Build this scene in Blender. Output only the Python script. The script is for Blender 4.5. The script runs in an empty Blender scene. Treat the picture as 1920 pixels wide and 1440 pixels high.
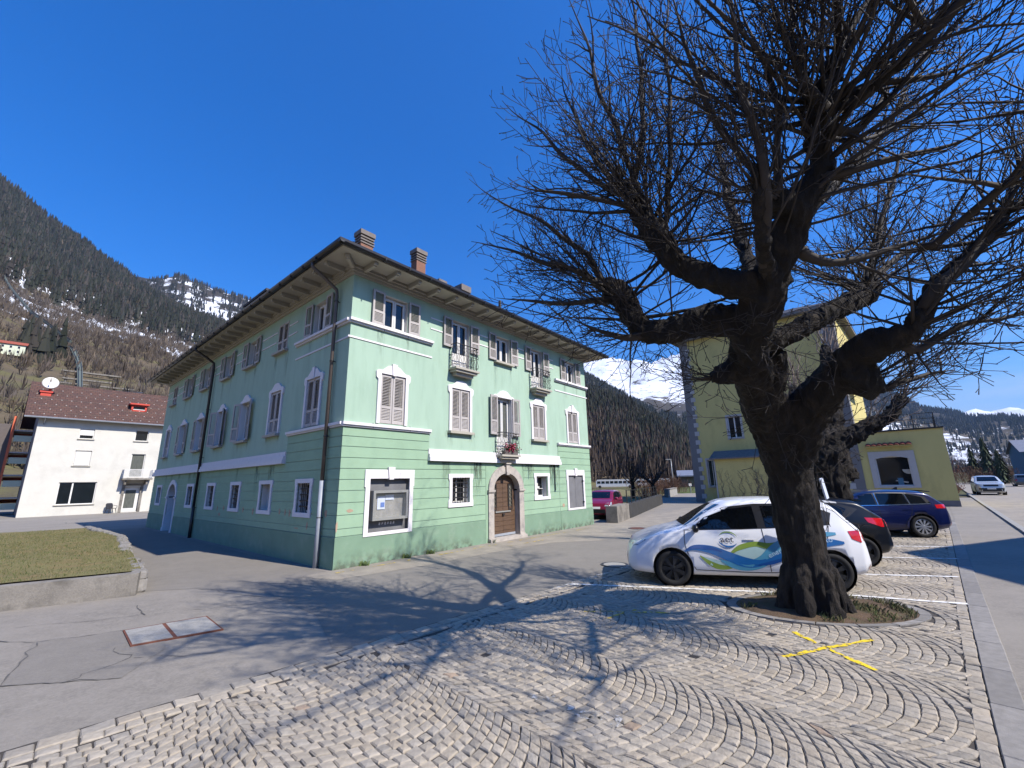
import bpy, bmesh, math, random
from math import sin, cos, pi, radians, sqrt, exp, atan2, hypot, floor
from mathutils import Vector, Matrix, noise
from mathutils.geometry import tessellate_polygon
from mathutils.bvhtree import BVHTree
random.seed(7)
SC = bpy.context.scene
COL = SC.collection
# ---------------------------------------------------------------- camera
PITCH, ROLL = .2287, -.0201
cd = bpy.data.cameras.new('camera'); cd.sensor_width = 36; cd.lens = 788.0 / 1920 * 36
cd.clip_start = .05; cd.clip_end = 30000
cam = bpy.data.objects.new('camera', cd); COL.objects.link(cam)
cam.location = (0, 0, 2.0)
Fv = Vector((0, cos(PITCH), sin(PITCH))); Rv = Vector((1, 0, 0)); Uv = Vector((0, -sin(PITCH), cos(PITCH)))
R2 = cos(ROLL) * Rv + sin(ROLL) * Uv; U2 = -sin(ROLL) * Rv + cos(ROLL) * Uv
cam.rotation_euler = Matrix((R2, U2, -Fv)).transposed().to_euler()
SC.camera = cam
# ---------------------------------------------------------------- world and sun
SUN_AZ, SUN_EL = 122.0, 45.5
wd = bpy.data.worlds.new('World'); SC.world = wd; wd.use_nodes = True
nt = wd.node_tree; bg = nt.nodes['Background']
sky = nt.nodes.new('ShaderNodeTexSky'); sky.sky_type = 'NISHITA'; sky.sun_disc = False
sky.sun_elevation = radians(SUN_EL); sky.sun_rotation = radians(SUN_AZ)
sky.altitude = 500; sky.air_density = 1.5; sky.dust_density = .3; sky.ozone_density = 6.0
# thin clouds low over the horizon, the same all round
geo = nt.nodes.new('ShaderNodeTexCoord'); sep = nt.nodes.new('ShaderNodeSeparateXYZ')
nt.links.new(geo.outputs['Generated'], sep.inputs[0])
mp = nt.nodes.new('ShaderNodeMapping'); mp.inputs['Scale'].default_value = (2.2, 2.2, 9)
nt.links.new(geo.outputs['Generated'], mp.inputs[0])
cn = nt.nodes.new('ShaderNodeTexNoise'); cn.inputs['Scale'].default_value = 2.3; cn.inputs['Detail'].default_value = 7
nt.links.new(mp.outputs[0], cn.inputs['Vector'])
def mathn(tree, op, a, b=None, clamp=False):
    n = tree.nodes.new('ShaderNodeMath'); n.operation = op; n.use_clamp = clamp
    for i, v in enumerate((a, b)):
        if v is None: continue
        if isinstance(v, (int, float)): n.inputs[i].default_value = v
        else: tree.links.new(v, n.inputs[i])
    return n.outputs[0]
hz = mathn(nt, 'MULTIPLY', mathn(nt, 'SUBTRACT', .24, sep.outputs['Z']), 6.5, True)
cl = mathn(nt, 'MULTIPLY', mathn(nt, 'SUBTRACT', cn.outputs['Fac'], .40), 3.2, True)
cf = mathn(nt, 'MULTIPLY', mathn(nt, 'MULTIPLY', hz, cl), .8)
ti = nt.nodes.new('ShaderNodeVectorMath'); ti.operation = 'MULTIPLY'; ti.inputs[1].default_value = (.50, .68, 1.04); nt.links.new(sky.outputs[0], ti.inputs[0])
hs = nt.nodes.new('ShaderNodeHueSaturation'); hs.inputs['Saturation'].default_value = 1.15
nt.links.new(ti.outputs[0], hs.inputs['Color'])
mx = nt.nodes.new('ShaderNodeMix'); mx.data_type = 'RGBA'
nt.links.new(cf, mx.inputs[0]); nt.links.new(hs.outputs[0], mx.inputs[6]); mx.inputs[7].default_value = (4.0, 4.5, 5.2, 1)
nt.links.new(mx.outputs[2], bg.inputs['Color']); bg.inputs['Strength'].default_value = .094
sl = bpy.data.lights.new('sun', 'SUN'); sl.energy = 3.7; sl.angle = radians(.53); sl.color = (1, .935, .85)
sun = bpy.data.objects.new('sun', sl); COL.objects.link(sun)
SUND = Vector((sin(radians(SUN_AZ)) * cos(radians(SUN_EL)), cos(radians(SUN_AZ)) * cos(radians(SUN_EL)), sin(radians(SUN_EL))))
sun.rotation_euler = SUND.to_track_quat('Z', 'Y').to_euler(); sun.location = SUND * 60
vs = SC.view_settings; vs.view_transform = 'Standard'; vs.look = 'None'; vs.gamma = 1; vs.use_curve_mapping = False
vs.exposure = .99
SC.cycles.diffuse_bounces = 1; SC.cycles.max_bounces = 8; SC.cycles.caustics_reflective = False; SC.cycles.caustics_refractive = False
# ---------------------------------------------------------------- helpers
def tag(o, label=None, cat=None, group=None, kind=None):
    if label: o['label'] = label
    if cat: o['category'] = cat
    if group: o['group'] = group
    if kind: o['kind'] = kind
    return o
def empty(name, loc, rz=0, label=None, cat=None, group=None):
    o = bpy.data.objects.new(name, None); COL.objects.link(o); o.location = loc; o.rotation_euler = (0, 0, rz)
    o.empty_display_size = .2
    return tag(o, label, cat, group)
class MB:
    """collects vertices and faces for ONE mesh"""
    def __init__(s): s.v = []; s.f = []; s.c = []; s.mi = []; s.cur = 0; s.col = None
    def add(s, vs_, fs, col=None):
        n = len(s.v); s.v += [tuple(q) for q in vs_]
        for f in fs: s.f.append(tuple(i + n for i in f)); s.mi.append(s.cur)
        if s.col is not None or col is not None: s.c += [col if col is not None else s.col] * len(vs_)
        return s
    def box(s, x0, x1, y0, y1, z0, z1, col=None):
        if x0 > x1: x0, x1 = x1, x0
        if y0 > y1: y0, y1 = y1, y0
        if z0 > z1: z0, z1 = z1, z0
        return s.add([(x0,y0,z0),(x1,y0,z0),(x1,y1,z0),(x0,y1,z0),(x0,y0,z1),(x1,y0,z1),(x1,y1,z1),(x0,y1,z1)],
                     [(0,3,2,1),(4,5,6,7),(0,1,5,4),(1,2,6,5),(2,3,7,6),(3,0,4,7)], col)
    def bar(s, a, b, w, h=None, up=(0,0,1)):
        a = Vector(a); b = Vector(b); d = (b - a).normalized(); h = h or w
        upv = Vector(up)
        if abs(d.dot(upv)) > .95: upv = Vector((1,0,0)) if abs(d.x) < .9 else Vector((0,1,0))
        r = d.cross(upv).normalized(); u = r.cross(d)
        P = [a + r*sx*w/2 + u*sz*h/2 for sx, sz in ((-1,-1),(1,-1),(1,1),(-1,1))]
        Q = [q + (b - a) for q in P]
        return s.add(P + Q, [(0,1,2,3),(7,6,5,4),(0,4,5,1),(1,5,6,2),(2,6,7,3),(3,7,4,0)])
    def tube(s, pts, rad, n=6, cap=True, rnd=0):
        pts = [Vector(q) for q in pts]; m = len(pts)
        if not isinstance(rad, (list, tuple)): rad = [rad] * m
        d = (pts[1] - pts[0]).normalized(); r = d.orthogonal().normalized(); vs_ = []
        for i, q in enumerate(pts):
            nd = (pts[min(i+1, m-1)] - pts[max(i-1, 0)])
            nd = nd.normalized() if nd.length > 1e-9 else d
            r = (r - nd * r.dot(nd))
            r = r.normalized() if r.length > 1e-6 else nd.orthogonal().normalized()
            b = nd.cross(r)
            for k in range(n):
                a = 2*pi*k/n; rr = rad[i] * (1 + (random.uniform(-rnd, rnd) if rnd else 0))
                vs_.append(q + (r*cos(a) + b*sin(a)) * rr)
        fs = [(i*n+k, i*n+(k+1)%n, (i+1)*n+(k+1)%n, (i+1)*n+k) for i in range(m-1) for k in range(n)]
        if cap: fs += [tuple(reversed(range(n))), tuple((m-1)*n+k for k in range(n))]
        return s.add(vs_, fs)
    def lathe(s, prof, n=24, axis='z', c=(0,0,0), closed=False):
        c = Vector(c); vs_ = []; m = len(prof)
        for r, h in prof:
            for k in range(n):
                a = 2*pi*k/n
                p = (r*cos(a), r*sin(a), h) if axis == 'z' else ((r*cos(a), h, r*sin(a)) if axis == 'y' else (h, r*cos(a), r*sin(a)))
                vs_.append(c + Vector(p))
        M = m if closed else m - 1
        fs = [(i*n+k, i*n+(k+1)%n, ((i+1)%m)*n+(k+1)%n, ((i+1)%m)*n+k) for i in range(M) for k in range(n)]
        return s.add(vs_, fs)
    def prism(s, loops, mapf, d0, d1):
        """loops: outer + holes of (a,b); mapf(a,b,d)->xyz"""
        L3 = [[Vector((a, b, 0)) for a, b in lp] for lp in loops]
        tri = tessellate_polygon(L3); flat = [q for lp in loops for q in lp]; N = len(flat)
        vs_ = [mapf(a, b, d0) for a, b in flat] + [mapf(a, b, d1) for a, b in flat]
        fs = [tuple(t) for t in tri] + [tuple(i + N for i in reversed(t)) for t in tri]
        o = 0
        for lp in loops:
            k = len(lp)
            fs += [(o+i, o+(i+1)%k, N+o+(i+1)%k, N+o+i) for i in range(k)]
            o += k
        return s.add(vs_, fs)
    def mesh(s, name, mats, smooth=False):
        me = bpy.data.meshes.new(name); me.from_pydata(s.v, [], s.f); 
        if not isinstance(mats, (list, tuple)): mats = [mats]
        for m in mats: me.materials.append(m)
        if len(mats) > 1: me.polygons.foreach_set('material_index', s.mi)
        if s.c and len(s.c) == len(s.v):
            at = me.color_attributes.new('Col', 'FLOAT_COLOR', 'POINT')
            at.data.foreach_set('color', [x for c in s.c for x in (c[0], c[1], c[2], 1)])
        if smooth: me.polygons.foreach_set('use_smooth', [True] * len(me.polygons))
        me.update(); return me
    def build(s, name, mats, parent=None, smooth=False, loc=None, rz=None, fix=True):
        me = s.mesh(name, mats, smooth)
        if fix:
            bm = bmesh.new(); bm.from_mesh(me); bmesh.ops.recalc_face_normals(bm, faces=bm.faces); bm.to_mesh(me); bm.free()
        return link(name, me, parent, loc, rz)
def link(name, me, parent=None, loc=None, rz=None):
    o = bpy.data.objects.new(name, me); COL.objects.link(o); o.parent = parent
    if loc is not None: o.location = loc
    if rz is not None: o.rotation_euler = (0, 0, rz)
    return o
def copy_tree(o, parent=None):
    c = o.copy(); COL.objects.link(c); c.parent = parent
    for ch in o.children: copy_tree(ch, c)
    return c
def lerp(a, b, t): return a + (b - a) * t
def sstep(t, a=0., b=1.):
    t = max(0., min(1., (t - a) / (b - a))); return t*t*(3-2*t)
def interp(pts, x):
    if x <= pts[0][0]: return pts[0][1]
    for (a, b), (c, d) in zip(pts, pts[1:]):
        if x <= c: return b + (d - b) * (x - a) / (c - a)
    return pts[-1][1]
def pip(x, y, poly):
    r = False; j = len(poly) - 1
    for i in range(len(poly)):
        xi, yi = poly[i]; xj, yj = poly[j]
        if (yi > y) != (yj > y) and x < (xj - xi) * (y - yi) / (yj - yi) + xi: r = not r
        j = i
    return r
def gz(x, y):
    """height of the ground sheets"""
    return 0.
# ---------------------------------------------------------------- materials
def srgb(r, g, b):
    f = lambda c: (c/255/12.92) if c/255 <= .04045 else ((c/255+.055)/1.055)**2.4
    return (f(r), f(g), f(b))
MATS = {}
def mat(name, col, rough=.8, var=.12, scale=6., bump=0., bscale=60., metal=0., spec=.5, col2=None, amt2=.5, scale2=1.2, lo2=.5, hi2=.65, stretch=None, attr=False, coat=0., bdist=.01, detail=5, obj_rand=0., speck=0., sscale=160.):
    m = bpy.data.materials.new(name); m.use_nodes = True; t = m.node_tree; N = t.nodes; b = N['Principled BSDF']
    b.inputs['Roughness'].default_value = rough; b.inputs['Metallic'].default_value = metal
    b.inputs['Specular IOR Level'].default_value = spec; b.inputs['Coat Weight'].default_value = coat; b.inputs['Coat Roughness'].default_value = .04
    tc = N.new('ShaderNodeTexCoord'); mp_ = N.new('ShaderNodeMapping'); t.links.new(tc.outputs['Object'], mp_.inputs[0])
    if stretch: mp_.inputs['Scale'].default_value = stretch
    n1 = N.new('ShaderNodeTexNoise'); n1.inputs['Scale'].default_value = scale; n1.inputs['Detail'].default_value = detail
    t.links.new(mp_.outputs[0], n1.inputs['Vector'])
    fac = mathn(t, 'ADD', mathn(t, 'MULTIPLY', mathn(t, 'SUBTRACT', n1.outputs['Fac'], .5), 4 * var), 1.0)
    if speck:
        n4 = N.new('ShaderNodeTexNoise'); n4.inputs['Scale'].default_value = sscale; n4.inputs['Detail'].default_value = 3; t.links.new(mp_.outputs[0], n4.inputs['Vector'])
        fac = mathn(t, 'MULTIPLY', fac, mathn(t, 'ADD', mathn(t, 'MULTIPLY', mathn(t, 'SUBTRACT', n4.outputs['Fac'], .5), 4*speck), 1.0))
    if obj_rand:
        oi = N.new('ShaderNodeObjectInfo')
        fac = mathn(t, 'MULTIPLY', fac, mathn(t, 'ADD', mathn(t, 'MULTIPLY', oi.outputs['Random'], obj_rand), 1 - obj_rand/2))
    base = N.new('ShaderNodeVectorMath'); base.operation = 'SCALE'
    if attr:
        a = N.new('ShaderNodeAttribute'); a.attribute_name = 'Col'; t.links.new(a.outputs['Color'], base.inputs[0])
    else: base.inputs[0].default_value = col
    t.links.new(fac, base.inputs['Scale']); out = base.outputs[0]
    if col2:
        n2 = N.new('ShaderNodeTexNoise'); n2.inputs['Scale'].default_value = scale2; n2.inputs['Detail'].default_value = 6; n2.inputs['Roughness'].default_value = .65
        t.links.new(mp_.outputs[0], n2.inputs['Vector'])
        mr = N.new('ShaderNodeMapRange'); mr.inputs[1].default_value = lo2; mr.inputs[2].default_value = hi2; mr.inputs[4].default_value = amt2
        t.links.new(n2.outputs['Fac'], mr.inputs[0])
        mm = N.new('ShaderNodeMix'); mm.data_type = 'RGBA'; t.links.new(mr.outputs[0], mm.inputs[0]); t.links.new(out, mm.inputs[6]); mm.inputs[7].default_value = (*col2, 1)
        out = mm.outputs[2]
    t.links.new(out, b.inputs['Base Color'])
    if bump:
        n3 = N.new('ShaderNodeTexNoise'); n3.inputs['Scale'].default_value = bscale; n3.inputs['Detail'].default_value = 6; n3.inputs['Roughness'].default_value = .7
        t.links.new(mp_.outputs[0], n3.inputs['Vector'])
        bp = N.new('ShaderNodeBump'); bp.inputs['Strength'].default_value = bump; bp.inputs['Distance'].default_value = bdist
        t.links.new(n3.outputs['Fac'], bp.inputs['Height']); t.links.new(bp.outputs[0], b.inputs['Normal'])
    MATS[name] = m; return m
M = MATS
mat('plaster_upper', (.365,.505,.385), .9, .05, 2.2, .35, 60, col2=(.27,.395,.29), amt2=.6, scale2=2.6, lo2=.48, hi2=.72, stretch=(1,1,.22))
mat('plaster_course', (.295,.44,.295), .9, .06, 2, .35, 60, col2=(.215,.34,.235), amt2=.6, scale2=1.4, lo2=.5, hi2=.75)
mat('plaster_plinth', (.19,.30,.205), .92, .08, 2.0, .5, 45, col2=(.27,.36,.265), amt2=.6, scale2=2.2, lo2=.52, hi2=.7, bdist=.015)
mat('plaster_patch', srgb(176,150,128), .95, .2, 9, .4, 60)
mat('white_trim', srgb(226,222,222), .75, .05, 3, .12, 80, col2=srgb(170,160,155), amt2=.35, scale2=3, lo2=.55, hi2=.75)
mat('cream_trim', (.42,.39,.32), .8, .05, 3, .1, 60)
mat('shutter', (.46,.425,.395), .6, .05, 3, obj_rand=.18, col2=(.33,.30,.28), amt2=.3, scale2=4)
mat('shutter_dark', srgb(96,88,84), .7, .1, 5)
mat('window_white', srgb(222,220,214), .5, .03, 3)
mat('glass_dark', srgb(26,30,33), .06, .3, 1.5, spec=.6)
mat('glass_curtain', srgb(96,98,92), .12, .25, 3, spec=.6, stretch=(6,6,1))
mat('iron', srgb(44,42,42), .5, .2, 8)
mat('stone_door', srgb(178,170,160), .8, .12, 5, .3, 40, col2=srgb(120,116,116), amt2=.5, scale2=4)
mat('wood_door', srgb(96,74,56), .6, .18, 4, .2, 30, stretch=(1,1,9), col2=srgb(64,48,38), amt2=.6, scale2=3)
mat('door_glass', srgb(120,116,104), .35, .2, 20)
mat('board_metal', srgb(158,158,152), .45, .05, 3, metal=.3)
mat('board_back', srgb(112,112,114), .75, .18, 2.5, .1, 40)
mat('paper', srgb(205,214,232), .8, .08, 9)
mat('paper_blue', srgb(88,120,190), .8, .1, 20)
mat('roof_slate', srgb(58,57,60), .75, .25, 5, .3, 30, stretch=(1,1,1))
mat('gutter', srgb(38,36,37), .4, .2, 4)
mat('pipe_brown', srgb(92,84,78), .45, .2, 4)
mat('pipe_grey', srgb(150,156,164), .5, .12, 4)
mat('brick', (.26,.115,.07), .85, .2, 9, .3, 50)
mat('chimney_cap', srgb(120,112,106), .85, .2, 6, .3, 40)
mat('mortar', srgb(140,128,118), .95, .1, 8)
mat('flower_red', srgb(200,60,80), .7, .3, 30, attr=True)
mat('leaf_green', srgb(62,84,44), .7, .3, 12, attr=True)
mat('asphalt', (.225,.203,.172), .9, .12, 5, .9, 60, speck=.2, sscale=34, col2=(.27,.243,.205), amt2=.75, scale2=.55, lo2=.42, hi2=.62, bdist=.006)
mat('asphalt_new', (.198,.180,.154), .9, .08, 4, .8, 70, speck=.12, sscale=40, col2=(.228,.207,.178), amt2=.6, scale2=.7, lo2=.45, hi2=.65, bdist=.006)
mat('asphalt_tan', (.29,.255,.205), .92, .12, 3, .8, 70, speck=.16, sscale=36, col2=(.215,.193,.162), amt2=.7, scale2=1.1, lo2=.45, hi2=.6, bdist=.006)
mat('crack', (.10,.095,.088), .95, .2, 6)
mat('joint_soil', (.055,.047,.04), .95, .25, 9, .5, 90)
mat('cobble', (.3,.28,.26), .85, .16, 22, 1.0, 34, attr=True, bdist=.01, spec=.35)
mat('granite', (.23,.215,.195), .8, .15, 14, .4, 60, col2=(.17,.155,.135), amt2=.6, scale2=5, obj_rand=.35)
mat('concrete', (.235,.215,.185), .9, .16, 3, .6, 30, speck=.15, sscale=40, col2=(.11,.10,.085), amt2=.8, scale2=1.8, lo2=.45, hi2=.62)
mat('concrete_light', (.30,.29,.265), .9, .12, 5, .5, 60, speck=.2, sscale=50, col2=(.22,.215,.195), amt2=.6, scale2=4)
mat('rust', srgb(104,62,46), .9, .25, 12, .3, 60)
mat('soil', srgb(92,74,56), .95, .25, 5, .8, 30, col2=srgb(70,72,42), amt2=.7, scale2=3, bdist=.03)
mat('grass', (.12,.14,.05), .9, .2, 5, attr=True)
mat('grass_soil', srgb(110,104,64), .95, .2, 2.2, .7, 20, col2=srgb(128,108,72), amt2=.7, scale2=1.3, bdist=.03)
mat('bark', (.013,.010,.008), .95, .4, 9, 1.0, 13, stretch=(1,1,.3), col2=(.055,.043,.032), amt2=.75, scale2=6, lo2=.5, hi2=.7, bdist=.09)
mat('twig', (.036,.029,.025), .8, .25, 6)
mat('twig_pale', srgb(120,106,96), .8, .25, 6)
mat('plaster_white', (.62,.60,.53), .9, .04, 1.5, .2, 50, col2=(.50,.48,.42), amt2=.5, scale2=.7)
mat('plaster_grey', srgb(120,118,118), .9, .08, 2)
mat('roof_tile', srgb(92,62,50), .85, .15, 4)
mat('orange_paint', srgb(212,110,76), .8, .06, 2)
mat('panel_pale', srgb(206,212,186), .7, .06, 2)
mat('red_paint', srgb(196,74,58), .7, .1, 3)
mat('plaster_yellow', (.62,.53,.20), .9, .06, 1.2, .25, 60, col2=(.44,.37,.14), amt2=.5, scale2=.8, stretch=(1,1,.5))
mat('quoin_grey', (.19,.185,.18), .85, .06, 3)
mat('quoin_white', (.48,.465,.44), .85, .05, 3)
mat('tile_red', srgb(150,78,58), .85, .2, 6)
mat('teal_paint', srgb(70,112,136), .8, .08, 2)
mat('paint_white', srgb(228,226,220), .7, .08, 30)
mat('paint_yellow', srgb(232,198,30), .7, .15, 30)
mat('snow', (.82,.85,.9), .7, .05, 1)
mat('metal_grey', srgb(150,154,158), .45, .1, 4, metal=.4)
mat('industrial_roof', srgb(112,118,132), .7, .12, 1)
mat('hedge', srgb(84,58,44), .9, .3, 8, attr=True)
# ================================================================ terrain
KEYS = [  # azimuth, foot r, bench, near ridge, mid ridge, far ridge as (r, elevation deg)
 (-100, 60, (500,15), (950,24), (1400,20), (3000,12)),
 (-56, 90, (550,19), (1000,26.2), (1500,20), (3500,12)),
 (-54.3, 90, (550,18.5), (1000,25.6), (1500,20), (3500,12)),
 (-50.7, 90, (550,16.8), (1000,23.3), (1500,20), (3500,12)),
 (-46.7, 90, (550,16.5), (1000,21.8), (1600,19), (3500,12)),
 (-43.6, 90, (550,16.3), (1000,20.9), (1500,21.0), (3500,12)),
 (-40.6, 90, (550,16.0), (950,19.5), (1450,22.2), (3500,12)),
 (-37, 90, (550,15.5), (950,18.5), (1450,21.7), (3500,12)),
 (-33, 90, (500,15), (900,17.5), (1450,21.0), (3500,12)),
 (-20, 90, (400,12), (800,15), (1400,18), (3500,15)),
 (0, 110, (220,6), (450,13), (1200,16), (3600,15.3)),
 (10, 130, (180,3.3), (450,10.9), (1200,14.0), (3600,15.6)),
 (13, 130, (180,3.0), (450,10.0), (1200,12.3), (3600,15.7)),
 (15.6, 130, (180,2.4), (450,8.8), (1200,10.6), (3600,15.0)),
 (17.6, 140, (200,1.9), (450,7.3), (1200,9.5), (3600,15.2)),
 (20.4, 150, (200,1.3), (450,5.3), (1200,8.2), (3600,15.35)),
 (23, 150, (220,.7), (450,3.5), (1200,8.0), (3600,15.4)),
 (32, 200, (300,.3), (600,2), (1500,9), (3600,12)),
 (41.3, 260, (500,.2), (900,1.2), (2200,8.2), (4500,8)),
 (44.5, 260, (500,.2), (900,1.0), (2200,6.1), (4500,5.7)),
 (47, 260, (500,.2), (900,.9), (2200,5.4), (4500,4.9)),
 (50, 260, (500,.2), (900,.8), (2200,4.5), (4500,5.2)),
 (55, 260, (500,.2), (900,1), (2200,4), (4500,5.8)),
 (100, 200, (400,1), (800,6), (2000,12), (4000,14)),
]
def profile(az):
    if az > 100: az = 360 - az if az > 180 else az; az = 100 - (az-100) * .0 if az <= 180 else -100
    az = max(-100, min(100, az))
    for A, B in zip(KEYS, KEYS[1:]):
        if az <= B[0]: break
    t = (az - A[0]) / (B[0] - A[0]); out = [(0, 0.), (lerp(A[1], B[1], t), 0.)]
    pts = [(lerp(a[0], b[0], t), lerp(a[1], b[1], t)) for a, b in zip(A[2:], B[2:])]
    Z = [2 + r * math.tan(radians(e)) for r, e in pts]
    out.append((pts[0][0], Z[0])); out.append((pts[1][0], Z[1]))
    left = az < -22
    out.append((pts[1][0]*1.22, Z[1] * (1.0 if left and az > -46 else .86)))
    out.append((pts[2][0], Z[2])); out.append((pts[2][0]*1.25, Z[2]*.92))
    out.append((pts[3][0]*.75, Z[3]*.60)); out.append((pts[3][0], Z[3])); out.append((pts[3][0]*1.4, Z[3]*.6))
    return out
RS = [0, 25, 40, 55, 70] + [80 + 9.5*i for i in range(100)] + [1045 + 26*i for i in range(55)] + [2500 + 65*i for i in range(42)]
AZS = [-100 + .5*i for i in range(401)] + [100 + 4*i for i in range(1, 40)] + [260]
def rough(x, y, r):
    if r < 95: return 0
    k = sstep(r, 95, 500)
    v = Vector((x, y, 0))
    return k * (noise.fractal(v/260, 1.0, 2.0, 5) * (10 + r*.012) + noise.noise(v/45) * 3.0) + (sstep(r, 2400, 3400) * noise.ridged_multi_fractal(v/620, .9, 2.1, 6, 1, 2) * 95 - sstep(r, 2400, 3400)*125)
TZ = []
for az in AZS:
    P = profile(az); row = []
    for r in RS:
        x, y = r*sin(radians(az)), r*cos(radians(az))
        row.append(max(interp(P, r) + rough(x, y, r), 0 if r < 900 else -5) - .1)
    TZ.append(row)
from bisect import bisect_right
def tz(az, r):
    fa = (az + 100) / .5; ia = max(0, min(399, int(floor(fa)))); ta = fa - ia
    ir = max(0, min(len(RS)-2, bisect_right(RS, r) - 1)); tr = (r - RS[ir]) / (RS[ir+1] - RS[ir])
    a = lerp(TZ[ia][ir], TZ[ia][ir+1], tr); b = lerp(TZ[ia+1][ir], TZ[ia+1][ir+1], tr)
    return lerp(a, b, ta)
def zone(az, r):
    """snow amount, woodland floor, meadow green"""
    if az > 180: az -= 360
    if az < -22:
        if r < 300: s = .12 * sstep(r, 180, 300)
        elif r < 620: s = .50 + .22*sstep(r, 320, 480) + .12*sstep(az, -46, -36)
        elif r < 1050: s = .14
        else: s = .50
        w = sstep(r, 560, 650)
        if az > -44: s += .12 * sstep(r, 900, 1100)
        return s, w, .15 * (1 - sstep(r, 120, 330))
    if az < 36:
        if r < 455: return .02, sstep(r, 130, 200), 1 - sstep(r, 100, 150)
        if r < 640: return .62 * sstep(az, 14.5, 17), .6, 0
        if r < 1500: return .30, 1, 0
        return .3 + .46*sstep(r, 1600, 2300), 1 - sstep(r, 1700, 2300), 0
    if r < 700: return .0, .4, .5
    if r < 1750: return .62 - .14*sstep(r, 1300, 1700), .5, 0
    if r < 2450: return .33, 1, 0
    return .85, 0, 0
mb = MB(); nr = len(RS); at = []
for ia, az in enumerate(AZS):
    for ir, r in enumerate(RS):
        mb.v.append((r*sin(radians(az)), r*cos(radians(az)), TZ[ia][ir])); mb.c.append(zone(az, r))
for ia in range(len(AZS)-1):
    for ir in range(nr - 1):
        a = ia*nr + ir
        if ir == 0: mb.f.append((a, a+1, a+nr+1))
        else: mb.f.append((a, a+1, a+nr+1, a+nr))
    
mb.mi = [0]*len(mb.f)
def terrain_mat():
    m = bpy.data.materials.new('terrain'); m.use_nodes = True; t = m.node_tree; N = t.nodes; b = N['Principled BSDF']; b.inputs['Roughness'].default_value = .95
    b.inputs['Specular IOR Level'].default_value = .1
    g = N.new('ShaderNodeNewGeometry'); a = N.new('ShaderNodeAttribute'); a.attribute_name = 'Col'
    sp = N.new('ShaderNodeSeparateColor'); t.links.new(a.outputs['Color'], sp.inputs[0])
    def nz(scale, detail=6, rough_=.6, vec=None):
        n = N.new('ShaderNodeTexNoise'); n.inputs['Scale'].default_value = scale; n.inputs['Detail'].default_value = detail; n.inputs['Roughness'].default_value = rough_
        t.links.new(vec or g.outputs['Position'], n.inputs['Vector']); return n.outputs['Fac']
    def mixc(f, c1, c2):
        n = N.new('ShaderNodeMix'); n.data_type = 'RGBA'
        t.links.new(f, n.inputs[0])
        for i, c in ((6, c1), (7, c2)):
            if isinstance(c, tuple): n.inputs[i].default_value = (*c, 1)
            else: t.links.new(c, n.inputs[i])
        return n.outputs[2]
    def ramp(f, lo, hi):
        n = N.new('ShaderNodeMapRange'); n.inputs[1].default_value = lo; n.inputs[2].default_value = hi; t.links.new(f, n.inputs[0]); return n.outputs[0]
    dirt = mixc(ramp(nz(.03), .4, .6), (.135,.105,.07), (.10,.08,.058))
    dirt = mixc(ramp(nz(.11), .5, .64), dirt, (.13,.115,.055))
    dirt = mixc(sp.outputs['Green'], dirt, mixc(ramp(nz(.05), .4, .6), (.045,.042,.032), (.06,.05,.042)))
    dirt = mixc(mathn(t, 'MULTIPLY', sp.outputs['Blue'], ramp(nz(.06), .3, .6)), dirt, (.085,.115,.035))
    mpn = N.new('ShaderNodeMapping'); mpn.inputs['Scale'].default_value = (1, 1, 2.2); t.links.new(g.outputs['Position'], mpn.inputs[0])
    sn = mathn(t, 'ADD', mathn(t, 'MULTIPLY', nz(.012, 9, .72, mpn.outputs[0]), .75), mathn(t, 'MULTIPLY', nz(.0045, 4, .5), .25))
    thr = mathn(t, 'SUBTRACT', .78, mathn(t, 'MULTIPLY', sp.outputs['Red'], .50))
    d = mathn(t, 'MULTIPLY', mathn(t, 'SUBTRACT', sn, thr), 22, True)
    col = mixc(d, dirt, (.70,.73,.78))
    t.links.new(col, b.inputs['Base Color'])
    bp = N.new('ShaderNodeBump'); bp.inputs['Distance'].default_value = 6; bp.inputs['Strength'].default_value = .6
    t.links.new(nz(.05, 8), bp.inputs['Height']); t.links.new(bp.outputs[0], b.inputs['Normal'])
    return m
terr = mb.build('terrain', terrain_mat(), smooth=True); tag(terr, 'valley floor and snow streaked mountain slopes', None, kind='structure')
# ================================================================ ground sheets
EX, EY = .70, .7141428           # along the road
def tn(t, o, z=0): return (EX*t + EY*o, EY*t - EX*o, z)
def to_tn(x, y): return EX*x + EY*y, EY*x - EX*y
def sheet(name, poly, m, dz, step=1.0, label=None, kind='structure', wob=0):
    """a draped sheet: polygon cut along a grid, every vertex laid on the ground"""
    bm = bmesh.new(); bm.faces.new([bm.verts.new((x, y, 0)) for x, y in poly])
    xs = [p[0] for p in poly]; ys = [p[1] for p in poly]
    for ax, lo, hi in ((0, min(xs), max(xs)), (1, min(ys), max(ys))):
        k = floor(lo/step) + 1
        while k*step < hi:
            co = [0,0,0]; no = [0,0,0]; co[ax] = k*step; no[ax] = 1
            bmesh.ops.bisect_plane(bm, geom=bm.verts[:]+bm.edges[:]+bm.faces[:], plane_co=co, plane_no=no); k += 1
    for v in bm.verts: v.co.z = gz(v.co.x, v.co.y) + dz
    bmesh.ops.recalc_face_normals(bm, faces=bm.faces)
    me = bpy.data.meshes.new(name); bm.to_mesh(me); bm.free(); me.materials.append(m)
    o = link(name, me)
    if kind: tag(o, label, kind=kind)
    return o
def curve_jit(p, q, n, j, seed):
    rr = random.Random(seed); out = []
    for i in range(n+1):
        t = i/n; x = lerp(p[0], q[0], t); y = lerp(p[1], q[1], t)
        out.append((x + (rr.uniform(-j, j) if 0 < i < n else 0), y + (rr.uniform(-j, j) if 0 < i < n else 0)))
    return out
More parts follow.
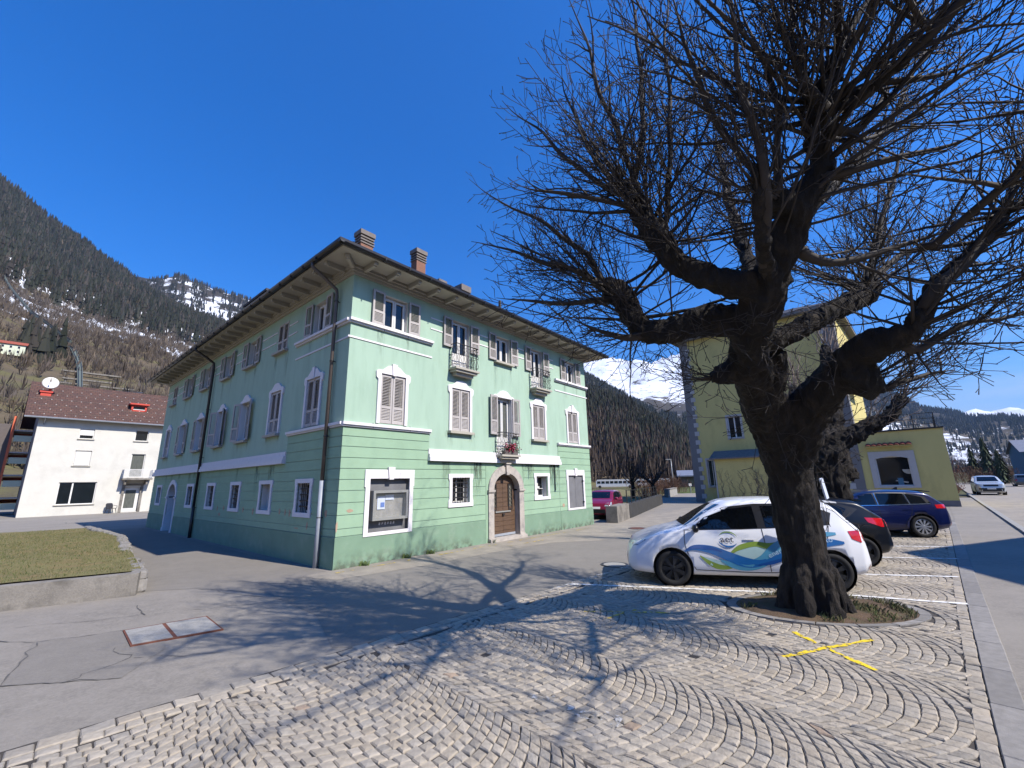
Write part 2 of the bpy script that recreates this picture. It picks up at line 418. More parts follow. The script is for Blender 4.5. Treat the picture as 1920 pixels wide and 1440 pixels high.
sheet('yard_asphalt', [(-62,-14),(34,-14),(34,30),(26,60),(-62,60)], M['asphalt'], -.014, 1.5, 'old grey asphalt of the yard')
lane = [(-13.5,9.6),(-9.4,8.9),(-6.6,9.35),(-4.9,8.9),(-3.2,7.35),(-2.35,5.95)] + [tn(t, -5.6)[:2] for t in (2.9, 6, 9, 12, 15)] + [(5.4,17.2),(3.6,19.3),(1.3,16.6),(-1.4,13.3),(-3.9,10.4),(-6.2,12.0),(-12,17),(-20,23.6),(-24,21.5),(-20,17)]
sheet('lane_asphalt', lane, M['asphalt_new'], -.0105, 1.2, 'newer darker asphalt lane round the green house')
strip = [(-4.95,10.25),(-4.43,10.96),(3.75,20.75),(6,23.4),(16,35),(20,48),(24.5,46.5),(19,33),(9.2,21.2),(7.2,18.2),(4.6,15.8),(2.9,15.2),(1.2,14.9),(-.6,13.2),(-2.2,11.4),(-3.9,9.9)]
sheet('tan_apron', strip, M['asphalt_tan'], -.007, 1.2, 'tan weathered asphalt apron along the front wall and side road')
sheet('asphalt_patch', [(-6.6,6.35),(-5.35,7.0),(-4.55,6.05),(-4.35,5.2),(-5.5,5.05)], M['asphalt_new'], -.0095, 1, 'squarish dark repair patch in the asphalt')
sheet('sidewalk', [tn(t, o)[:2] for t, o in ((-14,.2),(52,.2),(52,1.72),(-14,1.72))], M['asphalt'], -.006, 4, 'asphalt sidewalk beside the parking strip')
sheet('road', [tn(t, o)[:2] for t, o in ((-14,1.9),(70,1.9),(170,2.4),(170,9),(70,8.6),(-14,8.6))], M['asphalt_tan'], -.0065, 6, 'sunlit main road running to the far valley')
sheet('far_sidewalk', [tn(t, o)[:2] for t, o in ((-14,8.75),(120,8.75),(120,13),(-14,13))], M['asphalt'], .03, 6, 'paved strip across the road')
sheet('meadow', [(5.6,24.5),(12.2,37.5),(15.5,46),(20,58),(22,90),(-12,96),(-10,36)], M['grass_soil'], .02, 6, 'valley meadow behind the retaining wall')
def prow(name, t0, t1, o0, o1, z0, z1, ln, m, root):
    t = t0; k = 0; mesh_cache = None
    rr = random.Random(3)
    mbx = MB().box(0, ln-.012, 0, o1-o0, z0, z1); me = mbx.mesh(name, m)
    bm = bmesh.new(); bm.from_mesh(me); bmesh.ops.bevel(bm, geom=[e for e in bm.edges], offset=.008, segments=1, affect='EDGES'); bm.to_mesh(me); bm.free()
    while t < t1:
        o = link(name, me, root); x, y, _ = tn(t, o1); o.location = (x, y, rr.uniform(-.003, .003)); o.rotation_euler = (0, 0, atan2(EY, EX) + rr.uniform(-.004, .004)); t += ln; k += 1
kerb = empty('granite_kerb', tn(2, .1), 0); kerb['kind'] = 'structure'
kerb.location = (0, 0, 0)
prow('kerb_slab', -3, 27, -.02, .2, -.06, .012, 1.0, M['granite'], kerb)
kr = empty('road_kerb', (0,0,0)); kr['kind'] = 'structure'
prow('kerb_stone', 4, 60, 1.70, 1.89, -.06, .06, 1.5, M['concrete_light'], kr)
# ---------------------------------------------------------------- cobbles
def inview(x, y, z=0):
    d = Vector((x, y, z)) - cam.location; w = d.dot(Fv)
    if w < .1: return None
    u, v = 788*d.dot(R2)/w, 788*d.dot(U2)/w
    return (960+u, 720-v, w) if abs(u) < 960 and abs(v) < 720 else None
BED_C, BED_A, BED_B, BED_ANG = (4.75, 7.16), 1.28, .80, atan2(-.125, .992)
def bed_r(x, y):
    dx, dy = x-BED_C[0], y-BED_C[1]; a = dx*cos(BED_ANG)+dy*sin(BED_ANG); b = -dx*sin(BED_ANG)+dy*cos(BED_ANG)
    return hypot(a/BED_A, b/BED_B)
paving = sheet('cobble_paving', [tn(t, o)[:2] for t, o in ((-5,-5.66),(26.8,-5.66),(26.8,0),(-5,0))], M['joint_soil'], -.0075, 3, 'fan patterned granite cobble paving of the parking strip')
rr = random.Random(11)
PAL = [(.292,.255,.210),(.275,.243,.204),(.312,.276,.233),(.262,.236,.206),(.25,.23,.207),(.29,.25,.202),(.275,.235,.19),(.232,.219,.204),(.32,.286,.243)]
def stone_col():
    q = rr.random()
    if q < .02: c = (.15,.145,.142)
    elif q < .022: c = (.22,.14,.10)
    else: c = rr.choice(PAL)
    f = rr.uniform(.88, 1.10); g_ = (.37,.318,.235); return tuple((x*1.2*.55 + y_*.45)*f for x, y_ in zip(c, g_))
STONES = []
def stone(q4, h=.0):
    cx = sum(p[0] for p in q4)/4; cy = sum(p[1] for p in q4)/4
    STONES.append((cx, cy, q4, h))
W_, R_, P_ = 1.64, 1.155, .108
TM = math.asin(W_/2/R_)
for k in range(-7, 14):
    tc = 5.4 + W_*k; ph = rr.random()*P_
    for i in range(-4, 63):
        s = -5.75 + ph + P_*i + R_*(1-cos(TM))*0
        nst = 17; off = rr.random()
        ths = []; th = -TM; 
        while th < TM:
            ths.append(th); th += 2*TM/nst * rr.uniform(.78, 1.22)
        ths.append(TM)
        if ths[-1]-ths[-2] < .05: ths.pop(-2)
        for a, b in zip(ths, ths[1:]):
            q = []
            for ds, th in ((0,a),(P_,a),(P_,b),(0,b)):
                t = tc + R_*sin(th); o = s + ds - R_ + R_*cos(th) + .33
                x, y, _ = tn(t, o); v = Vector((x*.9, y*.9, 3.1)); dx = noise.noise(v)*.03; dy = noise.noise(v + Vector((9,4,2)))*.03
                q.append((x+dx, y+dy))
            cx = sum(p[0] for p in q)/4; cy = sum(p[1] for p in q)/4; t, o = to_tn(cx, cy)
            if o < -5.27 or o > -.145 or t > 26.6 or t < -4: continue
            if bed_r(cx, cy) < 1.13: continue
            if rr.random() < .004: continue
            stone(q)
def rowstones(o0, o1, l0, l1, t0, t1):
    t = t0
    while t < t1:
        l = rr.uniform(l0, l1); q = [tn(t, o0)[:2], tn(t, o1)[:2], tn(t+l, o1)[:2], tn(t+l, o0)[:2]]; stone(q, .002); t += l
rowstones(-.145, -.025, .13, .20, -4, 26.6)
rowstones(-5.62, -5.45, .16, .27, -4, 26.6)
rowstones(-5.44, -5.31, .10, .17, -4, 26.6)
def stone_geo(q4, cx, cy, col, ox=0, oy=0):
    jit = [(px + rr.uniform(-.006,.006), py + rr.uniform(-.006,.006)) for px, py in q4]
    zt = rr.uniform(-.003, .006); tx, ty = rr.uniform(-.06,.06), rr.uniform(-.06,.06)
    def ring(ins, z):
        out = []
        for px, py in jit:
            dx, dy = px-cx, py-cy; L = hypot(dx, dy); k = max(.3, (L - ins)/L)
            x, y = cx + dx*k, cy + dy*k; out.append((x-ox, y-oy, z + (dx*tx + dy*ty) + zt))
        return out
    V = ring(.003, -.03) + ring(.0045, -.004) + ring(.017, .006)
    # soften the corners of the top with edge mid points pushed out
    V.append((cx-ox, cy-oy, zt + rr.uniform(.007,.012)))
    F = [(8,9,12),(9,10,12),(10,11,12),(11,8,12)]
    for i in range(4):
        j = (i+1) % 4; F += [(i, j, 4+j, 4+i), (4+i, 4+j, 8+j, 8+i)]
    return V, F
vis = []
for idx, (cx, cy, q4, h) in enumerate(STONES):
    p = inview(cx, cy)
    if p: vis.append((p[2], idx))
vis.sort(); near = set(i for _, i in vis[:300])
big = MB()
for idx, (cx, cy, q4, h) in enumerate(STONES):
    col = stone_col()
    if idx in near:
        V, F = stone_geo(q4, cx, cy, col, cx, cy)
        one = MB(); one.add(V, F, col); o = one.build('cobblestone', M['cobble'], paving, loc=(cx, cy, 0))
    else:
        V, F = stone_geo(q4, cx, cy, col); big.add(V, F, col)
o = big.build('cobblestones', M['cobble'], paving); tag(o, kind='stuff')
# tree bed: soil mound and granite ring
bed = empty('tree_bed', (BED_C[0], BED_C[1], 0), BED_ANG, 'oval earth bed with granite ring round the big trunk', 'tree bed')
mb = MB(); n = 40; rings = 8; V = [(0,0,.07)]; F = []
for i in range(1, rings+1):
    for k in range(n):
        a = 2*pi*k/n; f = i/rings; x, y = BED_A*.97*f*cos(a), BED_B*.97*f*sin(a)
        V.append((x, y, .07*(1-f**2) + .004 + (noise.noise(Vector((x*4,y*4,1)))*.03 if i < rings else 0)))
for k in range(n): F.append((0, 1+k, 1+(k+1)%n))
for i in range(rings-1):
    for k in range(n): F.append((1+i*n+k, 1+(i+1)*n+k, 1+(i+1)*n+(k+1)%n, 1+i*n+(k+1)%n))
mb.add(V, F); mb.build('soil', M['soil'], bed, smooth=True)
for k in range(16):
    a0, a1 = 2*pi*k/16+.008, 2*pi*(k+1)/16-.008; mb = MB(); V = []
    for a in (a0, (a0+a1)/2, a1):
        for f, z in ((.97,-.03),(.97,.010),(1.08,.009),(1.08,-.03)): V.append((BED_A*f*cos(a), BED_B*f*sin(a), z))
    F = [(0,1,2,3),(8,11,10,9)] + [(i*4+j, i*4+(j+1)%4, (i+1)*4+(j+1)%4, (i+1)*4+j) for i in (0,1) for j in range(4)]
    mb.add(V, F); mb.build('granite_segment', M['granite'], bed)
# ---------------------------------------------------------------- paint
def worn(name, col, lo, hi, scale):
    m = bpy.data.materials.new(name); m.use_nodes = True; t = m.node_tree; N = t.nodes; b = N['Principled BSDF']
    b.inputs['Base Color'].default_value = (*col, 1); b.inputs['Roughness'].default_value = .7
    tc = N.new('ShaderNodeTexCoord'); n = N.new('ShaderNodeTexNoise'); n.inputs['Scale'].default_value = scale; n.inputs['Detail'].default_value = 7; n.inputs['Roughness'].default_value = .7
    t.links.new(tc.outputs['Object'], n.inputs['Vector'])
    mr = N.new('ShaderNodeMapRange'); mr.inputs[1].default_value = lo; mr.inputs[2].default_value = hi; t.links.new(n.outputs['Fac'], mr.inputs[0]); t.links.new(mr.outputs[0], b.inputs['Alpha'])
    return m
M['worn_white'] = worn('worn_white', (.74,.73,.70), .36, .46, 9)
M['worn_yellow'] = worn('worn_yellow', (.80,.58,.02), .40, .50, 13)
M['faint_yellow'] = worn('faint_yellow', (.62,.44,.05), .46, .58, 7)
M['faint_white'] = worn('faint_white', (.56,.54,.50), .48, .60, 12)
def strokes(name, segs, w, m, dz, jit=.012):
    mb = MB(); rq = random.Random(len(name))
    for a, b in segs:
        a = Vector((*a, 0)); b = Vector((*b, 0)); d = b-a; L = d.length; d.normalize(); nn = Vector((-d.y, d.x, 0)); n = max(2, int(L/.12)); V = []
        for i in range(n+1):
            c = a + d*L*i/n
            for s in (-1, 1):
                q = c + nn*s*(w/2 + rq.uniform(-jit, jit)); V.append((q.x, q.y, gz(q.x, q.y) + dz))
        mb.add(V, [(2*i, 2*i+1, 2*i+3, 2*i+2) for i in range(n)])
    o = mb.build(name, m); return tag(o, kind='structure')
bayd = Vector((.972, -.235))
def bay(p, L0, L1): return ((p[0]+bayd.x*L0, p[1]+bayd.y*L0), (p[0]+bayd.x*L1, p[1]+bayd.y*L1))
strokes('parking_bay_line', [((1.05,9.0),(5.7,7.79)), ((5.7,7.79),(7.14,7.12))], .10, M['worn_white'], .0135)
strokes('parking_bay_line', [bay((7.19,9.31), -4.0, 1.55)], .09, M['worn_white'], .0135)
strokes('parking_bay_line', [bay((9.09,11.08), -3.6, 1.6)], .09, M['worn_white'], .0135)
strokes('parking_bay_line', [bay((10.6,12.75), -3.6, 1.8)], .09, M['worn_white'], .0135)
strokes('parking_edge_line', [((.62,8.55),(2.7,10.72))], .09, M['faint_white'], .0135)
tag(strokes('spray_paint_cross', [((3.63,6.13),(3.72,4.96)), ((3.0,5.36),(4.40,5.79))], .052, M['worn_yellow'], .0135, .022), 'bright yellow sprayed cross on the cobbles', kind='structure')
strokes('spray_paint_mark', [((1.05,7.2),(2.35,7.02)), ((1.3,6.8),(1.9,7.25))], .06, M['faint_yellow'], .0135, .03)
strokes('white_paint_smudge', [((.1,4.55),(.34,4.50)), ((.42,4.35),(.86,4.1)), ((.5,4.2),(.8,4.22))], .12, M['faint_white'], .0135, .04)
D1 = Vector((cos(.8746), sin(.8746))); D2 = Vector((-D1.y, D1.x)); C0 = Vector((-4.4365, 10.9531))
def bl(u, v): q = C0 + D1*u + D2*v; return (q.x, q.y)
segs = []
rq = random.Random(5)
u = -.2
while u < 11:
    if not 5.2 < u < 5.6: segs.append((bl(u, -.42 - .02*u), bl(u + rq.uniform(.25,.7), -.42-.02*u - rq.uniform(-.02,.04))))
    u += rq.uniform(.5, 1.1)
segs += [(bl(5.3,-1.0), bl(5.32,-1.2)), (bl(6.0,-1.15), bl(7.2,-1.2))]
strokes('yellow_utility_mark', segs, .07, M['faint_yellow'], .002, .02)
# cracks and joints in the asphalt: thin dark sheets
def crack(pts, w): strokes('asphalt_crack', list(zip(pts, pts[1:])), w*.55, M['crack'], -.0055, w*.3)
def cjit(p, q, n, j, seed): return curve_jit(p, q, n, j, seed)
crack(cjit((-6.6,6.35),(-5.35,7.0),6,.04,1), .02); crack(cjit((-6.55,6.35),(-5.5,5.05),8,.03,2), .022); crack(cjit((-5.5,5.05),(-4.35,5.2),6,.04,3), .015)
crack(cjit((-5.25,6.1),(-4.75,5.75),5,.05,4)+cjit((-4.75,5.75),(-4.9,5.1),6,.05,5), .016)
crack(cjit((-8.5,6.6),(-6.6,6.35),9,.05,6), .02); crack(cjit((-6.75,8.15),(-6.1,7.55),5,.03,7), .022); crack(cjit((-7.6,7.0),(-4.6,8.1),14,.05,8), .013)
crack(cjit((-4.7,5.75),(-3.6,5.9),8,.06,9), .012); crack(cjit((-16,14.2),(-13,16),10,.2,10), .03); crack(cjit((-30,29),(-22,24),12,.3,12), .05)
crack(cjit((-6.5,9.3),(-4.1,8.3),10,.05,13), .014)
# covers
def frame_cover(q4, mid):
    root = empty('service_cover', (*q4[0], 0), 0, 'double concrete service cover in a rusty steel frame', 'manhole cover')
    o = Vector((*q4[0], 0)); P = [Vector((*p, 0)) - o for p in q4]; z = .002
    def quad(a, b, c, d, ins, name, m, z):
        cc = (a+b+c+d)/4; V = []
        for p in (a, b, c, d):
            dd = cc - p; V.append(p + dd.normalized()*ins + Vector((0,0,z)))
        mb = MB(); mb.add([v for v in V] + [v - Vector((0,0,.03)) for v in V], [(0,1,2,3),(0,4,5,1),(1,5,6,2),(2,6,7,3),(3,7,4,0)]); mb.build(name, m, root)
    m0 = P[0].lerp(P[1], mid); m1 = P[3].lerp(P[2], mid)
    quad(P[0], P[1], P[2], P[3], 0, 'rusty_frame', M['rust'], .004)
    quad(P[0], m0, m1, P[3], .05, 'concrete_slab', M['concrete_light'], .008); quad(m0, P[1], P[2], m1, .05, 'concrete_slab', M['concrete_light'], .006)
frame_cover([(-5.75,6.76),(-4.97,7.39),(-4.25,6.72),(-5.07,6.12)], .46)
def round_cover(x, y, r, label, m):
    root = empty('round_manhole', (x, y, -.006), 0, label, 'manhole cover')
    MB().lathe([(0,.008),(r*.8,.008)], 28).build('lid', m, root)
    MB().lathe([(r*.83,-.01),(r*.83,.009),(r,.008),(r,-.01)], 28).build('ring', M['iron'], root)
round_cover(2.4, 10.95, .33, 'pale round manhole cover ahead of the white car', M['concrete_light'])
round_cover(5.15, 18.6, .38, 'rusty round manhole cover beyond the arched door', M['rust'])
# ---------------------------------------------------------------- raised lawn
lawn = empty('raised_lawn', (-7.44, 8.89, 0), 0, 'raised lawn bed behind concrete and rubble edging', 'lawn')
lo = Vector((-7.44, 8.89, 0))
def lpt(x, y, z): return (x - lo.x, y - lo.y, z)
top = [(-7.6,9.15),(-14.6,16.4),(-20.4,21.0),(-23.5,19.6),(-30,13),(-13,5.6),(-9.1,8.2)]
bm = bmesh.new(); bm.faces.new([bm.verts.new((x, y, 0)) for x, y in top])
for ax in (0, 1):
    for k in range(-64, 50):
        co = [0,0,0]; no = [0,0,0]; co[ax] = k*.5; no[ax] = 1; bmesh.ops.bisect_plane(bm, geom=bm.verts[:]+bm.edges[:]+bm.faces[:], plane_co=co, plane_no=no)
def lawn_z(x, y): return .385 + .05*noise.noise(Vector((x*.4, y*.4, 0))) + .02*noise.noise(Vector((x*2, y*2, 5))) - .012*max(0, -x-9)
for v in bm.verts: v.co.z = lawn_z(v.co.x, v.co.y)
LTRI = [[v.co.copy() for v in f.verts] for f in bm.faces]
for v in bm.verts: v.co -= lo
me = bpy.data.meshes.new('turf'); bm.to_mesh(me); bm.free(); me.materials.append(M['grass_soil']); link('turf', me, lawn)
# concrete front wall
mb = MB(); a = Vector((-7.42,8.87,0)); b = Vector((-14.0,4.75,0)); d = (b-a).normalized(); nn = Vector((d.y, -d.x, 0)); nn = nn if nn.y > 0 else -nn
n = 26; V = []
for i in range(n+1):
    c = a + d*(b-a).length*i/n
    for off, z in ((0,-.1),(-.004,.2),(0,.39),(.12,.40),(.26,.39),(.26,-.1)):
        q = c + nn*off; w = noise.noise(Vector((q.x*2, q.y*2, z*4)))*.02
        V.append(lpt(q.x - nn.x*w, q.y - nn.y*w, z + (w if z > .3 else 0)))
mb.add(V, [(i*6+j, i*6+(j+1)%6, (i+1)*6+(j+1)%6, (i+1)*6+j) for i in range(n) for j in range(6)] + [tuple(range(6)), tuple(n*6+j for j in range(6))])
mb.build('concrete_wall', M['concrete'], lawn)
# rubble edging stones running back
rq = random.Random(21); pts = [(-7.5,9.0),(-10.2,11.7),(-14.4,16.2),(-20.6,21.2)]
def along(pts, s):
    for p, q in zip(pts, pts[1:]):
        L = hypot(q[0]-p[0], q[1]-p[1])
        if s <= L: return lerp(p[0], q[0], s/L), lerp(p[1], q[1], s/L), atan2(q[1]-p[1], q[0]-p[0])
        s -= L
    return None
def rock(mb, c, sx, sy, sz, ang, seed, n=7, m=5):
    rv = Vector((seed*3.7, seed*1.3, seed*.7)); V = []; F = []
    for i in range(m+1):
        ph = pi*i/m
        for k in range(n):
            a = 2*pi*k/n; q = Vector((sin(ph)*cos(a), sin(ph)*sin(a), cos(ph)))
            q = Vector([math.copysign(abs(x)**.6, x) for x in q]); q *= 1 + .22*noise.noise(q*1.4 + rv)
            x, y, z = q.x*sx, q.y*sy, q.z*sz; V.append((c[0] + x*cos(ang) - y*sin(ang), c[1] + x*sin(ang) + y*cos(ang), c[2] + z))
    for i in range(m):
        for k in range(n): F.append((i*n+k, (i+1)*n+k, (i+1)*n+(k+1)%n, i*n+(k+1)%n))
    mb.add(V, F)
s = .15; k = 0
while True:
    q = along(pts, s)
    if not q: break
    l = rq.uniform(.16, .34); g = gz(q[0], q[1])
    for lay in (0, 1):
        mb = MB(); hz_ = .30 if lay == 0 else .14
        rock(mb, (0,0,0), l*.55, rq.uniform(.12,.17), hz_/2+.03, q[2] + rq.uniform(-.15,.15), k + lay*100 + 1)
        ob = mb.build('rubble_stone', M['granite'], lawn, smooth=False, loc=lpt(q[0]+rq.uniform(-.03,.03), q[1]+rq.uniform(-.03,.03), (g*.3 + .12 if lay == 0 else .31) - .004*s*lay))
    s += l*1.02; k += 1
# grass blades on the raised lawn
def blades(name, n, sampler, hmin, hmax, parent, loc, cols, wd_=.006):
    mb = MB(); rb = random.Random(n)
    for _ in range(n):
        q = sampler(rb)
        if q is None: continue
        x, y, z = q; h = rb.uniform(hmin, hmax); a = rb.uniform(0, 2*pi); le = rb.uniform(.2, .9)*h; w = wd_
        dx, dy = cos(a), sin(a); b_ = rb.uniform(0, 2*pi); lx, ly = cos(b_)*le, sin(b_)*le
        mb.add([(x-dx*w, y-dy*w, z-.01), (x+dx*w, y+dy*w, z-.01), (x+lx*.4, y+ly*.4, z+h*.7), (x+lx, y+ly, z+h)], [(0,1,2),(0,2,3)], rb.choice(cols))
    o = mb.build(name, M['grass'], parent, loc=loc, fix=False); tag(o, kind='stuff'); return o
GC = [(.085,.11,.03),(.12,.13,.042),(.19,.165,.075),(.22,.18,.095),(.07,.095,.027),(.16,.14,.065)]
def lawn_s(rb):
    x = rb.uniform(-22, -7.7); y = rb.uniform(5.5, 20.5)
    if not pip(x, y, top): return None
    if y - 8.2 > 1.0 + (-7.5 - x)*1.15 : return None
    return (x - lo.x, y - lo.y, lawn_z(x, y))
blades('grass', 60000, lawn_s, .012, .05, lawn, (0,0,0), GC, .008)
def bed_s(rb):
    a = rb.uniform(0, 2*pi); f = sqrt(rb.random()); x, y = BED_A*.95*f*cos(a), BED_B*.95*f*sin(a)
    if noise.noise(Vector((x*2.2, y*2.2, 8))) < -.05 + .3*(x < 0): return None
    return (x, y, .07*(1-f*f))
blades('grass', 5000, bed_s, .02, .09, bed, (0,0,0), GC, .004)
# small weeds at the foot of the front wall
for i, (u, lab) in enumerate(((.75,'small weed at the wall foot under the notice case'), (2.05,'small weed at the wall foot right of the notice case'), (2.9,'dark weed at the wall foot before the grille window'), (5.55,'pale weed at the left jamb of the arched door'))):
    x, y = bl(u, -.09); rq2 = random.Random(i)
    w = blades('weed', 70, lambda rb: (rb.gauss(0,.07), rb.gauss(0,.03), 0), .04, .13, None, (x, y, 0), [(.10,.15,.04),(.14,.19,.06)], .012)
    del w['kind']; tag(w, lab, 'weed', 'weeds along the front wall')
# ================================================================ the green house
L1, L2 = 12.64, 20.54
GH = empty('green_house', (C0.x, C0.y, 0), .8746, 'three storey green stuccoed house with white shutters and dark hip roof', 'house')
FM = lambda a, z, o: (a, -o, z)
SM = lambda a, z, o: (-o, a, z)
def box_f(mb, mp_, a0, a1, z0, z1, o0, o1):
    V = [mp_(a, z, o) for a, z, o in ((a0,z0,o0),(a1,z0,o0),(a1,z0,o1),(a0,z0,o1),(a0,z1,o0),(a1,z1,o0),(a1,z1,o1),(a0,z1,o1))]
    mb.add(V, [(0,3,2,1),(4,5,6,7),(0,1,5,4),(1,2,6,5),(2,3,7,6),(3,0,4,7)])
def wall_cells(mb, mp_, a0, a1, z0, z1, holes, o=0.):
    A = sorted({a0, a1} | {x for h in holes for x in h[:2] if a0 < x < a1}); Z = sorted({z0, z1} | {x for h in holes for x in h[2:] if z0 < x < z1})
    for x0, x1 in zip(A, A[1:]):
        for y0, y1 in zip(Z, Z[1:]):
            cx, cy = (x0+x1)/2, (y0+y1)/2
            if any(h[0] < cx < h[1] and h[2] < cy < h[3] for h in holes): continue
            mb.add([mp_(x0,y0,o), mp_(x1,y0,o), mp_(x1,y1,o), mp_(x0,y1,o)], [(0,1,2,3)])
FC = [1.45, 4.15, 6.40, 8.60, 11.25]; SCN = [1.88, 4.58, 7.36, 10.1, 13.1, 15.95, 18.85]; HW = .42
fh = [(c-HW, c+HW, (5.80 if i in (1,3) else 6.55), 7.58) for i, c in enumerate(FC)] + [(c-HW, c+HW, (2.95 if i == 2 else 3.68), 5.13) for i, c in enumerate(FC)]
fh1 = [(.85,2.13,.77,2.16), (3.80,4.56,1.37,2.17), (5.74,7.16,-.4,2.31), (8.30,9.03,1.40,2.19), (10.63,11.87,.83,2.23)]
sh = [(c-HW, c+HW, 6.55, 7.58) for c in SCN] + [(c-HW, c+HW, 3.68, 5.13) for c in SCN]
SG = [1.91, 4.60, 7.35, 10.15, 13.07, 18.80]
sh1 = [(c-.39, c+.39, 1.28, 2.08) for c in SG] + [(15.45, 16.87, -.4, 2.22)]
mb = MB(); wall_cells(mb, FM, 0, L1, -.4, 8.15, fh + fh1); mb.build('front_wall', M['plaster_upper'], GH, fix=False)
mb = MB(); wall_cells(mb, SM, 0, L2, -.4, 8.15, sh + sh1); mb.build('side_wall', M['plaster_upper'], GH, fix=False)
mb = MB(); mb.add([(L1,0,-.4),(L1,L2,-.4),(L1,L2,8.15),(L1,0,8.15)], [(0,1,2,3)]); mb.add([(0,L2,-.4),(L1,L2,-.4),(L1,L2,8.15),(0,L2,8.15)], [(0,1,2,3)])
mb.build('back_wall', M['plaster_upper'], GH, fix=False)
# dark rooms behind the openings keep light from leaking through
mb = MB(); mb.add([(.5,.5,0),(L1-.5,.5,0),(L1-.5,.5,8),(.5,.5,8)], [(0,1,2,3)]); mb.add([(.5,.5,0),(.5,L2-.5,0),(.5,L2-.5,8),(.5,.5,8)], [(0,1,2,3)])
mb.build('inner_wall', M['shutter_dark'], GH, fix=False)
GRV = [.745, .93, 1.26, 1.56, 1.86, 2.14, 2.42, 2.70, 2.99, 3.26, 3.51]
def subtract(a0, a1, z0, z1, holes):
    """rectangles of a course left after the openings"""
    A = sorted({a0, a1} | {min(max(x, a0), a1) for h in holes for x in h[:2]}); out = []
    for x0, x1 in zip(A, A[1:]):
        if x1 - x0 < .01: continue
        cx = (x0+x1)/2; zs = [(z0, z1)]
        for h in holes:
            if h[0] < cx < h[1]:
                nz_ = []
                for p, q in zs:
                    if h[3] <= p or h[2] >= q: nz_.append((p, q)); continue
                    if h[2] > p: nz_.append((p, h[2]))
                    if h[3] < q: nz_.append((h[3], q))
                zs = nz_
        out += [(x0, x1, p, q) for p, q in zs if q - p > .004]
    return out
def clusters(rects):
    out = []
    for r in rects:
        hit = [g for g in out if any(abs(r[0]-b[1]) < .002 and r[2] < b[3]-.001 and b[2] < r[3]-.001 for b in g)]
        n_ = [r] + [x for g in hit for x in g]; out = [g for g in out if g not in hit] + [n_]
    return out
def course(mp_, segs, holes, zlo, zhi):
    for a0, a1 in segs:
        for grp in clusters(subtract(a0, a1, zlo+.011, zhi-.011, holes)):
            mb = MB()
            for x0, x1, p, q in grp: box_f(mb, mp_, x0, x1, p, q, -.02, .016)
            mb.build('stucco_course', M['plaster_course'], GH)
for zlo, zhi in zip(GRV, GRV[1:]):
    if zlo < 2.68: seg = [(-.016,2.825),(2.825,5.36),(7.46,9.925),(9.94,L1+.01)]
    else: seg = [(-.016,2.825),(9.94,L1+.01)]
    if zlo == 2.42: seg = [(-.016,2.825),(2.825,5.36),(7.46,9.925),(9.94,L1+.01)]
    course(FM, seg, fh1, zlo, min(zhi, 3.51))
    course(SM, [(.002,3.33)] if zlo >= 2.68 else [(.002,L2)], sh1, zlo, zhi)
mb = MB()
for x0, x1, p, q in subtract(5.375, 7.445, -.4, 2.665, [(5.74,7.16,-.4,2.31)]): box_f(mb, FM, x0, x1, p, q, -.02, .016)
mb.build('door_panel', M['plaster_course'], GH)
for a0, a1 in ((-.034,5.36),(7.46,9.925),(9.94,L1+.02)):
    mb = MB(); box_f(mb, FM, a0, a1, -.4, .735, -.02, .034); mb.build('front_plinth', M['plaster_plinth'], GH)
for a0, a1 in ((.002,15.35),(16.97,L2)):
    mb = MB(); box_f(mb, SM, a0, a1, -.4, .735, -.02, .034); mb.build('side_plinth', M['plaster_plinth'], GH)
# worn spots where the stucco is gone
rq = random.Random(4)
for k, (fm, a, z, w, h) in enumerate([(FM,.33,1.36,.22,.09),(FM,.0,1.0,.05,.28),(FM,10.2,.98,.2,.16),(SM,2.7,1.25,.12,.22),(SM,3.0,1.25,.1,.24),(SM,3.4,1.27,.13,.2),(SM,5.5,1.22,.16,.22),(SM,6.4,1.24,.12,.2),(SM,8.4,1.25,.14,.2),(SM,9.1,1.22,.13,.22),(SM,8.8,1.02,.3,.12),(SM,1.55,.95,.1,.2),(SM,2.2,.86,.3,.04),(SM,.55,1.3,.14,.2)]):
    n = 11; lp = [(a + w/2*cos(2*pi*i/n)*rq.uniform(.7,1.15), z + h/2*sin(2*pi*i/n)*rq.uniform(.7,1.15)) for i in range(n)]
    mb = MB(); mb.prism([lp], lambda a_, b_, d, f=fm: f(a_, b_, d), .010, .0185); mb.build('stucco_scar', M['plaster_patch'], GH)
# string courses, sills and bands
def strip_f(name, mp_, a0, a1, prof, m):
    """prof: list of (z0,z1,out)"""
    mb = MB()
    for z0, z1, o in prof: box_f(mb, mp_, a0, a1, z0, z1, -.01, o)
    mb.build(name, m, GH)
LOWB = [(2.68,2.80,.13),(2.80,2.90,.10),(2.90,3.045,.045)]
strip_f('white_band', FM, 2.80, 10.02, LOWB, M['white_trim']); strip_f('white_band', SM, 3.34, L2+.05, LOWB, M['white_trim'])
BB = [(3.515,3.56,.06),(3.56,3.635,.10)]; S3 = [(6.41,6.46,.06),(6.46,6.535,.11)]; TL = [(5.975,6.025,.022)]
for nm, pr in (('corner_band', BB), ('upper_band', S3), ('thin_line', TL)):
    strip_f(nm, FM, -.06, 2.86, pr, M['white_trim']); strip_f(nm, FM, 9.90, L1+.06, pr, M['white_trim']); strip_f(nm, SM, .012, 3.36, pr, M['white_trim'])
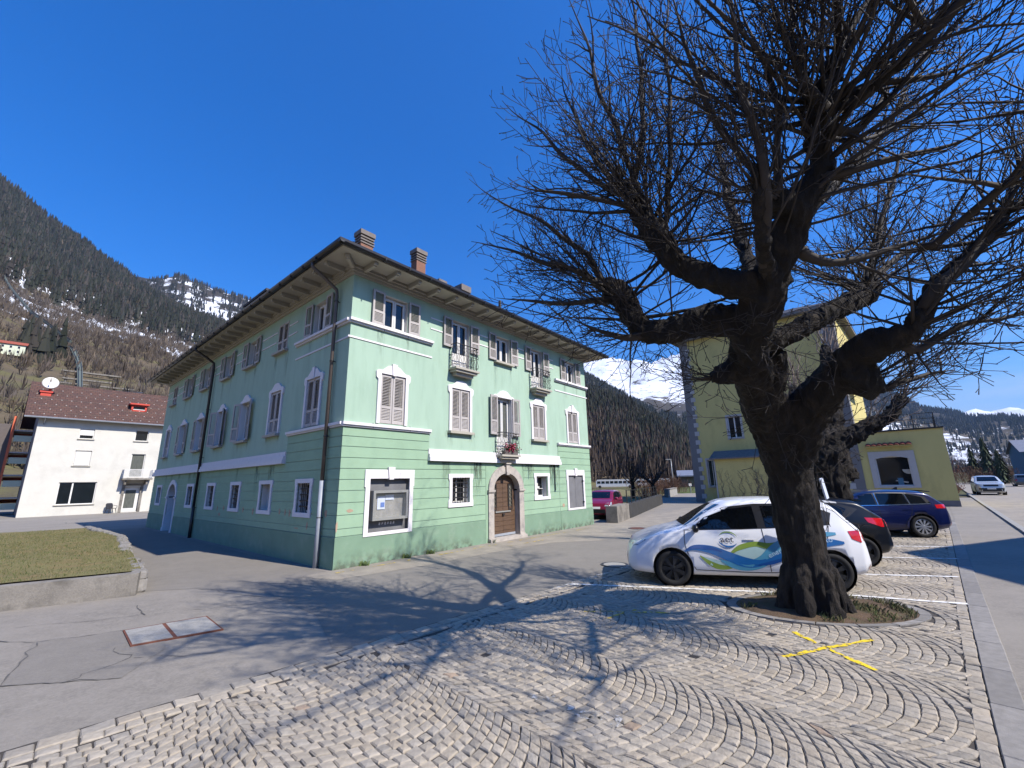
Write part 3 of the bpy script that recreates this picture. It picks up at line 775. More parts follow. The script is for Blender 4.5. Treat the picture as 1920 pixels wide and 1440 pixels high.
for z in (6.99, 7.36):
    for a0, a1 in ((2.78,3.30),(5.02,5.54),(7.22,7.72),(9.44,9.85)): strip_f('thin_line', FM, a0, a1, [(z-.02,z+.02,.018)], M['white_trim'])
    for a0, a1 in ((3.45,4.1),(5.08,6.44),(8.28,9.2),(11.0,12.2),(14.0,15.05),(16.85,18.3),(19.4,20.5)): strip_f('thin_line', SM, a0, a1, [(z-.02,z+.02,.018)], M['white_trim'])
# ---------------------------------------------------------------- windows
def shutter_mesh(w, h, mid):
    mb = MB(); st = .06; t0, t1 = -.018, .018
    mb.box(0, st, t0, t1, 0, h); mb.box(w-st, w, t0, t1, 0, h); mb.box(st, w-st, t0, t1, 0, .08); mb.box(st, w-st, t0, t1, h-.07, h); mb.box(st, w-st, t0, t1, mid-.035, mid+.035)
    def slats(z0, z1, ang, pitch, wd_):
        n = max(1, int(round((z1-z0)/pitch))); dz = (z1-z0)/n
        for i in range(n):
            zc = z0 + (i+.5)*dz; cy, sz = wd_/2*cos(ang), wd_/2*sin(ang)
            mb.add([(st-.003,-cy,zc-sz),(w-st+.003,-cy,zc-sz),(w-st+.003,cy,zc+sz),(st-.003,cy,zc+sz),(st-.003,-cy,zc-sz-.006),(w-st+.003,-cy,zc-sz-.006),(w-st+.003,cy,zc+sz-.006),(st-.003,cy,zc+sz-.006)],
                   [(0,1,2,3),(4,7,6,5),(0,4,5,1),(2,6,7,3)])
    slats(.08, mid-.035, radians(52), .042, .045); slats(mid+.035, h-.07, radians(30), .046, .042)
    return mb.mesh('shutter', M['shutter'])
SH3 = shutter_mesh(.41, 1.06, .40); SH3c = shutter_mesh(.40, 1.02, .36); SH2 = shutter_mesh(.40, 1.42, .46); SH2o = shutter_mesh(.41, 1.46, .5)
def casement(w, h, depth=.20, panel=0, fr=.055, m=None):
    """reveal plus two glazed leaves; local x centred, y into the wall"""
    mb = MB(); a = w/2
    for V in ([(-a,0,0),(-a,depth,0),(-a,depth,h),(-a,0,h)], [(a,0,0),(a,0,h),(a,depth,h),(a,depth,0)], [(-a,0,h),(-a,depth,h),(a,depth,h),(a,0,h)], [(-a,0,0),(a,0,0),(a,depth,0),(-a,depth,0)]): mb.add(V, [(0,1,2,3)])
    y0, y1 = depth-.06, depth
    mb.box(-a,-a+.05,y0,y1,0,h); mb.box(a-.05,a,y0,y1,0,h); mb.box(-a+.05,a-.05,y0,y1,h-.05,h); mb.box(-a+.05,a-.05,y0,y1,0,.05)
    for s in (-1, 1):
        x0, x1 = (-a+.052, -.006) if s < 0 else (.006, a-.052); yy0 = y0-.02
        mb.box(x0,x0+fr,yy0,y1-.01,.052,h-.052); mb.box(x1-fr,x1,yy0,y1-.01,.052,h-.052); mb.box(x0+fr,x1-fr,yy0,y1-.01,h-.052-fr,h-.052); mb.box(x0+fr,x1-fr,yy0,y1-.01,.052,.052+fr)
        if panel: mb.box(x0+fr,x1-fr,yy0+.01,y1-.012,.052+fr,panel)
    return mb.mesh('window', M['window_white'])
CM3 = casement(.84, 1.03); CM3d = casement(.84, 1.78, panel=.62); CM2 = casement(.84, 1.45); CM2d = casement(.84, 2.18, panel=.7)
def pane_mesh(x0, x1, z0, z1, y, m):
    return MB().add([(x0,y,z0),(x1,y,z0),(x1,y,z1),(x0,y,z1)], [(0,1,2,3)]).mesh('pane', m)
def panes_for(w, h, zlo=.1, m=M['glass_dark'], y=.165):
    a = w/2; return [pane_mesh(-a+.1, -.05, zlo, h-.1, y, m), pane_mesh(.05, a-.1, zlo, h-.1, y, m)]
PN3 = panes_for(.84,1.03); PN3d = panes_for(.84,1.78,.62); PN2 = panes_for(.84,1.45); PN2d = panes_for(.84,2.18,.7,M['glass_curtain'])
def surround_mesh(h, hw=.42, key=True):
    L = [(-hw-.10,-.0),(-hw-.10,h-.18),(-hw-.16,h-.12),(-hw-.17,h+.05),(-hw-.10,h+.10),(-hw+.02,h+.10),(-hw+.10,h+.16),(-.20,h+.255),(-.08,h+.29)]
    lp = L + [(-x, z) for x, z in reversed(L)] + [(hw,0),(hw,h),(-hw,h),(-hw,0)]
    mb = MB(); mb.prism([lp], lambda a, b, d: (a, -d, b), -.005, .045)
    if key: mb.prism([[(-.055,h-.02),(.055,h-.02),(.085,h+.33),(-.085,h+.33)]], lambda a, b, d: (a, -d, b), .0, .075)
    return mb.mesh('surround', M['white_trim'])
SURK = surround_mesh(1.45); SUR = surround_mesh(1.45, key=False)
SILL = MB().box(-.54,.54,-.14,.02,-.085,-.005).mesh('sill', M['cream_trim'])
def hooks(par, hw):
    for s in (-1, 1):
        mb = MB(); mb.tube([(s*(hw+.62),-.01,-.02),(s*(hw+.62),-.06,-.02),(s*(hw+.62),-.065,-.16)], .007, 4); mb.build('shutter_hook', M['iron'], par)
def place(facade, c, z0, me, name='window'):
    o = link(name, me, GH)
    if facade == 'F': o.location = (c, 0, z0)
    else: o.location = (0, c, z0); o.rotation_euler = (0, 0, -pi/2)
    return o
rw = random.Random(9)
def dress(win, panes, shut, state, h, hw=.42, sill=True, sur=None):
    for pm in panes:
        p = link('pane', pm, win)
    if sur: link('surround', sur, win)
    if sill: link('sill', SILL, win)
    if state == 'closed':
        for x in (-hw+.01, .005): s = link('shutter', shut[0], win); s.location = (x, .012, .015)
    else:
        w = .41
        for sd_ in (-1, 1):
            s = link('shutter', shut[1], win); an = rw.uniform(.03, .10) if state == 'open' else rw.uniform(.2,.5)
            if sd_ > 0: s.location = (hw+.02, -.045, .0); s.rotation_euler = (0, 0, -an)
            else:
                s.location = (-hw-.02 - w*cos(an), -.045 - w*sin(an), .0); s.rotation_euler = (0, 0, an)
            hk = MB().box(.0,.02,-.05,-.03,.5,.6)
for i, c in enumerate(FC):
    if i in (1, 3):
        w = place('F', c, 5.80, CM3d); dress(w, PN3d, (SH3c, SH3), 'none', 1.78, sill=False)
        for sd_ in (-1, 1):
            s = link('shutter', SH3, w); an = .06; s.location = (.44, -.045, .73) if sd_ > 0 else (-.44-.41*cos(an), -.045-.41*sin(an), .73); s.rotation_euler = (0, 0, -an if sd_ > 0 else an)
        for ch in list(w.children):
            if ch.name.startswith('shutter') and ch.location.z < .5: bpy.data.objects.remove(ch)
    else:
        w = place('F', c, 6.55, CM3); dress(w, PN3, (SH3c, SH3), 'open', 1.03, sill=(i == 2)); hooks(w, -.2)
    if i == 2:
        w = place('F', c, 2.95, CM2d); dress(w, PN2d, (SH2, SH2o), 'none', 2.18, sill=False)
        for ch in list(w.children):
            if ch.name.startswith('shutter'): bpy.data.objects.remove(ch)
        s_ = link('surround', SUR, w); s_.location = (0, 0, .73)
        for sd_ in (-1, 1):
            s = link('shutter', SH2o, w); an = .07; s.location = (.44, -.075, .75) if sd_ > 0 else (-.44-.41*cos(an), -.075-.41*sin(an), .75); s.rotation_euler = (0, 0, -an if sd_ > 0 else an)
    else:
        w = place('F', c, 3.68, CM2); dress(w, PN2, (SH2, SH2o), 'closed', 1.45, sill=(i in (1,3)), sur=(SURK if i in (0,4) else SUR)); hooks(w, .0)
st3 = ['open','closed','open','open','open','open','closed']; st2 = ['closed','closed','ajar','ajar','open','open','closed']
for i, c in enumerate(SCN):
    w = place('S', c, 6.55, CM3); dress(w, PN3, (SH3c, SH3), st3[i], 1.03, sill=(i > 0))
    w = place('S', c, 3.68, CM2); dress(w, PN2, (SH2, SH2o), st2[i], 1.45, sill=(i > 0), sur=(SURK if i == 0 else SUR))
# ground floor grille windows
def ring_mesh(w, h, t, ear=.035, dep=.05):
    a = w/2 + t; lp = [(-a-ear,-t),(-a-ear,.06),(-a,.14),(-a,h-.10),(-a-ear,h-.02),(-a-ear,h+t),(a+ear,h+t),(a+ear,h-.02),(a,h-.10),(a,.14),(a+ear,.06),(a+ear,-t)]
    mb = MB(); mb.prism([lp, [(-w/2,0),(-w/2,h),(w/2,h),(w/2,0)]], lambda x, z, d: (x, -d, z), -.03, dep); return mb.mesh('surround', M['white_trim'])
def recess_mesh(w, h, dep=.26):
    mb = MB(); a = w/2
    for V in ([(-a,0,0),(-a,dep,0),(-a,dep,h),(-a,0,h)], [(a,0,0),(a,0,h),(a,dep,h),(a,dep,0)], [(-a,0,h),(-a,dep,h),(a,dep,h),(a,0,h)], [(-a,0,0),(a,0,0),(a,dep,0),(-a,dep,0)]): mb.add(V, [(0,1,2,3)])
    mb.box(-a,-a+.05,dep-.05,dep,0,h); mb.box(a-.05,a,dep-.05,dep,0,h); mb.box(-.03,.03,dep-.05,dep,0,h); mb.box(-a+.05,-.03,dep-.05,dep,h-.05,h); mb.box(.03,a-.05,dep-.05,dep,h-.05,h); mb.box(-a+.05,-.03,dep-.05,dep,0,.05); mb.box(.03,a-.05,dep-.05,dep,0,.05)
    return mb.mesh('window', M['window_white'])
def grille_mesh(w, h, nv, nh, y=.06):
    mb = MB()
    for i in range(1, nv+1): mb.tube([(-w/2 + w*i/(nv+1), y, 0), (-w/2 + w*i/(nv+1), y, h)], .011, 5)
    for i in range(1, nh+1): mb.bar((-w/2, y, h*i/(nh+1)), (w/2, y, h*i/(nh+1)), .012, .03)
    return mb.mesh('grille', M['iron'])
RG, RC, GR = ring_mesh(.78,.80,.12), recess_mesh(.78,.80), grille_mesh(.78,.80,6,4)
RC2 = recess_mesh(.76,.80); RG2 = ring_mesh(.76,.80,.12); GP = pane_mesh(-.34,.34,.05,.75,.245,M['glass_dark'])
for fac, c, z, gr in [('F',4.18,1.37,True),('F',8.665,1.40,False)] + [('S',c,1.28,k != 1) for k, c in enumerate(SG)]:
    w = place(fac, c, z, RC if fac == 'S' else RC2); link('pane', GP, w); link('surround', RG, w)
    if gr: link('grille', GR, w)
    elif fac == 'F':
        mb = MB(); mb.box(-.36,.36,.18,.20,.30,.32); mb.box(-.30,-.12,.15,.19,.05,.14); mb.box(-.30,.05,.15,.17,.32,.40); mb.build('shelf', M['window_white'], w)
# notice window and the closed grey shutters: white stone frames with keystone
def head_frame(a0, a1, z0, z1, t, name, facade_o=.05):
    mb = MB(); c = (a0+a1)/2
    lp = [(a0-t,z0-t*.7),(a0-t,z1-.22),(a0-t-.03,z1-.22),(a0-t-.03,z1+.24),(a1+t+.03,z1+.24),(a1+t+.03,z1-.22),(a1+t,z1-.22),(a1+t,z0-t*.7)]
    mb.prism([lp, [(a0,z0),(a0,z1),(a1,z1),(a1,z0)]], lambda x, z, d: (x, -d, z), -.03, facade_o)
    mb.prism([[(c-.07,z1-.03),(c+.07,z1-.03),(c+.11,z1+.31),(c-.11,z1+.31)]], lambda x, z, d: (x, -d, z), .0, facade_o+.035)
    for k in (-2,-1,1,2):
        x = c + k*(a1-a0+.2)/5.2; mb.prism([[(x-.006,z1+.015),(x+.006,z1+.015),(x+.006+k*.03,z1+.225),(x-.006+k*.03,z1+.225)]], lambda x_, z_, d: (x_, -d, z_), facade_o-.01, facade_o+.004)
    return mb.build(name, M['white_trim'], GH)
bw = head_frame(.85, 2.13, .77, 2.16, .13, 'notice_recess_frame')
mb = MB(); box_f(mb, FM, .84, 2.14, .76, 2.17, -.16, -.10); 
for a0, a1, z0, z1 in ((.84,.85,.77,2.16),(2.13,2.14,.77,2.16),(.84,2.14,2.16,2.17),(.84,2.14,.76,.77)): box_f(mb, FM, a0, a1, z0, z1, -.10, -.0)
mb.build('back_panel', M['board_back'], bw)
hw_ = head_frame(10.63, 11.87, .83, 2.23, .12, 'blind_window_frame')
for k, (a0, a1) in enumerate(((10.635,11.245),(11.255,11.865))):
    mb = MB(); box_f(mb, FM, a0, a1, .835, 2.225, -.06, -.015); mb.build('board_shutter', M['board_back'], hw_)
mb = MB(); box_f(mb, FM, 11.83, 11.90, 1.95, 2.0, -.02, .06); box_f(mb, FM, 11.83, 11.90, 1.02, 1.07, -.02, .06); mb.build('hinge', M['iron'], hw_)
# glazed notice case hung in the recess
nb = empty('notice_case', (*bl(.94, -.0), 1.06), .8746, 'grey metal notice case with pale blue leaflets on the green wall', 'notice board')
mb = MB(); w, h = 1.12, .78
mb.prism([[(0,0),(w,0),(w,h),(0,h)], [(.07,.07),(.07,h-.07),(w-.07,h-.07),(w-.07,.07)]], lambda x, z, d: (x, -d, z), -.09, .10); mb.build('metal_frame', M['board_metal'], nb)
MB().add([(.07,.05,.07),(w-.07,.05,.07),(w-.07,.05,h-.07),(.07,.05,h-.07)], [(0,1,2,3)]).build('cork_back', M['concrete_light'], nb)
for x0, x1, z0, z1, m in ((.20,.44,.28,.62,'paper'),(.45,.72,.52,.66,'paper'),(.30,.42,.34,.46,'paper_blue')):
    y = .03 if m == 'paper' else .02; MB().add([(x0,y,z0),(x1,y,z0),(x1,y,z1),(x0,y,z1)], [(0,1,2,3)]).build('leaflet', M[m], nb)
def glass_clear():
    m = bpy.data.materials.new('clear_glass'); m.use_nodes = True; t = m.node_tree; N = t.nodes
    b = N['Principled BSDF']; b.inputs['Base Color'].default_value = (.5,.55,.55,1); b.inputs['Roughness'].default_value = .05; b.inputs['Alpha'].default_value = .10; M['clear_glass'] = m; return m
glass_clear()
MB().add([(.07,-.07,.07),(w-.07,-.07,.07),(w-.07,-.07,h-.07),(.07,-.07,h-.07)], [(0,1,2,3)]).build('glass_front', M['clear_glass'], nb, fix=False)
# worn painted letters under the case
mb = MB(); rq = random.Random(8)
for k in range(6):
    x = 1.25 + k*.09; mb.prism([[(x,.93),(x+.05,.93+rq.uniform(-.02,.02)),(x+.06,.99),(x+.02,1.0)]], lambda a, b, d: FM(a, b, d), -.100, -.097)
mb.build('faded_lettering', M['white_trim'], bw)
# ---------------------------------------------------------------- arched entrance
ent = link('arched_doorway', bpy.data.meshes.new('arched_doorway'), GH)
bpy.data.objects.remove(ent)
def arch_pts(cx, zs, a, b, n=14, t0=0, t1=pi): return [(cx + a*cos(t0+(t1-t0)*i/n), zs + b*sin(t0+(t1-t0)*i/n)) for i in range(n+1)]
def doorway(mp_, cx, hw, zs, b, tw, m, name, zbase=0.0, dep=.34, key=True, out=.07):
    mb = MB()
    lp = [(cx+hw+tw, zs)] + arch_pts(cx, zs, hw+tw, b+tw+.02)[1:-1] + [(cx-hw-tw, zs), (cx-hw, zs)] + list(reversed(arch_pts(cx, zs, hw, b)[1:-1])) + [(cx+hw, zs)]
    mb.prism([lp], lambda a, z, d: mp_(a, z, d), -.05, out)
    # inner lining of the arch
    P = arch_pts(cx, zs, hw, b); V = [mp_(a, z, -.05) for a, z in P] + [mp_(a, z, -dep) for a, z in P]; n = len(P)
    mb.add(V, [(i, i+1, n+i+1, n+i) for i in range(n-1)])
    for s in (-1, 1):
        a0, a1 = sorted((cx+s*hw, cx+s*(hw+tw)))
        box_f(mb, mp_, a0, a1, zbase, zs-.06, -dep, out-.008)
        box_f(mb, mp_, a0-.035, a1+.035, zs-.07, zs-.005, -.03, out+.04); box_f(mb, mp_, a0-.02, a1+.02, zs-.10, zs-.07, -.03, out+.02)
        box_f(mb, mp_, a0-.02, a1+.02, zbase-.3, zbase+.14, -dep, out+.015)
    if key: mb.prism([[(cx-.075,zs+b-.06),(cx+.075,zs+b-.06),(cx+.10,zs+b+tw+.06),(cx-.10,zs+b+tw+.06)]], lambda a, z, d: mp_(a, z, d), -.04, out+.06); box_f(mb, mp_, cx-.14, cx+.14, zs+b+tw+.06, zs+b+tw+.11, -.02, out+.10)
    return mb.build(name, m, GH)
dw = doorway(FM, 6.45, .71, 1.74, .57, .27, M['stone_door'], 'stone_doorway')
mb = MB(); lp = [(5.74,.12),(5.74,1.74)] + list(reversed(arch_pts(6.45,1.74,.71,.57)[1:-1])) + [(7.16,1.74),(7.16,.12)]
mb.prism([lp], lambda a, z, d: FM(a, z, d), -.34, -.30); door = mb.build('door', M['wood_door'], GH)
k = 0; z = .135
while z < 2.2:
    for a0, a1 in ((5.77,6.445),(6.455,7.13)):
        if .98 < z < 1.95: a0, a1 = (6.12,6.445) if a0 < 6 else (6.455,6.72)
        zt = min(z + .155, 2.26)
        if z > 1.74:
            half = .71*sqrt(max(0, 1-((zt-1.74)/.57)**2)); a0 = max(a0, 6.45-half); a1 = min(a1, 6.45+half)
        if a1 - a0 > .05:
            mb = MB(); box_f(mb, FM, a0, a1, z, zt, -.30, -.272); mb.build('door_board', M['wood_door'], door)
    z += .165
for a0, a1 in ((5.86,6.09),(6.75,6.98)):
    mb = MB(); mb.prism([[(a0,1.0),(a1,1.0),(a1,1.93),(a0,1.93)], [(a0+.03,1.03),(a0+.03,1.90),(a1-.03,1.90),(a1-.03,1.03)]], lambda a, z_, d: FM(a, z_, d), -.30, -.255); mb.build('panel_frame', M['iron'], door)
    mb = MB(); box_f(mb, FM, a0+.03, a1-.03, 1.03, 1.90, -.29, -.285); mb.build('door_glass', M['door_glass'], door)
    mb = MB()
    for i in range(6):
        zc = 1.10 + i*.145; mb.lathe([(.055,-.004),(.068,0),(.055,.004)], 12, 'y', ((a0+a1)/2, .272, zc), True)
    mb.build('scroll_grille', M['iron'], door)
mb = MB(); box_f(mb, FM, 6.02, 6.85, .93, .975, -.272, -.235); mb.build('letter_rail', M['board_metal'], door)
mb = MB(); box_f(mb, FM, 6.40, 6.50, .82, .88, -.272, -.22); mb.build('door_handle', M['iron'], door)
mb = MB(); box_f(mb, FM, 5.76, 7.14, .12, .20, -.272, -.262); mb.build('kick_plate', M['pipe_grey'], door)
door.location = (0, -.11, 0)
mb = MB(); box_f(mb, FM, 5.46, 7.46, -.3, .10, -.34, .16); mb.build('threshold', M['stone_door'], GH)
# side arched door
dw2 = doorway(SM, 16.16, .71, 1.62, .60, .19, M['white_trim'], 'side_doorway', key=False, out=.05)
mb = MB(); lp = [(15.45,.0),(15.45,1.62)] + list(reversed(arch_pts(16.16,1.62,.71,.60)[1:-1])) + [(16.87,1.62),(16.87,.0)]
mb.prism([lp], lambda a, z_, d: SM(a, z_, d), -.34, -.30); sdoor = mb.build('side_door', M['plaster_plinth'], GH)
mb = MB(); box_f(mb, SM, 16.145, 16.175, .05, 2.2, -.30, -.28); mb.build('door_seam', M['gutter'], sdoor)
# ---------------------------------------------------------------- balconettes
def balcony(c, z, w, dep, h, name='balcony'):
    mb = MB(); box_f(mb, FM, c-w/2, c+w/2, z-.07, z, 0, dep); box_f(mb, FM, c-w/2+.06, c+w/2-.06, z-.15, z-.07, 0, dep-.06); box_f(mb, FM, c-w/2+.16, c+w/2-.16, z-.25, z-.15, 0, dep-.16)
    b = mb.build(name, M['cream_trim'], GH)
    mb = MB(); x0, x1, o = c-w/2+.04, c+w/2-.04, dep-.04; path = [FM(x0,0,0.0), FM(x0,0,o), FM(x1,0,o), FM(x1,0,0.0)]
    def at(s_):
        ds = [(x0,0),(x0,o),(x1,o),(x1,0)]; tot = 2*o + (x1-x0); s = s_*tot
        for (a, b_), (c_, d_) in zip(ds, ds[1:]):
            L = abs(c_-a)+abs(d_-b_)
            if s <= L: return (a+(c_-a)*s/L, b_+(d_-b_)*s/L)
            s -= L
        return ds[-1]
    for zz, r in ((z+h,.016),(z+.10,.010),(z+h*.55,.008),(z+h-.1,.008)): mb.tube([(p[0], p[1], zz) for p in path], r, 5)
    n = int((2*o + w)/.085)
    for i in range(n+1):
        a, oo = at(i/n); bulge = .07
        if i % 2 == 0: mb.tube([FM(a, z, oo), FM(a, z+h, oo)], .008, 4)
        else:
            pts = []
            for j in range(9):
                t = j/8; zz = z + .1 + (h-.2)*t; f = sin(t*4*pi)*.032
                pts.append(FM(a + (f if oo > o-.01 else 0), zz, oo + (0 if oo > o-.01 else f)))
            mb.tube(pts, .007, 4)
    for k in range(4):   # rings of the ornament
        a = x0 + (x1-x0)*(k+.5)/4; mb.lathe([(.05,-.005),(.062,0),(.05,.005)], 10, 'y', FM(a, z+h*.76, o), True)
    mb.build('railing', M['iron'], b); return b
balcony(4.15, 5.80, 1.12, .38, .82); balcony(8.60, 5.80, 1.12, .38, .82); balcony(6.40, 2.97, 1.06, .36, .80)
# flowers on the lower balconette
fp = empty('flower_planter', (*bl(6.42, -.27), 2.98), .8746, 'planter of red flowers on the balconette over the arched door', 'flower pot')
MB().box(-.38,.38,-.06,.08,0,.14).build('planter_box', M['shutter_dark'], fp)
mb = MB(); rq = random.Random(2)
for _ in range(420):
    x, y, z = rq.gauss(0,.20), rq.gauss(0,.06), .12 + abs(rq.gauss(0,.13)); s = rq.uniform(.018,.04); v = Vector((rq.uniform(-1,1), rq.uniform(-1,1), rq.uniform(-1,1))).normalized(); u_ = v.orthogonal().normalized()*s; w_ = v.cross(u_).normalized()*s*.6; c = Vector((x,y,z)); g = rq.uniform(.6,1.3)
    mb.add([c-u_, c+w_, c+u_, c-w_], [(0,1,2,3)], (.05*g,.085*g,.03*g))
mb.build('leaves', M['leaf_green'], fp, fix=False)
mb = MB()
for _ in range(150):
    x, y, z = rq.gauss(.02,.19), rq.gauss(-.04,.06), .26 + rq.gauss(0,.08); s = rq.uniform(.02,.035); c = Vector((x,y,z)); cc = rq.choice([(.55,.04,.07),(.60,.12,.2),(.5,.02,.05),(.65,.3,.38)])
    for k in range(3):
        v = Vector((rq.uniform(-1,1), rq.uniform(-1,1), rq.uniform(-1,1))).normalized(); u_ = v.orthogonal().normalized()*s; w_ = v.cross(u_).normalized()*s; mb.add([c-u_, c+w_, c+u_, c-w_], [(0,1,2,3)], cc)
mb.build('blossoms', M['flower_red'], fp, fix=False)
# ---------------------------------------------------------------- eaves and roof
OV = .78
mb = MB()
for o, z0, z1 in ((.05,7.86,7.94),(.10,7.94,8.02),(.16,8.02,8.10)):
    mb.box(-o, L1+o, -o, L2+o, z0, z1)
mb.build('cornice', M['cream_trim'], GH)
MB().box(-OV, L1+OV, -OV, L2+OV, 8.10, 8.145).build('soffit', M['cream_trim'], GH)
BRK = MB(); BRK.box(-.06,.06,-.56,0,-.105,0); BRK.box(-.05,.05,-.50,0,-.14,-.105); brk = BRK.mesh('eave_bracket', M['cream_trim'])
nb_ = 17
for i in range(nb_):
    o = link('eave_bracket', brk, GH); o.location = (.25 + (L1-.5)*i/(nb_-1), -.15, 8.10)
for i in range(28):
    o = link('eave_bracket', brk, GH); o.location = (-.15, .3 + (L2-.6)*i/27, 8.10); o.rotation_euler = (0,0,-pi/2)
o = link('eave_bracket', brk, GH); o.location = (-.12,-.12,8.10); o.rotation_euler = (0,0,-pi/4)
mb = MB(); e = OV+.06; ez = 8.16; sl_ = .42; rz_ = ez + sl_*(L1/2+e); xm = L1/2
ry0, ry1 = -e + (L1/2+e), L2+e-(L1/2+e)
mb.add([(-e,-e,ez),(L1+e,-e,ez),(L1+e,L2+e,ez),(-e,L2+e,ez),(xm,ry0,rz_),(xm,ry1,rz_)], [(0,1,4),(1,2,5,4),(2,3,5),(3,0,4,5)])
mb.add([(-e,-e,ez-.012),(L1+e,-e,ez-.012),(L1+e,L2+e,ez-.012),(-e,L2+e,ez-.012)], [(3,2,1,0)])
roof = mb.build('roof', M['roof_slate'], GH, fix=False)
mb = MB()     # ragged slate edge courses near the eave
rq = random.Random(6)
for k in range(3):
    dz = .42*(.0+.32*k) + .025
    for (x0,y0,x1,y1,nx,ny) in ((-e,-e,L1+e,-e,0,1),(-e,-e,-e,L2+e,1,0)):
        L = abs(x1-x0)+abs(y1-y0); s = .32*k + .05
        while s < L - .32*k - .6:
            w = rq.uniform(.3,.55); t0, t1 = s/L, min(1,(s+w-.01)/L); ins = .32*k; h = rq.uniform(0,.018)
            p = [(lerp(x0,x1,t0)+nx*ins, lerp(y0,y1,t0)+ny*ins, ez+dz+h), (lerp(x0,x1,t1)+nx*ins, lerp(y0,y1,t1)+ny*ins, ez+dz+h)]
            q = [(a+nx*.36, b+ny*.36, c+.36*.42) for a, b, c in p]; mb.add(p + list(reversed(q)) + [(a,b,c-.03) for a,b,c in p], [(0,1,2,3),(0,4,5,1)]); s += w
mb.build('slates', M['roof_slate'], roof); 
mb = MB(); g = OV+.10; gz_ = 8.17
prof = [(-.075,.045),(-.07,-.02),(-.03,-.06),(.03,-.06),(.07,-.02),(.075,.045)]
def gut(p, q, n_):
    V = []
    for c in (p, q):
        for a, b in prof: V.append((c[0]+n_[0]*a, c[1]+n_[1]*a, c[2]+b))
    mb.add(V, [(i, i+1, 6+i+1, 6+i) for i in range(5)] + [tuple(range(6)), tuple(range(6,12))])
gut((-g-.07,-g,gz_),(L1+g+.07,-g,gz_),(0,-1)); gut((-g,-g-.07,gz_),(-g,L2+g+.07,gz_),(-1,0)); gut((L1+g,-g,gz_),(L1+g,L2+g,gz_),(1,0))
for i in range(16): x = .4+i*.8; mb.box(x-.015,x+.015,-g-.085,-g+.08,gz_-.07,gz_+.05)
for i in range(26): y = .4+i*.8; mb.box(-g-.085,-g+.08,y-.015,y+.015,gz_-.07,gz_+.05)
mb.build('gutter', M['gutter'], GH)
def downpipe(v, zsplit, m_top, m_low):
    mb = MB(); mb.tube([(-g,v,8.12),(-g,v,8.0),(-.45,v,7.75),(-.13,v,7.55),(-.11,v,7.35),(-.11,v,zsplit)], .052, 10)
    p = mb.build('downpipe', m_top, GH, smooth=True)
    mb = MB(); mb.tube([(-.11,v,zsplit+.03),(-.11,v,-.3)], .062, 10); mb.build('lower_pipe', m_low, p, smooth=True)
    for z in (7.2,5.4,3.3,1.2):
        mb = MB(); mb.lathe([(.058,-.02),(.068,0),(.058,.02)], 10, 'z', (-.11,v,z)); mb.bar((-.11,v,z),(0,v,z),.02); mb.build('pipe_clamp', M['iron'], p)
downpipe(.70, 2.1, M['pipe_brown'], M['pipe_grey']); downpipe(11.85, 1.2, M['gutter'], M['gutter'])
def chimney(u, v, w, d, zt, zb, caps=4, m=M['brick']):
    mb = MB(); mb.box(u-w/2,u+w/2,v-d/2,v+d/2,zb,zt-.42); ch = mb.build('chimney', m, GH)
    mb = MB()
    for k in range(caps):
        z = zt-.42+.105*k; mb.box(u-w/2-.03,u+w/2+.03,v-d/2-.03,v+d/2+.03,z,z+.05); mb.box(u-w/2+.06,u+w/2-.06,v-d/2+.06,v+d/2-.06,z+.05,z+.105)
    mb.box(u-w/2-.05,u+w/2+.05,v-d/2-.05,v+d/2+.05,zt-.42+.105*caps,zt+.06); mb.build('chimney_cap', M['chimney_cap'], ch)
    mb = MB(); z = zb
    while z < zt-.45: mb.box(u-w/2-.003,u+w/2+.003,v-d/2-.003,v+d/2+.003,z,z+.008); z += .075
    mb.build('mortar_joint', M['mortar'], ch)
chimney(1.22,1.75,.46,.36,10.42,8.9,3); chimney(3.55,1.8,.42,.34,10.78,8.9,3); chimney(6.0,1.9,.46,.36,10.2,8.9,2,M['chimney_cap'])
chimney(4.72,1.9,.32,.32,9.98,8.9,1)
MB().tube([(8.3,1.8,8.9),(8.3,1.8,10.35)], .07, 8).build('vent_pipe', M['gutter'], GH)
mb = MB(); mb.box(1.0,3.4,9.6,12.2,8.8,10.75); mb.box(.85,3.5,9.45,12.35,10.75,10.86); mb.build('roof_dormer', M['roof_slate'], GH)

# ---------------------------------------------------------------- rain streaks and splash dirt on the stucco
def stain_mat(name, col, amt, down):
    m = bpy.data.materials.new(name); m.use_nodes = True; t = m.node_tree; N = t.nodes; b = N['Principled BSDF']; b.inputs['Base Color'].default_value = (*col, 1); b.inputs['Roughness'].default_value = 1; b.inputs['Specular IOR Level'].default_value = 0
    tc = N.new('ShaderNodeTexCoord'); sp = N.new('ShaderNodeSeparateXYZ'); t.links.new(tc.outputs['Generated'], sp.inputs[0])
    mp_ = N.new('ShaderNodeMapping'); mp_.inputs['Scale'].default_value = (9, 9, 1.2) if down else (3, 3, 3); t.links.new(tc.outputs['Object'], mp_.inputs[0])
    n = N.new('ShaderNodeTexNoise'); n.inputs['Scale'].default_value = 2.2; n.inputs['Detail'].default_value = 6; t.links.new(mp_.outputs[0], n.inputs['Vector'])
    z = sp.outputs['Z'] if down else mathn(t, 'SUBTRACT', 1.0, sp.outputs['Z'])
    nz_ = mathn(t, 'MULTIPLY', mathn(t, 'SUBTRACT', n.outputs['Fac'], .40), 5.0, True)
    ed = None
    for ax in ('X', 'Y'): pass
    a = mathn(t, 'MULTIPLY', mathn(t, 'MULTIPLY', mathn(t, 'POWER', z, 1.6), nz_), amt, True); t.links.new(a, b.inputs['Alpha']); M[name] = m
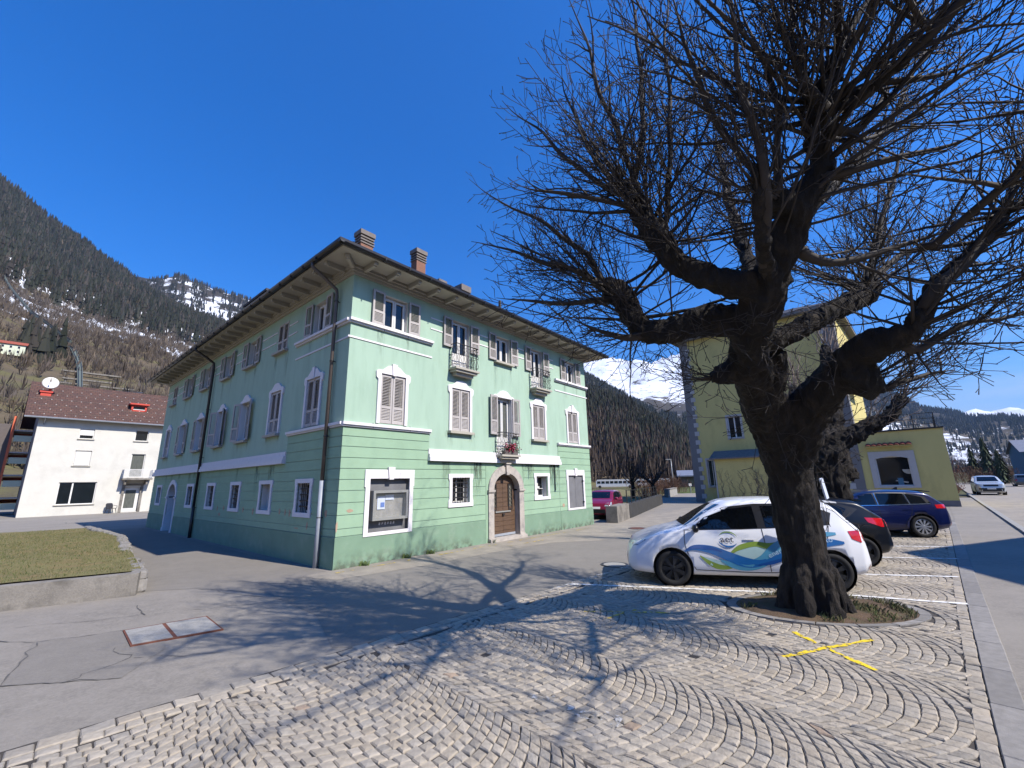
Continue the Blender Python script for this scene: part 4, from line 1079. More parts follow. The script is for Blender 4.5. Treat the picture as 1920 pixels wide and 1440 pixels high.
stain_mat('drip', (.10,.125,.095), .38, True); stain_mat('splash', (.14,.13,.10), .55, False)
rq = random.Random(44)
def stain(nm, mp_, a, z0, z1, w, o, m):
    mb = MB(); mb.add([mp_(a-w/2,z0,o), mp_(a+w/2,z0,o), mp_(a+w/2,z1,o), mp_(a-w/2,z1,o)], [(0,1,2,3)]); mb.build(nm, M[m], GH, fix=False)
for mp_, cs in ((FM, FC), (SM, SCN)):
    for i, c in enumerate(cs):
        for s_ in (-1, 1):
            stain('drip_stain', mp_, c + s_*rq.uniform(.44,.56), 5.6 - rq.uniform(0,.5) if not (mp_ is FM and i in (1,3)) else 5.0, 6.40, rq.uniform(.10,.26), .0035 + .0004*i, 'drip')
            if mp_ is SM or i in (1,3): stain('drip_stain', mp_, c + s_*rq.uniform(.44,.56), 3.06 + rq.uniform(0,.1), 3.60, rq.uniform(.10,.24), .0035 + .0004*i, 'drip')
for k in range(16):
    a = rq.choice((rq.uniform(2.95,3.6), rq.uniform(4.8,5.3), rq.uniform(7.5,8.1), rq.uniform(9.2,9.85))); stain('drip_stain', FM, a, 1.7 + rq.uniform(-.5,.4), 2.67, rq.uniform(.15,.5), .0192 + .0002*k, 'drip')
for k in range(10): stain('drip_stain', SM, rq.uniform(3.6,20), 1.7 + rq.uniform(-.5,.4), 2.67, rq.uniform(.2,.5), .0192 + .0002*k, 'drip')
u = -.02
while u < L1 - .2:
    w = min(rq.uniform(1.0,2.2), L1 - u)
    if not (u < 7.5 and u + w > 5.42): stain('splash_stain', FM, u + w/2, -.02, rq.uniform(.28,.55), w, .0375, 'splash')
    elif u < 5.3: w = 7.5 - u
    u += w
# ================================================================ white house with brown tile roof (left)
WX, WY = -39.61, 34.71
WH = empty('white_house', (WX, WY, 0), .8746, 'white rendered house with brown tiled roof and large ground floor window', 'house')
UW, DW, HWL = 15.0, 9.0, 8.25
wo = [(2.56,3.50,6.42,7.28),(2.55,3.58,4.10,5.40),(1.98,4.30,.86,2.71),(6.27,7.23,6.44,7.45),(6.28,7.27,3.1,5.23),(6.20,7.30,.05,2.23),(10.2,11.2,4.1,5.4)]
mb = MB(); wall_cells(mb, FM, 0, UW, -.4, HWL, wo); mb.build('front_wall', M['plaster_white'], WH, fix=False)
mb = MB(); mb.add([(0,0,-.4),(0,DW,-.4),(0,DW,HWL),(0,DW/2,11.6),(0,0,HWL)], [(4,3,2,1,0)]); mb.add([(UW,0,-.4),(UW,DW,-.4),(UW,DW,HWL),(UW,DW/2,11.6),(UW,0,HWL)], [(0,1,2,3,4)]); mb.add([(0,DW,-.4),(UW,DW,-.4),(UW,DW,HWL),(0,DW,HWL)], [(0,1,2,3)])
mb.build('gable_wall', M['plaster_grey'], WH, fix=False)  # gable side lies in shade; that shade is put into this grey colour
def simple_window(root, mp_, a0, a1, z0, z1, fr=M['window_white'], gl=M['glass_dark'], mull=(), dep=.16, sill=True):
    mb = MB()
    for x0, x1, y0, y1 in ((a0,a0+.06,z0,z1),(a1-.06,a1,z0,z1),(a0+.06,a1-.06,z1-.06,z1),(a0+.06,a1-.06,z0,z0+.06)): box_f(mb, mp_, x0, x1, y0, y1, -dep, -dep+.06)
    for m_ in mull: x = a0 + (a1-a0)*m_; box_f(mb, mp_, x-.05, x+.05, z0+.06, z1-.06, -dep, -dep+.055)
    for V in ([(a0,z0,0),(a0,z1,0),(a0,z1,-dep),(a0,z0,-dep)], [(a1,z0,0),(a1,z0,-dep),(a1,z1,-dep),(a1,z1,0)], [(a0,z1,0),(a1,z1,0),(a1,z1,-dep),(a0,z1,-dep)], [(a0,z0,0),(a0,z0,-dep),(a1,z0,-dep),(a1,z0,0)]): mb.add([mp_(*v) for v in V], [(0,1,2,3)])
    w = mb.build('window', fr, root)
    mb = MB(); mb.add([mp_(a0+.05,z0+.05,-dep+.02), mp_(a1-.05,z0+.05,-dep+.02), mp_(a1-.05,z1-.05,-dep+.02), mp_(a0+.05,z1-.05,-dep+.02)], [(0,1,2,3)]); mb.build('pane', gl, w)
    if sill: mb = MB(); box_f(mb, mp_, a0-.08, a1+.08, z0-.07, z0-.005, 0, .09); mb.build('sill', M['cream_trim'], w)
    return w
w = simple_window(WH, FM, *wo[0]); mb = MB(); box_f(mb, FM, 2.62, 3.44, 6.74, 7.26, -.11, -.07); mb.build('roller_blind', M['window_white'], w)
w = simple_window(WH, FM, *wo[1]); mb = MB()
for k in range(18): box_f(mb, FM, 2.60, 3.53, 4.14+k*.066, 4.14+k*.066+.058, -.09, -.05)
mb.build('roller_blind', M['window_white'], w)
w = simple_window(WH, FM, *wo[2], mull=(.36,)); simple_window(WH, FM, *wo[3]); simple_window(WH, FM, *wo[4], gl=M['glass_curtain']); simple_window(WH, FM, *wo[6])
mb = MB(); box_f(mb, FM, 6.20, 7.30, .05, 2.23, -.22, -.18); dr = mb.build('door', M['window_white'], WH)
mb = MB(); box_f(mb, FM, 6.33, 7.05, .35, 1.95, -.18, -.172); mb.build('door_pane', M['glass_curtain'], dr)
mb = MB()
for a0, a1, z0, z1 in ((6.0,6.2,0,2.35),(7.3,7.5,0,2.35),(6.0,7.5,2.35,2.5)): box_f(mb, FM, a0, a1, z0, z1, -.02, .05)
mb.build('door_frame', M['concrete'], WH)
mb = MB(); box_f(mb, FM, 5.80, 7.90, 2.85, 3.0, 0, 1.0); bal = mb.build('balcony', M['concrete'], WH)
mb = MB()
for zz in (3.12, 3.78): mb.tube([FM(5.84,zz,0), FM(5.84,zz,.96), FM(7.86,zz,.96), FM(7.86,zz,0)], .02, 5)
for k in range(27): mb.bar(FM(5.84+2.02*k/26,3.0,.96), FM(5.84+2.02*k/26,3.78,.96), .03)
for k in range(9):
    for a in (5.84, 7.86): mb.bar(FM(a,3.0,.1+.86*k/9), FM(a,3.78,.1+.86*k/9), .03)
mb.build('railing', M['window_white'], bal)
mb = MB(); box_f(mb, FM, 6.0, 6.12, 2.45, 2.85, 0, .8); box_f(mb, FM, 7.5, 7.62, 2.45, 2.85, 0, .8); mb.build('bracket', M['concrete'], bal)
def gable_roof(root, x0, x1, y0, y1, ez_, rz_, th, m, name='roof'):
    ym = (y0+y1)/2; mb = MB()
    V = [(x0,y0,ez_),(x1,y0,ez_),(x1,ym,rz_),(x0,ym,rz_),(x0,y1,ez_),(x1,y1,ez_)]; U = [(a,b,c-th) for a,b,c in V]
    mb.add(V+U, [(0,1,2,3),(3,2,5,4),(7,6,9,8),(8,9,10,11),(0,6,7,1),(4,5,11,10),(0,3,9,6),(3,4,10,9),(1,7,8,2),(2,8,11,5)]); return mb.build(name, m, root, fix=True)
def tile_mat():
    m = bpy.data.materials.new('roof_tile_rows'); m.use_nodes = True; t = m.node_tree; N = t.nodes; b = N['Principled BSDF']; b.inputs['Roughness'].default_value = .85
    tc = N.new('ShaderNodeTexCoord'); br = N.new('ShaderNodeTexBrick'); mp_ = N.new('ShaderNodeMapping'); mp_.inputs['Scale'].default_value = (1,1,1)
    t.links.new(tc.outputs['Object'], mp_.inputs[0]); t.links.new(mp_.outputs[0], br.inputs[0])
    br.inputs['Color1'].default_value = (.115,.058,.040,1); br.inputs['Color2'].default_value = (.080,.042,.032,1); br.inputs['Mortar'].default_value = (.035,.022,.018,1)
    br.inputs['Scale'].default_value = 1; br.inputs['Brick Width'].default_value = .30; br.inputs['Row Height'].default_value = .28; br.inputs['Mortar Size'].default_value = .012
    t.links.new(br.outputs['Color'], b.inputs['Base Color']); bp = N.new('ShaderNodeBump'); bp.inputs['Distance'].default_value = .02; bp.invert = True
    t.links.new(br.outputs['Fac'], bp.inputs['Height']); t.links.new(bp.outputs[0], b.inputs['Normal']); M['tile_rows'] = m; return m
rf = gable_roof(WH, -.85, UW+.6, -.55, DW+.55, 8.05, 11.75, .14, tile_mat())
sl2 = (11.75-8.05)/(DW/2+.55)
mb = MB(); mb.tube([(-.85,-.62,8.0),(UW+.6,-.62,8.0)], .07, 6); mb.build('gutter', M['metal_grey'], WH)
mb = MB(); mb.tube([(.35,-.6,7.95),(.35,-.08,7.6),(.35,-.08,7.45)], .05, 6); mb.build('downpipe', M['metal_grey'], WH)
mb = MB(); rq = random.Random(3)
for r in range(6):
    for k in range(26):
        y = -.2 + .72*r; x = -.4 + k*.62 + (.31 if r % 2 else 0); z = 8.05 + sl2*(y+.55); mb.box(x-.035,x+.035,y-.03,y+.03,z,z+.05)
tag(mb.build('snow_guards', M['quoin_white'], rf), kind='stuff')
for r in range(5):
    mb = MB(); y = .1 + .95*r; z = 8.05 + sl2*(y+.55) + .03; mb.tube([(-.8,y,z),(UW+.5,y,z)], .012, 4); mb.build('roof_wire', M['chimney_cap'], rf)
sk = MB(); y0, y1, x0, x1 = 1.3, 2.75, 5.8, 6.95
zb, zt = 8.05+sl2*(y0+.55), 8.05+sl2*(y1+.55)
sk.box(x0,x0+.14,y0,y0+.9,zb-.1,zb+.42); sk.box(x1-.14,x1,y0,y0+.9,zb-.1,zb+.42); sk.box(x0,x1,y0,y0+.1,zb-.05,zb+.14); sk.box(x0-.15,x1+.15,y0-.18,y0+1.3,zb+.62,zb+.76); sk.box(x0,x1,y0+.02,y0+1.2,zb+.5,zb+.62)
dm = sk.build('roof_dormer', M['red_paint'], WH); MB().add([(x0+.14,y0+.2,zb+.1),(x1-.14,y0+.2,zb+.1),(x1-.14,y0+.2,zb+.5),(x0+.14,y0+.2,zb+.5)], [(0,1,2,3)]).build('pane', M['glass_dark'], dm)
MB().box(x0+.14,x1-.14,y0-.02,y0+.1,zb+.14,zb+.2).build('sill', M['window_white'], dm)
mb = MB(); mb.box(-.2,.45,2.45,3.05,9.6,10.55); mb.box(-.28,.53,2.37,3.13,10.55,10.68); mb.box(.22,.40,2.5,2.9,10.68,11.1); mb.build('chimney', M['red_paint'], WH)
dish = empty('satellite_dish', (*[0,0],0), 0, 'white satellite dish above the brown tiled roof', 'satellite dish')
dl = Vector((cos(.8746)*.25 - sin(.8746)*2.4, sin(.8746)*.25 + cos(.8746)*2.4)); dish.location = (WX+dl.x, WY+dl.y, 11.4)
dish.rotation_euler = (radians(84), 0, radians(46))
MB().lathe([(0,.0),(.2,.015),(.4,.06),(.52,.10),(.53,.11),(.41,.07),(.2,.03),(0,.015)], 28).build('reflector', M['window_white'], dish, smooth=True)
mb = MB(); mb.tube([(0,.5,.1),(0,.1,.5)], .018, 5); mb.box(-.05,.05,.02,.14,.46,.56); mb.tube([(0,0,0),(0,-.15,-.3),(.0,-.75,-.55)], .03, 6); mb.build('feed_arm', M['chimney_cap'], dish)
# chair beside the white house door
def wloc(u, v, z=0): return (WX + cos(.8746)*u - sin(.8746)*v, WY + sin(.8746)*u + cos(.8746)*v, z)
chx = empty('garden_chair', wloc(5.45, -.55), .8746 + .4, 'black moulded garden chair beside the white house door', 'chair')
mb = MB(); mb.prism([[(-.24,.0),(.24,0),(.27,.2),(.25,.40),(.15,.46),(-.15,.46),(-.25,.40),(-.27,.2)]], lambda a, b, d: (a, .18 + b*.28 + d, .40 + b), 0, .03); mb.build('backrest', M['iron'], chx)
MB().box(-.25,.25,-.24,.20,.39,.43).build('seat', M['iron'], chx)
for sx in (-1,1):
    for sy in (-1,1): MB().bar((sx*.22,sy*.2-.02,.40),(sx*.28,sy*.27-.02,0),.035).build('leg', M['iron'], chx)
    mb = MB(); mb.tube([(sx*.27,-.26,.40),(sx*.29,-.26,.62),(sx*.29,.22,.66)], .02, 5); mb.build('armrest', M['iron'], chx)
# orange balcony block behind it
OB = empty('orange_apartment_block', wloc(-1.2, 9.2), .8746, 'orange apartment block with pale balcony panels behind the white house', 'apartment block')
mb = MB(); mb.box(-4.5,-.15,.2,9,-.3,8.3); mb.build('wall', M['shutter_dark'], OB)
mb = MB(); mb.add([(-.15,-2.2,-.3),(.02,-2.2,-.3),(.02,.2,-.3),(-.15,.2,-.3),(-.15,-2.2,8.8),(.02,-2.2,8.8),(.02,.2,8.8),(-.15,.2,8.8)], [(0,3,2,1),(4,5,6,7),(0,1,5,4),(1,2,6,5),(2,3,7,6),(3,0,4,7)]); mb.build('side_fin', M['orange_paint'], OB)
for k, z in enumerate((.45, 2.45, 4.5, 6.5)):
    mb = MB(); mb.box(.02,3.4,-2.1,.2,z+.95,z+1.07); s_ = mb.build('balcony_slab', M['quoin_white'], OB)
    MB().box(.10,1.9,-2.14,-2.08,z,z+.55).build('balcony_panel', M['panel_pale'], s_)
    MB().box(.03,3.3,-.3,.2,z+.55,z+.9).build('balcony_back', M['orange_paint'], s_)
# ================================================================ yellow house (right)
YX, YY = 27.12, 26.64; YR = atan2(EY, EX)
YH = empty('yellow_house', (YX, YY, 0), YR, 'tall yellow house with grey quoins and a low terrace annex', 'house')
MA0, MA1, MZ, MD = 4.31, 15.9, 14.45, 11.0
ao = [(1.86,3.56,1.25,3.16)]
mb = MB(); wall_cells(mb, SM, 0, MA0, -.4, 4.80, ao); mb.add([(0,0,-.4),(8,0,-.4),(8,0,4.8),(0,0,4.8)], [(0,1,2,3)]); mb.add([(0,0,4.8),(8,0,4.8),(8,MA0,4.8),(0,MA0,4.8)], [(0,1,2,3)]); mb.build('annex_wall', M['plaster_yellow'], YH, fix=False)
mo = [(11.55,12.55,5.2,7.0),(13.85,14.62,1.3,3.5),(7.2,8.2,5.2,7.0)]
mb = MB(); wall_cells(mb, SM, MA0+.002, MA1, -.4, MZ, mo); mb.build('main_wall', M['plaster_yellow'], YH, fix=False)
mb = MB(); mb.add([(0,MA0+.002,-.4),(MD,MA0+.002,-.4),(MD,MA0+.002,MZ),(0,MA0+.002,MZ)], [(0,1,2,3)]); mb.add([(0,MA1,-.4),(MD,MA1,-.4),(MD,MA1,MZ),(0,MA1,MZ)], [(3,2,1,0)]); mb.add([(MD,MA0,-.4),(MD,MA1,-.4),(MD,MA1,MZ),(MD,MA0,MZ)], [(0,1,2,3)]); mb.build('side_wall', M['plaster_yellow'], YH, fix=False)
for a in (12.05, 7.7):
    w = simple_window(YH, SM, a-.5, a+.5, 5.2, 7.0, mull=(.5,)); mb = MB(); mb.prism([[(a-.64,5.08),(a+.64,5.08),(a+.64,7.14),(a-.64,7.14)], [(a-.5,5.2),(a-.5,7.0),(a+.5,7.0),(a+.5,5.2)]], lambda p, q, d: SM(p, q, d), 0, .04); mb.build('surround', M['quoin_white'], w)
w = simple_window(YH, SM, 13.85, 14.62, 1.3, 3.5, gl=M['glass_dark'], mull=(.5,)); mb = MB(); mb.prism([[(13.72,1.18),(14.75,1.18),(14.75,3.64),(13.72,3.64)], [(13.85,1.3),(13.85,3.5),(14.62,3.5),(14.62,1.3)]], lambda p, q, d: SM(p, q, d), 0, .05); mb.build('surround', M['quoin_white'], w)
def shutter_green(): return mat('green_paint', srgb(44,72,58), .6, .1, 4)
shutter_green(); mb = MB(); box_f(mb, SM, 13.90, 14.22, 1.35, 3.45, -.12, -.05); mb.build('green_blind', M['green_paint'], w)
# quoin strips with alternating pale blocks
for a0, a1, inner in ((MA1-.75, MA1+.01, -1), (MA0-.01, MA0+.75, 1)):
    mb = MB(); box_f(mb, SM, a0, a1, -.3, MZ, -.02, .03); q = mb.build('quoin_strip', M['quoin_grey'], YH)
    z = .3
    while z < MZ-.6:
        b0, b1 = (a0-.16, a0+.22) if inner < 0 else (a1-.22, a1+.16)
        mb = MB(); box_f(mb, SM, b0, b1, z, z+.38, -.02, .045); mb.build('quoin_block', M['quoin_white'], q); z += .76
# quoins on the sunlit side wall
mb = MB(); box_f(mb, FM, -.03, .7, 4.9, MZ, -MA0-.01, -MA0+.03); mb.build('quoin_strip', M['quoin_grey'], YH)
e2 = .55; mb = MB(); ym, xm2 = (MA0+MA1)/2, MD/2; rz2 = MZ + .12 + .38*(MD/2+e2)
mb.add([(-e2,MA0-e2,MZ+.12),(MD+e2,MA0-e2,MZ+.12),(MD+e2,MA1+e2,MZ+.12),(-e2,MA1+e2,MZ+.12),(xm2,MA0+3.2,rz2),(xm2,MA1-3.2,rz2)], [(0,1,4),(1,2,5,4),(2,3,5),(3,0,4,5),(3,2,1,0)])
yr = mb.build('roof', M['roof_slate'], YH, fix=False)
MB().box(-e2+.03,MD+e2-.03,MA0-e2+.03,MA1+e2-.03,MZ-.12,MZ+.11).build('eave_board', M['quoin_grey'], YH)
w = simple_window(YH, SM, 1.86, 3.56, 1.25, 3.16, gl=M['glass_dark'], sill=False)
mb = MB(); lp = [(1.55,1.12),(3.87,1.12),(3.87,3.5),(1.55,3.5)]; arch = [(1.86,1.25),(1.86,3.0)] + [(lerp(1.86,3.56,i/8), 3.0 + .16*sin(pi*i/8)) for i in range(1,8)] + [(3.56,3.0),(3.56,1.25)]
mb.prism([lp, arch], lambda p, q, d: SM(p, q, d), -.02, .05); mb.build('surround', M['quoin_white'], w)
# faint things seen through the annex window
mb = MB(); mb.prism([[(2.1,1.5),(2.7,1.62),(2.75,1.56),(2.15,1.42)]], lambda p, q, d: SM(p, q, d), -.135, -.13); mb.build('sticker', M['cream_trim'], w); mb = MB(); mb.prism([[(2.0+.3*cos(a),2.3+.3*sin(a)) for a in [pi+pi*i/8 for i in range(9)]] + [(2.26,2.3)]], lambda p, q, d: SM(p, q, d), -.135, -.13); mb.build('sticker', M['cream_trim'], w)
MB().prism([[(2.35,1.3),(2.62,1.3),(2.62,1.75),(2.35,1.75)]], lambda p, q, d: SM(p, q, d), -.135, -.128).build('notice', M['teal_paint'], w)
for k in range(8):   # tile canopy over the window
    a = 1.56 + 2.34*(k+.5)/8; mb = MB(); P = []
    for o, z in ((.0,3.98),(.34,3.82)):
        for i in range(7): t = pi*i/6; P.append(SM(a + .145*cos(t), z + .11*sin(t), o))
    mb.add(P, [(i,i+1,8+i,7+i) for i in range(6)]); mb.build('canopy_tile', M['tile_red'], YH)
mb = MB(); box_f(mb, SM, 1.56, 3.9, 3.80, 3.86, 0, .28); mb.build('canopy_board', M['plaster_yellow'], YH)
mb = MB(); box_f(mb, SM, -.08, MA0, 4.80, 4.90, -8.05, .08); mb.build('coping', M['gutter'], YH)
mb = MB(); o0 = -.25
for zz in (5.15, 5.5, 5.85): mb.tube([SM(MA0,zz,o0), SM(.25,zz,o0), SM(.25,zz,-7.5)], .02, 4)
for k in range(5): mb.bar(SM(MA0-(MA0-.25)*k/4,4.9,o0), SM(MA0-(MA0-.25)*k/4,5.85,o0), .045)
for k in range(1,7): mb.bar(SM(.25,4.9,o0-1.2*k), SM(.25,5.85,o0-1.2*k), .045)
mb.build('terrace_railing', M['gutter'], YH)
mb = MB(); box_f(mb, SM, .0, .012, -.2, .35, -8, .0); box_f(mb, SM, -.01, MA0, -.2, .35, -.02, .015); mb.build('plinth', M['plaster_grey'], YH)
# ground floor extension in front of the tall wall
mb = MB(); box_f(mb, SM, 8.2, 13.6, -.3, 3.55, .0, 1.1); mb.build('extension_wall', M['plaster_yellow'], YH)
mb = MB(); V = [SM(8.0,3.56,1.35), SM(13.95,3.56,1.35), SM(13.95,4.2,0.0), SM(8.0,4.2,0.0)]; mb.add(V + [(a,b,c-.1) for a,b,c in V], [(0,1,2,3),(7,6,5,4),(0,4,5,1),(1,5,6,2),(3,2,6,7),(0,3,7,4)]); mb.build('extension_roof', M['chimney_cap'], YH)
mb = MB(); box_f(mb, SM, 13.62, 13.72, .0, 3.5, 1.0, 1.1); mb.build('white_downpipe', M['quoin_white'], YH)
mb = MB(); mb.add([(MD*.1,0,0)]*3, [])   # small side balcony with arch on the sunlit wall
mb = MB(); mb.box(1.2,4.2,MA0-.9,MA0-.02,8.2,8.35); mb.box(1.2,1.3,MA0-.9,MA0-.8,8.35,9.3); mb.box(4.1,4.2,MA0-.9,MA0-.8,8.35,9.3); mb.box(1.3,4.1,MA0-.88,MA0-.82,9.22,9.3); mb.build('side_balcony', M['plaster_yellow'], YH)
# climbing bare creeper on the extension
mb = MB(); rq = random.Random(12)
for k in range(26):
    a = rq.uniform(9.2, 13.2); pts = []; z = 0
    for j in range(12):
        pts.append(SM(a, z, 1.13)); a += rq.uniform(-.16,.16); z += rq.uniform(.12,.32)
        if z > 3.5: break
    mb.tube(pts, [.016*(1-.06*j) for j in range(len(pts))], 4)
    for p in pts[2:]:
        q = (p[0]-.06, p[1]+rq.uniform(-.35,.35), p[2]+rq.uniform(0,.35)); mb.tube([p, q], [.008,.003], 3)
cr = mb.build('bare_creeper', M['twig_pale']); cr.location = (YX, YY, 0); cr.rotation_euler = (0,0,YR); tag(cr, 'leafless creeper climbing the yellow extension wall', 'creeper')
# ================================================================ gable house across the road (throws the wedge of shade)
gx, gy = 19.24, 6.03
GB = empty('gabled_house', (gx, gy, 0), atan2(-EX, EY), 'tall grey gabled house across the road', 'house')   # local x away from the road, y along it
mb = MB(); wg, pk, ea = 6.0, 11.0, 7.8
P = [(-wg,-.3),(wg,-.3),(wg,ea),(0,pk),(-wg,ea)]
mb.prism([P], lambda a, b, d: (d, a, b), .25, 12); mb.build('wall', M['plaster_white'], GB)
mb = MB(); mb.prism([[(-wg-.02,ea-.0),(0,pk),(wg+.02,ea),(wg+.02,ea-.22),(0,pk-.24),(-wg-.02,ea-.22)]], lambda a, b, d: (d, a, b), 0, 12.3); mb.build('roof', M['roof_slate'], GB)
for z in (1.2, 4.2):
    for a in (-3.6, 0, 3.6): mb = MB(); mb.box(.20,.26,a-.55,a+.55,z,z+1.5); w = mb.build('window', M['window_white'], GB); MB().box(.18,.20,a-.45,a+.45,z+.1,z+1.4).build('pane', M['glass_dark'], w)
# ================================================================ things at the far right and behind the wall
def box_house(name, loc, rz, w, d, h, rh, wm, rm, label, wins=()):
    r = empty(name, loc, rz, label, 'house')
    MB().prism([[(0,-.3),(d,-.3),(d,h),(d/2,h+rh),(0,h)]], lambda a, b, c: (c, a, b), 0, w).build('wall', wm, r)
    gable_roof(r, -.4, w+.4, -.4, d+.4, h-.05, h+rh+.15, .12, rm)
    for a, z, ww_, hh in wins:
        q = MB().box(a-ww_/2,a+ww_/2,-.05,.02,z,z+hh).build('window', M['window_white'], r); MB().box(a-ww_/2+.06,a+ww_/2-.06,-.06,-.05,z+.06,z+hh-.06).build('pane', M['glass_dark'], q)
    return r
box_house('teal_house', (93.5, 78.5, 0), atan2(EY,EX)-pi/2+.1, 12, 9, 5.6, 2.2, M['teal_paint'], M['industrial_roof'], 'blue grey house at the right edge beyond the road', [(3,1.2,1.1,1.4),(7,1.2,1.1,1.4),(3,3.6,1.1,1.3),(7,3.6,1.1,1.3)])
# low wall, retaining wall and fence by the side road
rw_ = empty('retaining_wall', (4.9, 20.9, 0), 0, 'long low retaining wall beside the side road with a pale end block', 'wall')
def wallseg(p, q, th, z, m, name, zend=None):
    p = Vector((*p,0)); q = Vector((*q,0)); d = (q-p).normalized(); n_ = Vector((-d.y, d.x, 0)); b = Vector((4.9,20.9,0)); V = []
    for c, zz in ((p, z), (q, zend or z)):
        for o, h in ((0,-.3),(0,zz),(th,zz),(th,-.3)): V.append(c + n_*o + Vector((0,0,h)) - b)
    return MB().add(V, [(0,1,2,3),(7,6,5,4),(0,4,5,1),(1,5,6,2),(2,6,7,3)]).build(name, m, rw_)
wallseg((4.9,20.95),(6.1,23.3), .55, .76, M['concrete'], 'end_block')
mat('wall_painted_shade', (.035,.034,.033), .95, .3, 3, .4, 30)  # near-black base colour stands in for a shadow lying on this wall
wallseg((6.13,23.35),(12.15,35.8), .35, .70, M['wall_painted_shade'], 'wall', .75)
fence = empty('wall_fence', (6.2,23.5,0), 0, 'dark iron posts and rails on the retaining wall', 'fence')
dirw = Vector((6.02,12.45,0)).normalized()
for k in range(10):
    c = dirw*(.3+1.3*k); MB().bar((c.x-.18,c.y+.08,.6),(c.x-.18,c.y+.08,1.45),.05).build('post', M['iron'], fence)
for z in (1.0,1.4): a = dirw*.3; b = dirw*12; MB().bar((a.x-.18,a.y+.08,z),(b.x-.18,b.y+.08,z),.02).build('rail', M['iron'], fence)
w2 = empty('field_wall', (16.8,48,0), 0, 'short pale stone wall further along the side road', 'wall')
MB().bar((0,0,.35),(4.2,8.5,.35),.4,.9).build('stone_body', M['concrete_light'], w2); MB().bar((0,0,.84),(4.2,8.5,.84),.5,.08).build('coping', M['concrete'], w2)
# lamp post
lp_ = empty('street_lamp', (22.3,60.6,0), 0, 'slim grey street lamp beyond the side road', 'street lamp')
MB().tube([(0,0,0),(0,0,2.4),(0,0,4.65)], [.09,.07,.05], 8).build('pole', M['metal_grey'], lp_, smooth=True)
mb = MB(); mb.box(-.75,.05,-.1,.1,4.60,4.72); mb.build('lamp_head', M['metal_grey'], lp_)
# sign posts
for i, (x, y, h, lab) in enumerate(((24.6,60.5,1.3,'short pale marker post right of the street lamp'), (26.6,60.0,2.3,'thin sign post near the yellow house corner'))):
    r = empty('marker_post', (x,y,0), 0, lab, 'post'); MB().tube([(0,0,0),(0,0,h)], .06, 6).build('pole', M['metal_grey'], r); MB().box(-.18,.18,-.03,.03,h-.35,h).build('plate', M['window_white'], r)
# industrial shed
ih = empty('industrial_shed', (42,108,0), -.35, 'low industrial shed with grey roof across the meadow', 'shed')
MB().box(0,26,0,14,-.5,2.4).build('wall', M['shutter_dark'], ih); MB().prism([[(-1,2.4),(15,2.4),(15,2.7),(7,4.1),(-1,2.7)]], lambda a, b, d: (d, a, b), -1, 27).build('roof', M['industrial_roof'], ih)
for k in range(6): MB().box(1+k*4.2,4+k*4.2,-.06,.01,.6,1.8).build('window', M['glass_curtain'], ih)
# white parked vans across the meadow
vn = None
for i, (x, y, L) in enumerate(((20.5,108,9),(31.0,110,5.5),(37.6,112.5,3.0))):
    r = empty('white_van', (x,y,0), -.3, ('long white coach parked far across the meadow', 'white box van parked beside the far coach', 'small pale van parked at the end of the far row')[i], 'van', 'vehicles parked beyond the meadow')
    mb = MB(); mb.prism([[(0,.35),(L,.35),(L,1.7),(L-.3,2.1),(.3,2.1),(0,1.6)]], lambda a, b, d: (a, d, b), 0, 2.0); mb.build('body', M['window_white'], r)
    for k in range(int(L/1.1)): MB().box(.3+k*1.05,1.1+k*1.05,-.03,.0,1.15,1.7).build('window', M['glass_dark'], r)
    for a in (.9, L-.9): MB().lathe([(0,-.05),(.33,-.05),(.35,.0),(.35,.2),(0,.2)], 12, 'y', (a,-.02,.35)).build('wheel', M['iron'], r)
# ================================================================ cars
def paint(name, col, metal=0., rough=.28): return mat(name, col, rough, .01, 2, coat=.7, metal=metal, spec=.35)
paint('car_white', (.80,.81,.83)); mat('car_black', (.006,.007,.010), .3, .01, 2, coat=.35, spec=.25); paint('car_navy', (.004,.008,.062), .2); paint('car_magenta', (.20,.008,.038), .1); paint('car_silver', (.58,.60,.60), .5, .32); paint('car_grey', (.10,.11,.12), .4)
mat('car_glass', srgb(10,13,17), .03, .05, 1, spec=.6); mat('car_trim', srgb(22,22,24), .35, .1, 6); mat('tyre', srgb(24,24,25), .85, .15, 20); mat('rim_silver', srgb(176,178,182), .3, .05, 4, metal=.6); mat('rim_dark', srgb(40,41,44), .35, .05, 4, metal=.4)
mat('lamp_clear', srgb(150,156,162), .1, .2, 14, coat=1.); mat('lamp_red', srgb(190,16,22), .12, .25, 10, coat=1.); mat('plate', srgb(226,226,222), .5, .02, 3); mat('chrome', srgb(210,212,214), .12, .02, 3, metal=1.)
mat('seat_grey', srgb(40,42,46), .8)
for nm, c in (('livery_blue',(34,104,170)),('livery_deep',(26,78,148)),('livery_cyan',(84,154,186)),('livery_green',(134,160,70)),('livery_mist',(176,206,204)),('livery_ink',(28,26,48)),('livery_pale',(186,214,236))): mat(nm, srgb(*c), .3, .02, 3, coat=.8)
def gen_top(L, H, hF, hR, cowl, wt, rr_, hbx, hbz):
    f = L/2
    return [(f,.38),(f-.008,.56),(f-.05,hF-.05),(f-.16,hF+.03),(lerp(f-.16,cowl,.45),lerp(hF,hR,.62)),(cowl,hR),(lerp(cowl,wt,.5),lerp(hR,H*.965,.56)),(wt,H*.965),(wt-.32,H*.993),((wt+rr_)/2,H),(rr_+.35,H*.985),(rr_,H*.955),(hbx,hbz),(-f+.05,hbz-.16),(-f+.005,.62),(-f,.40)]
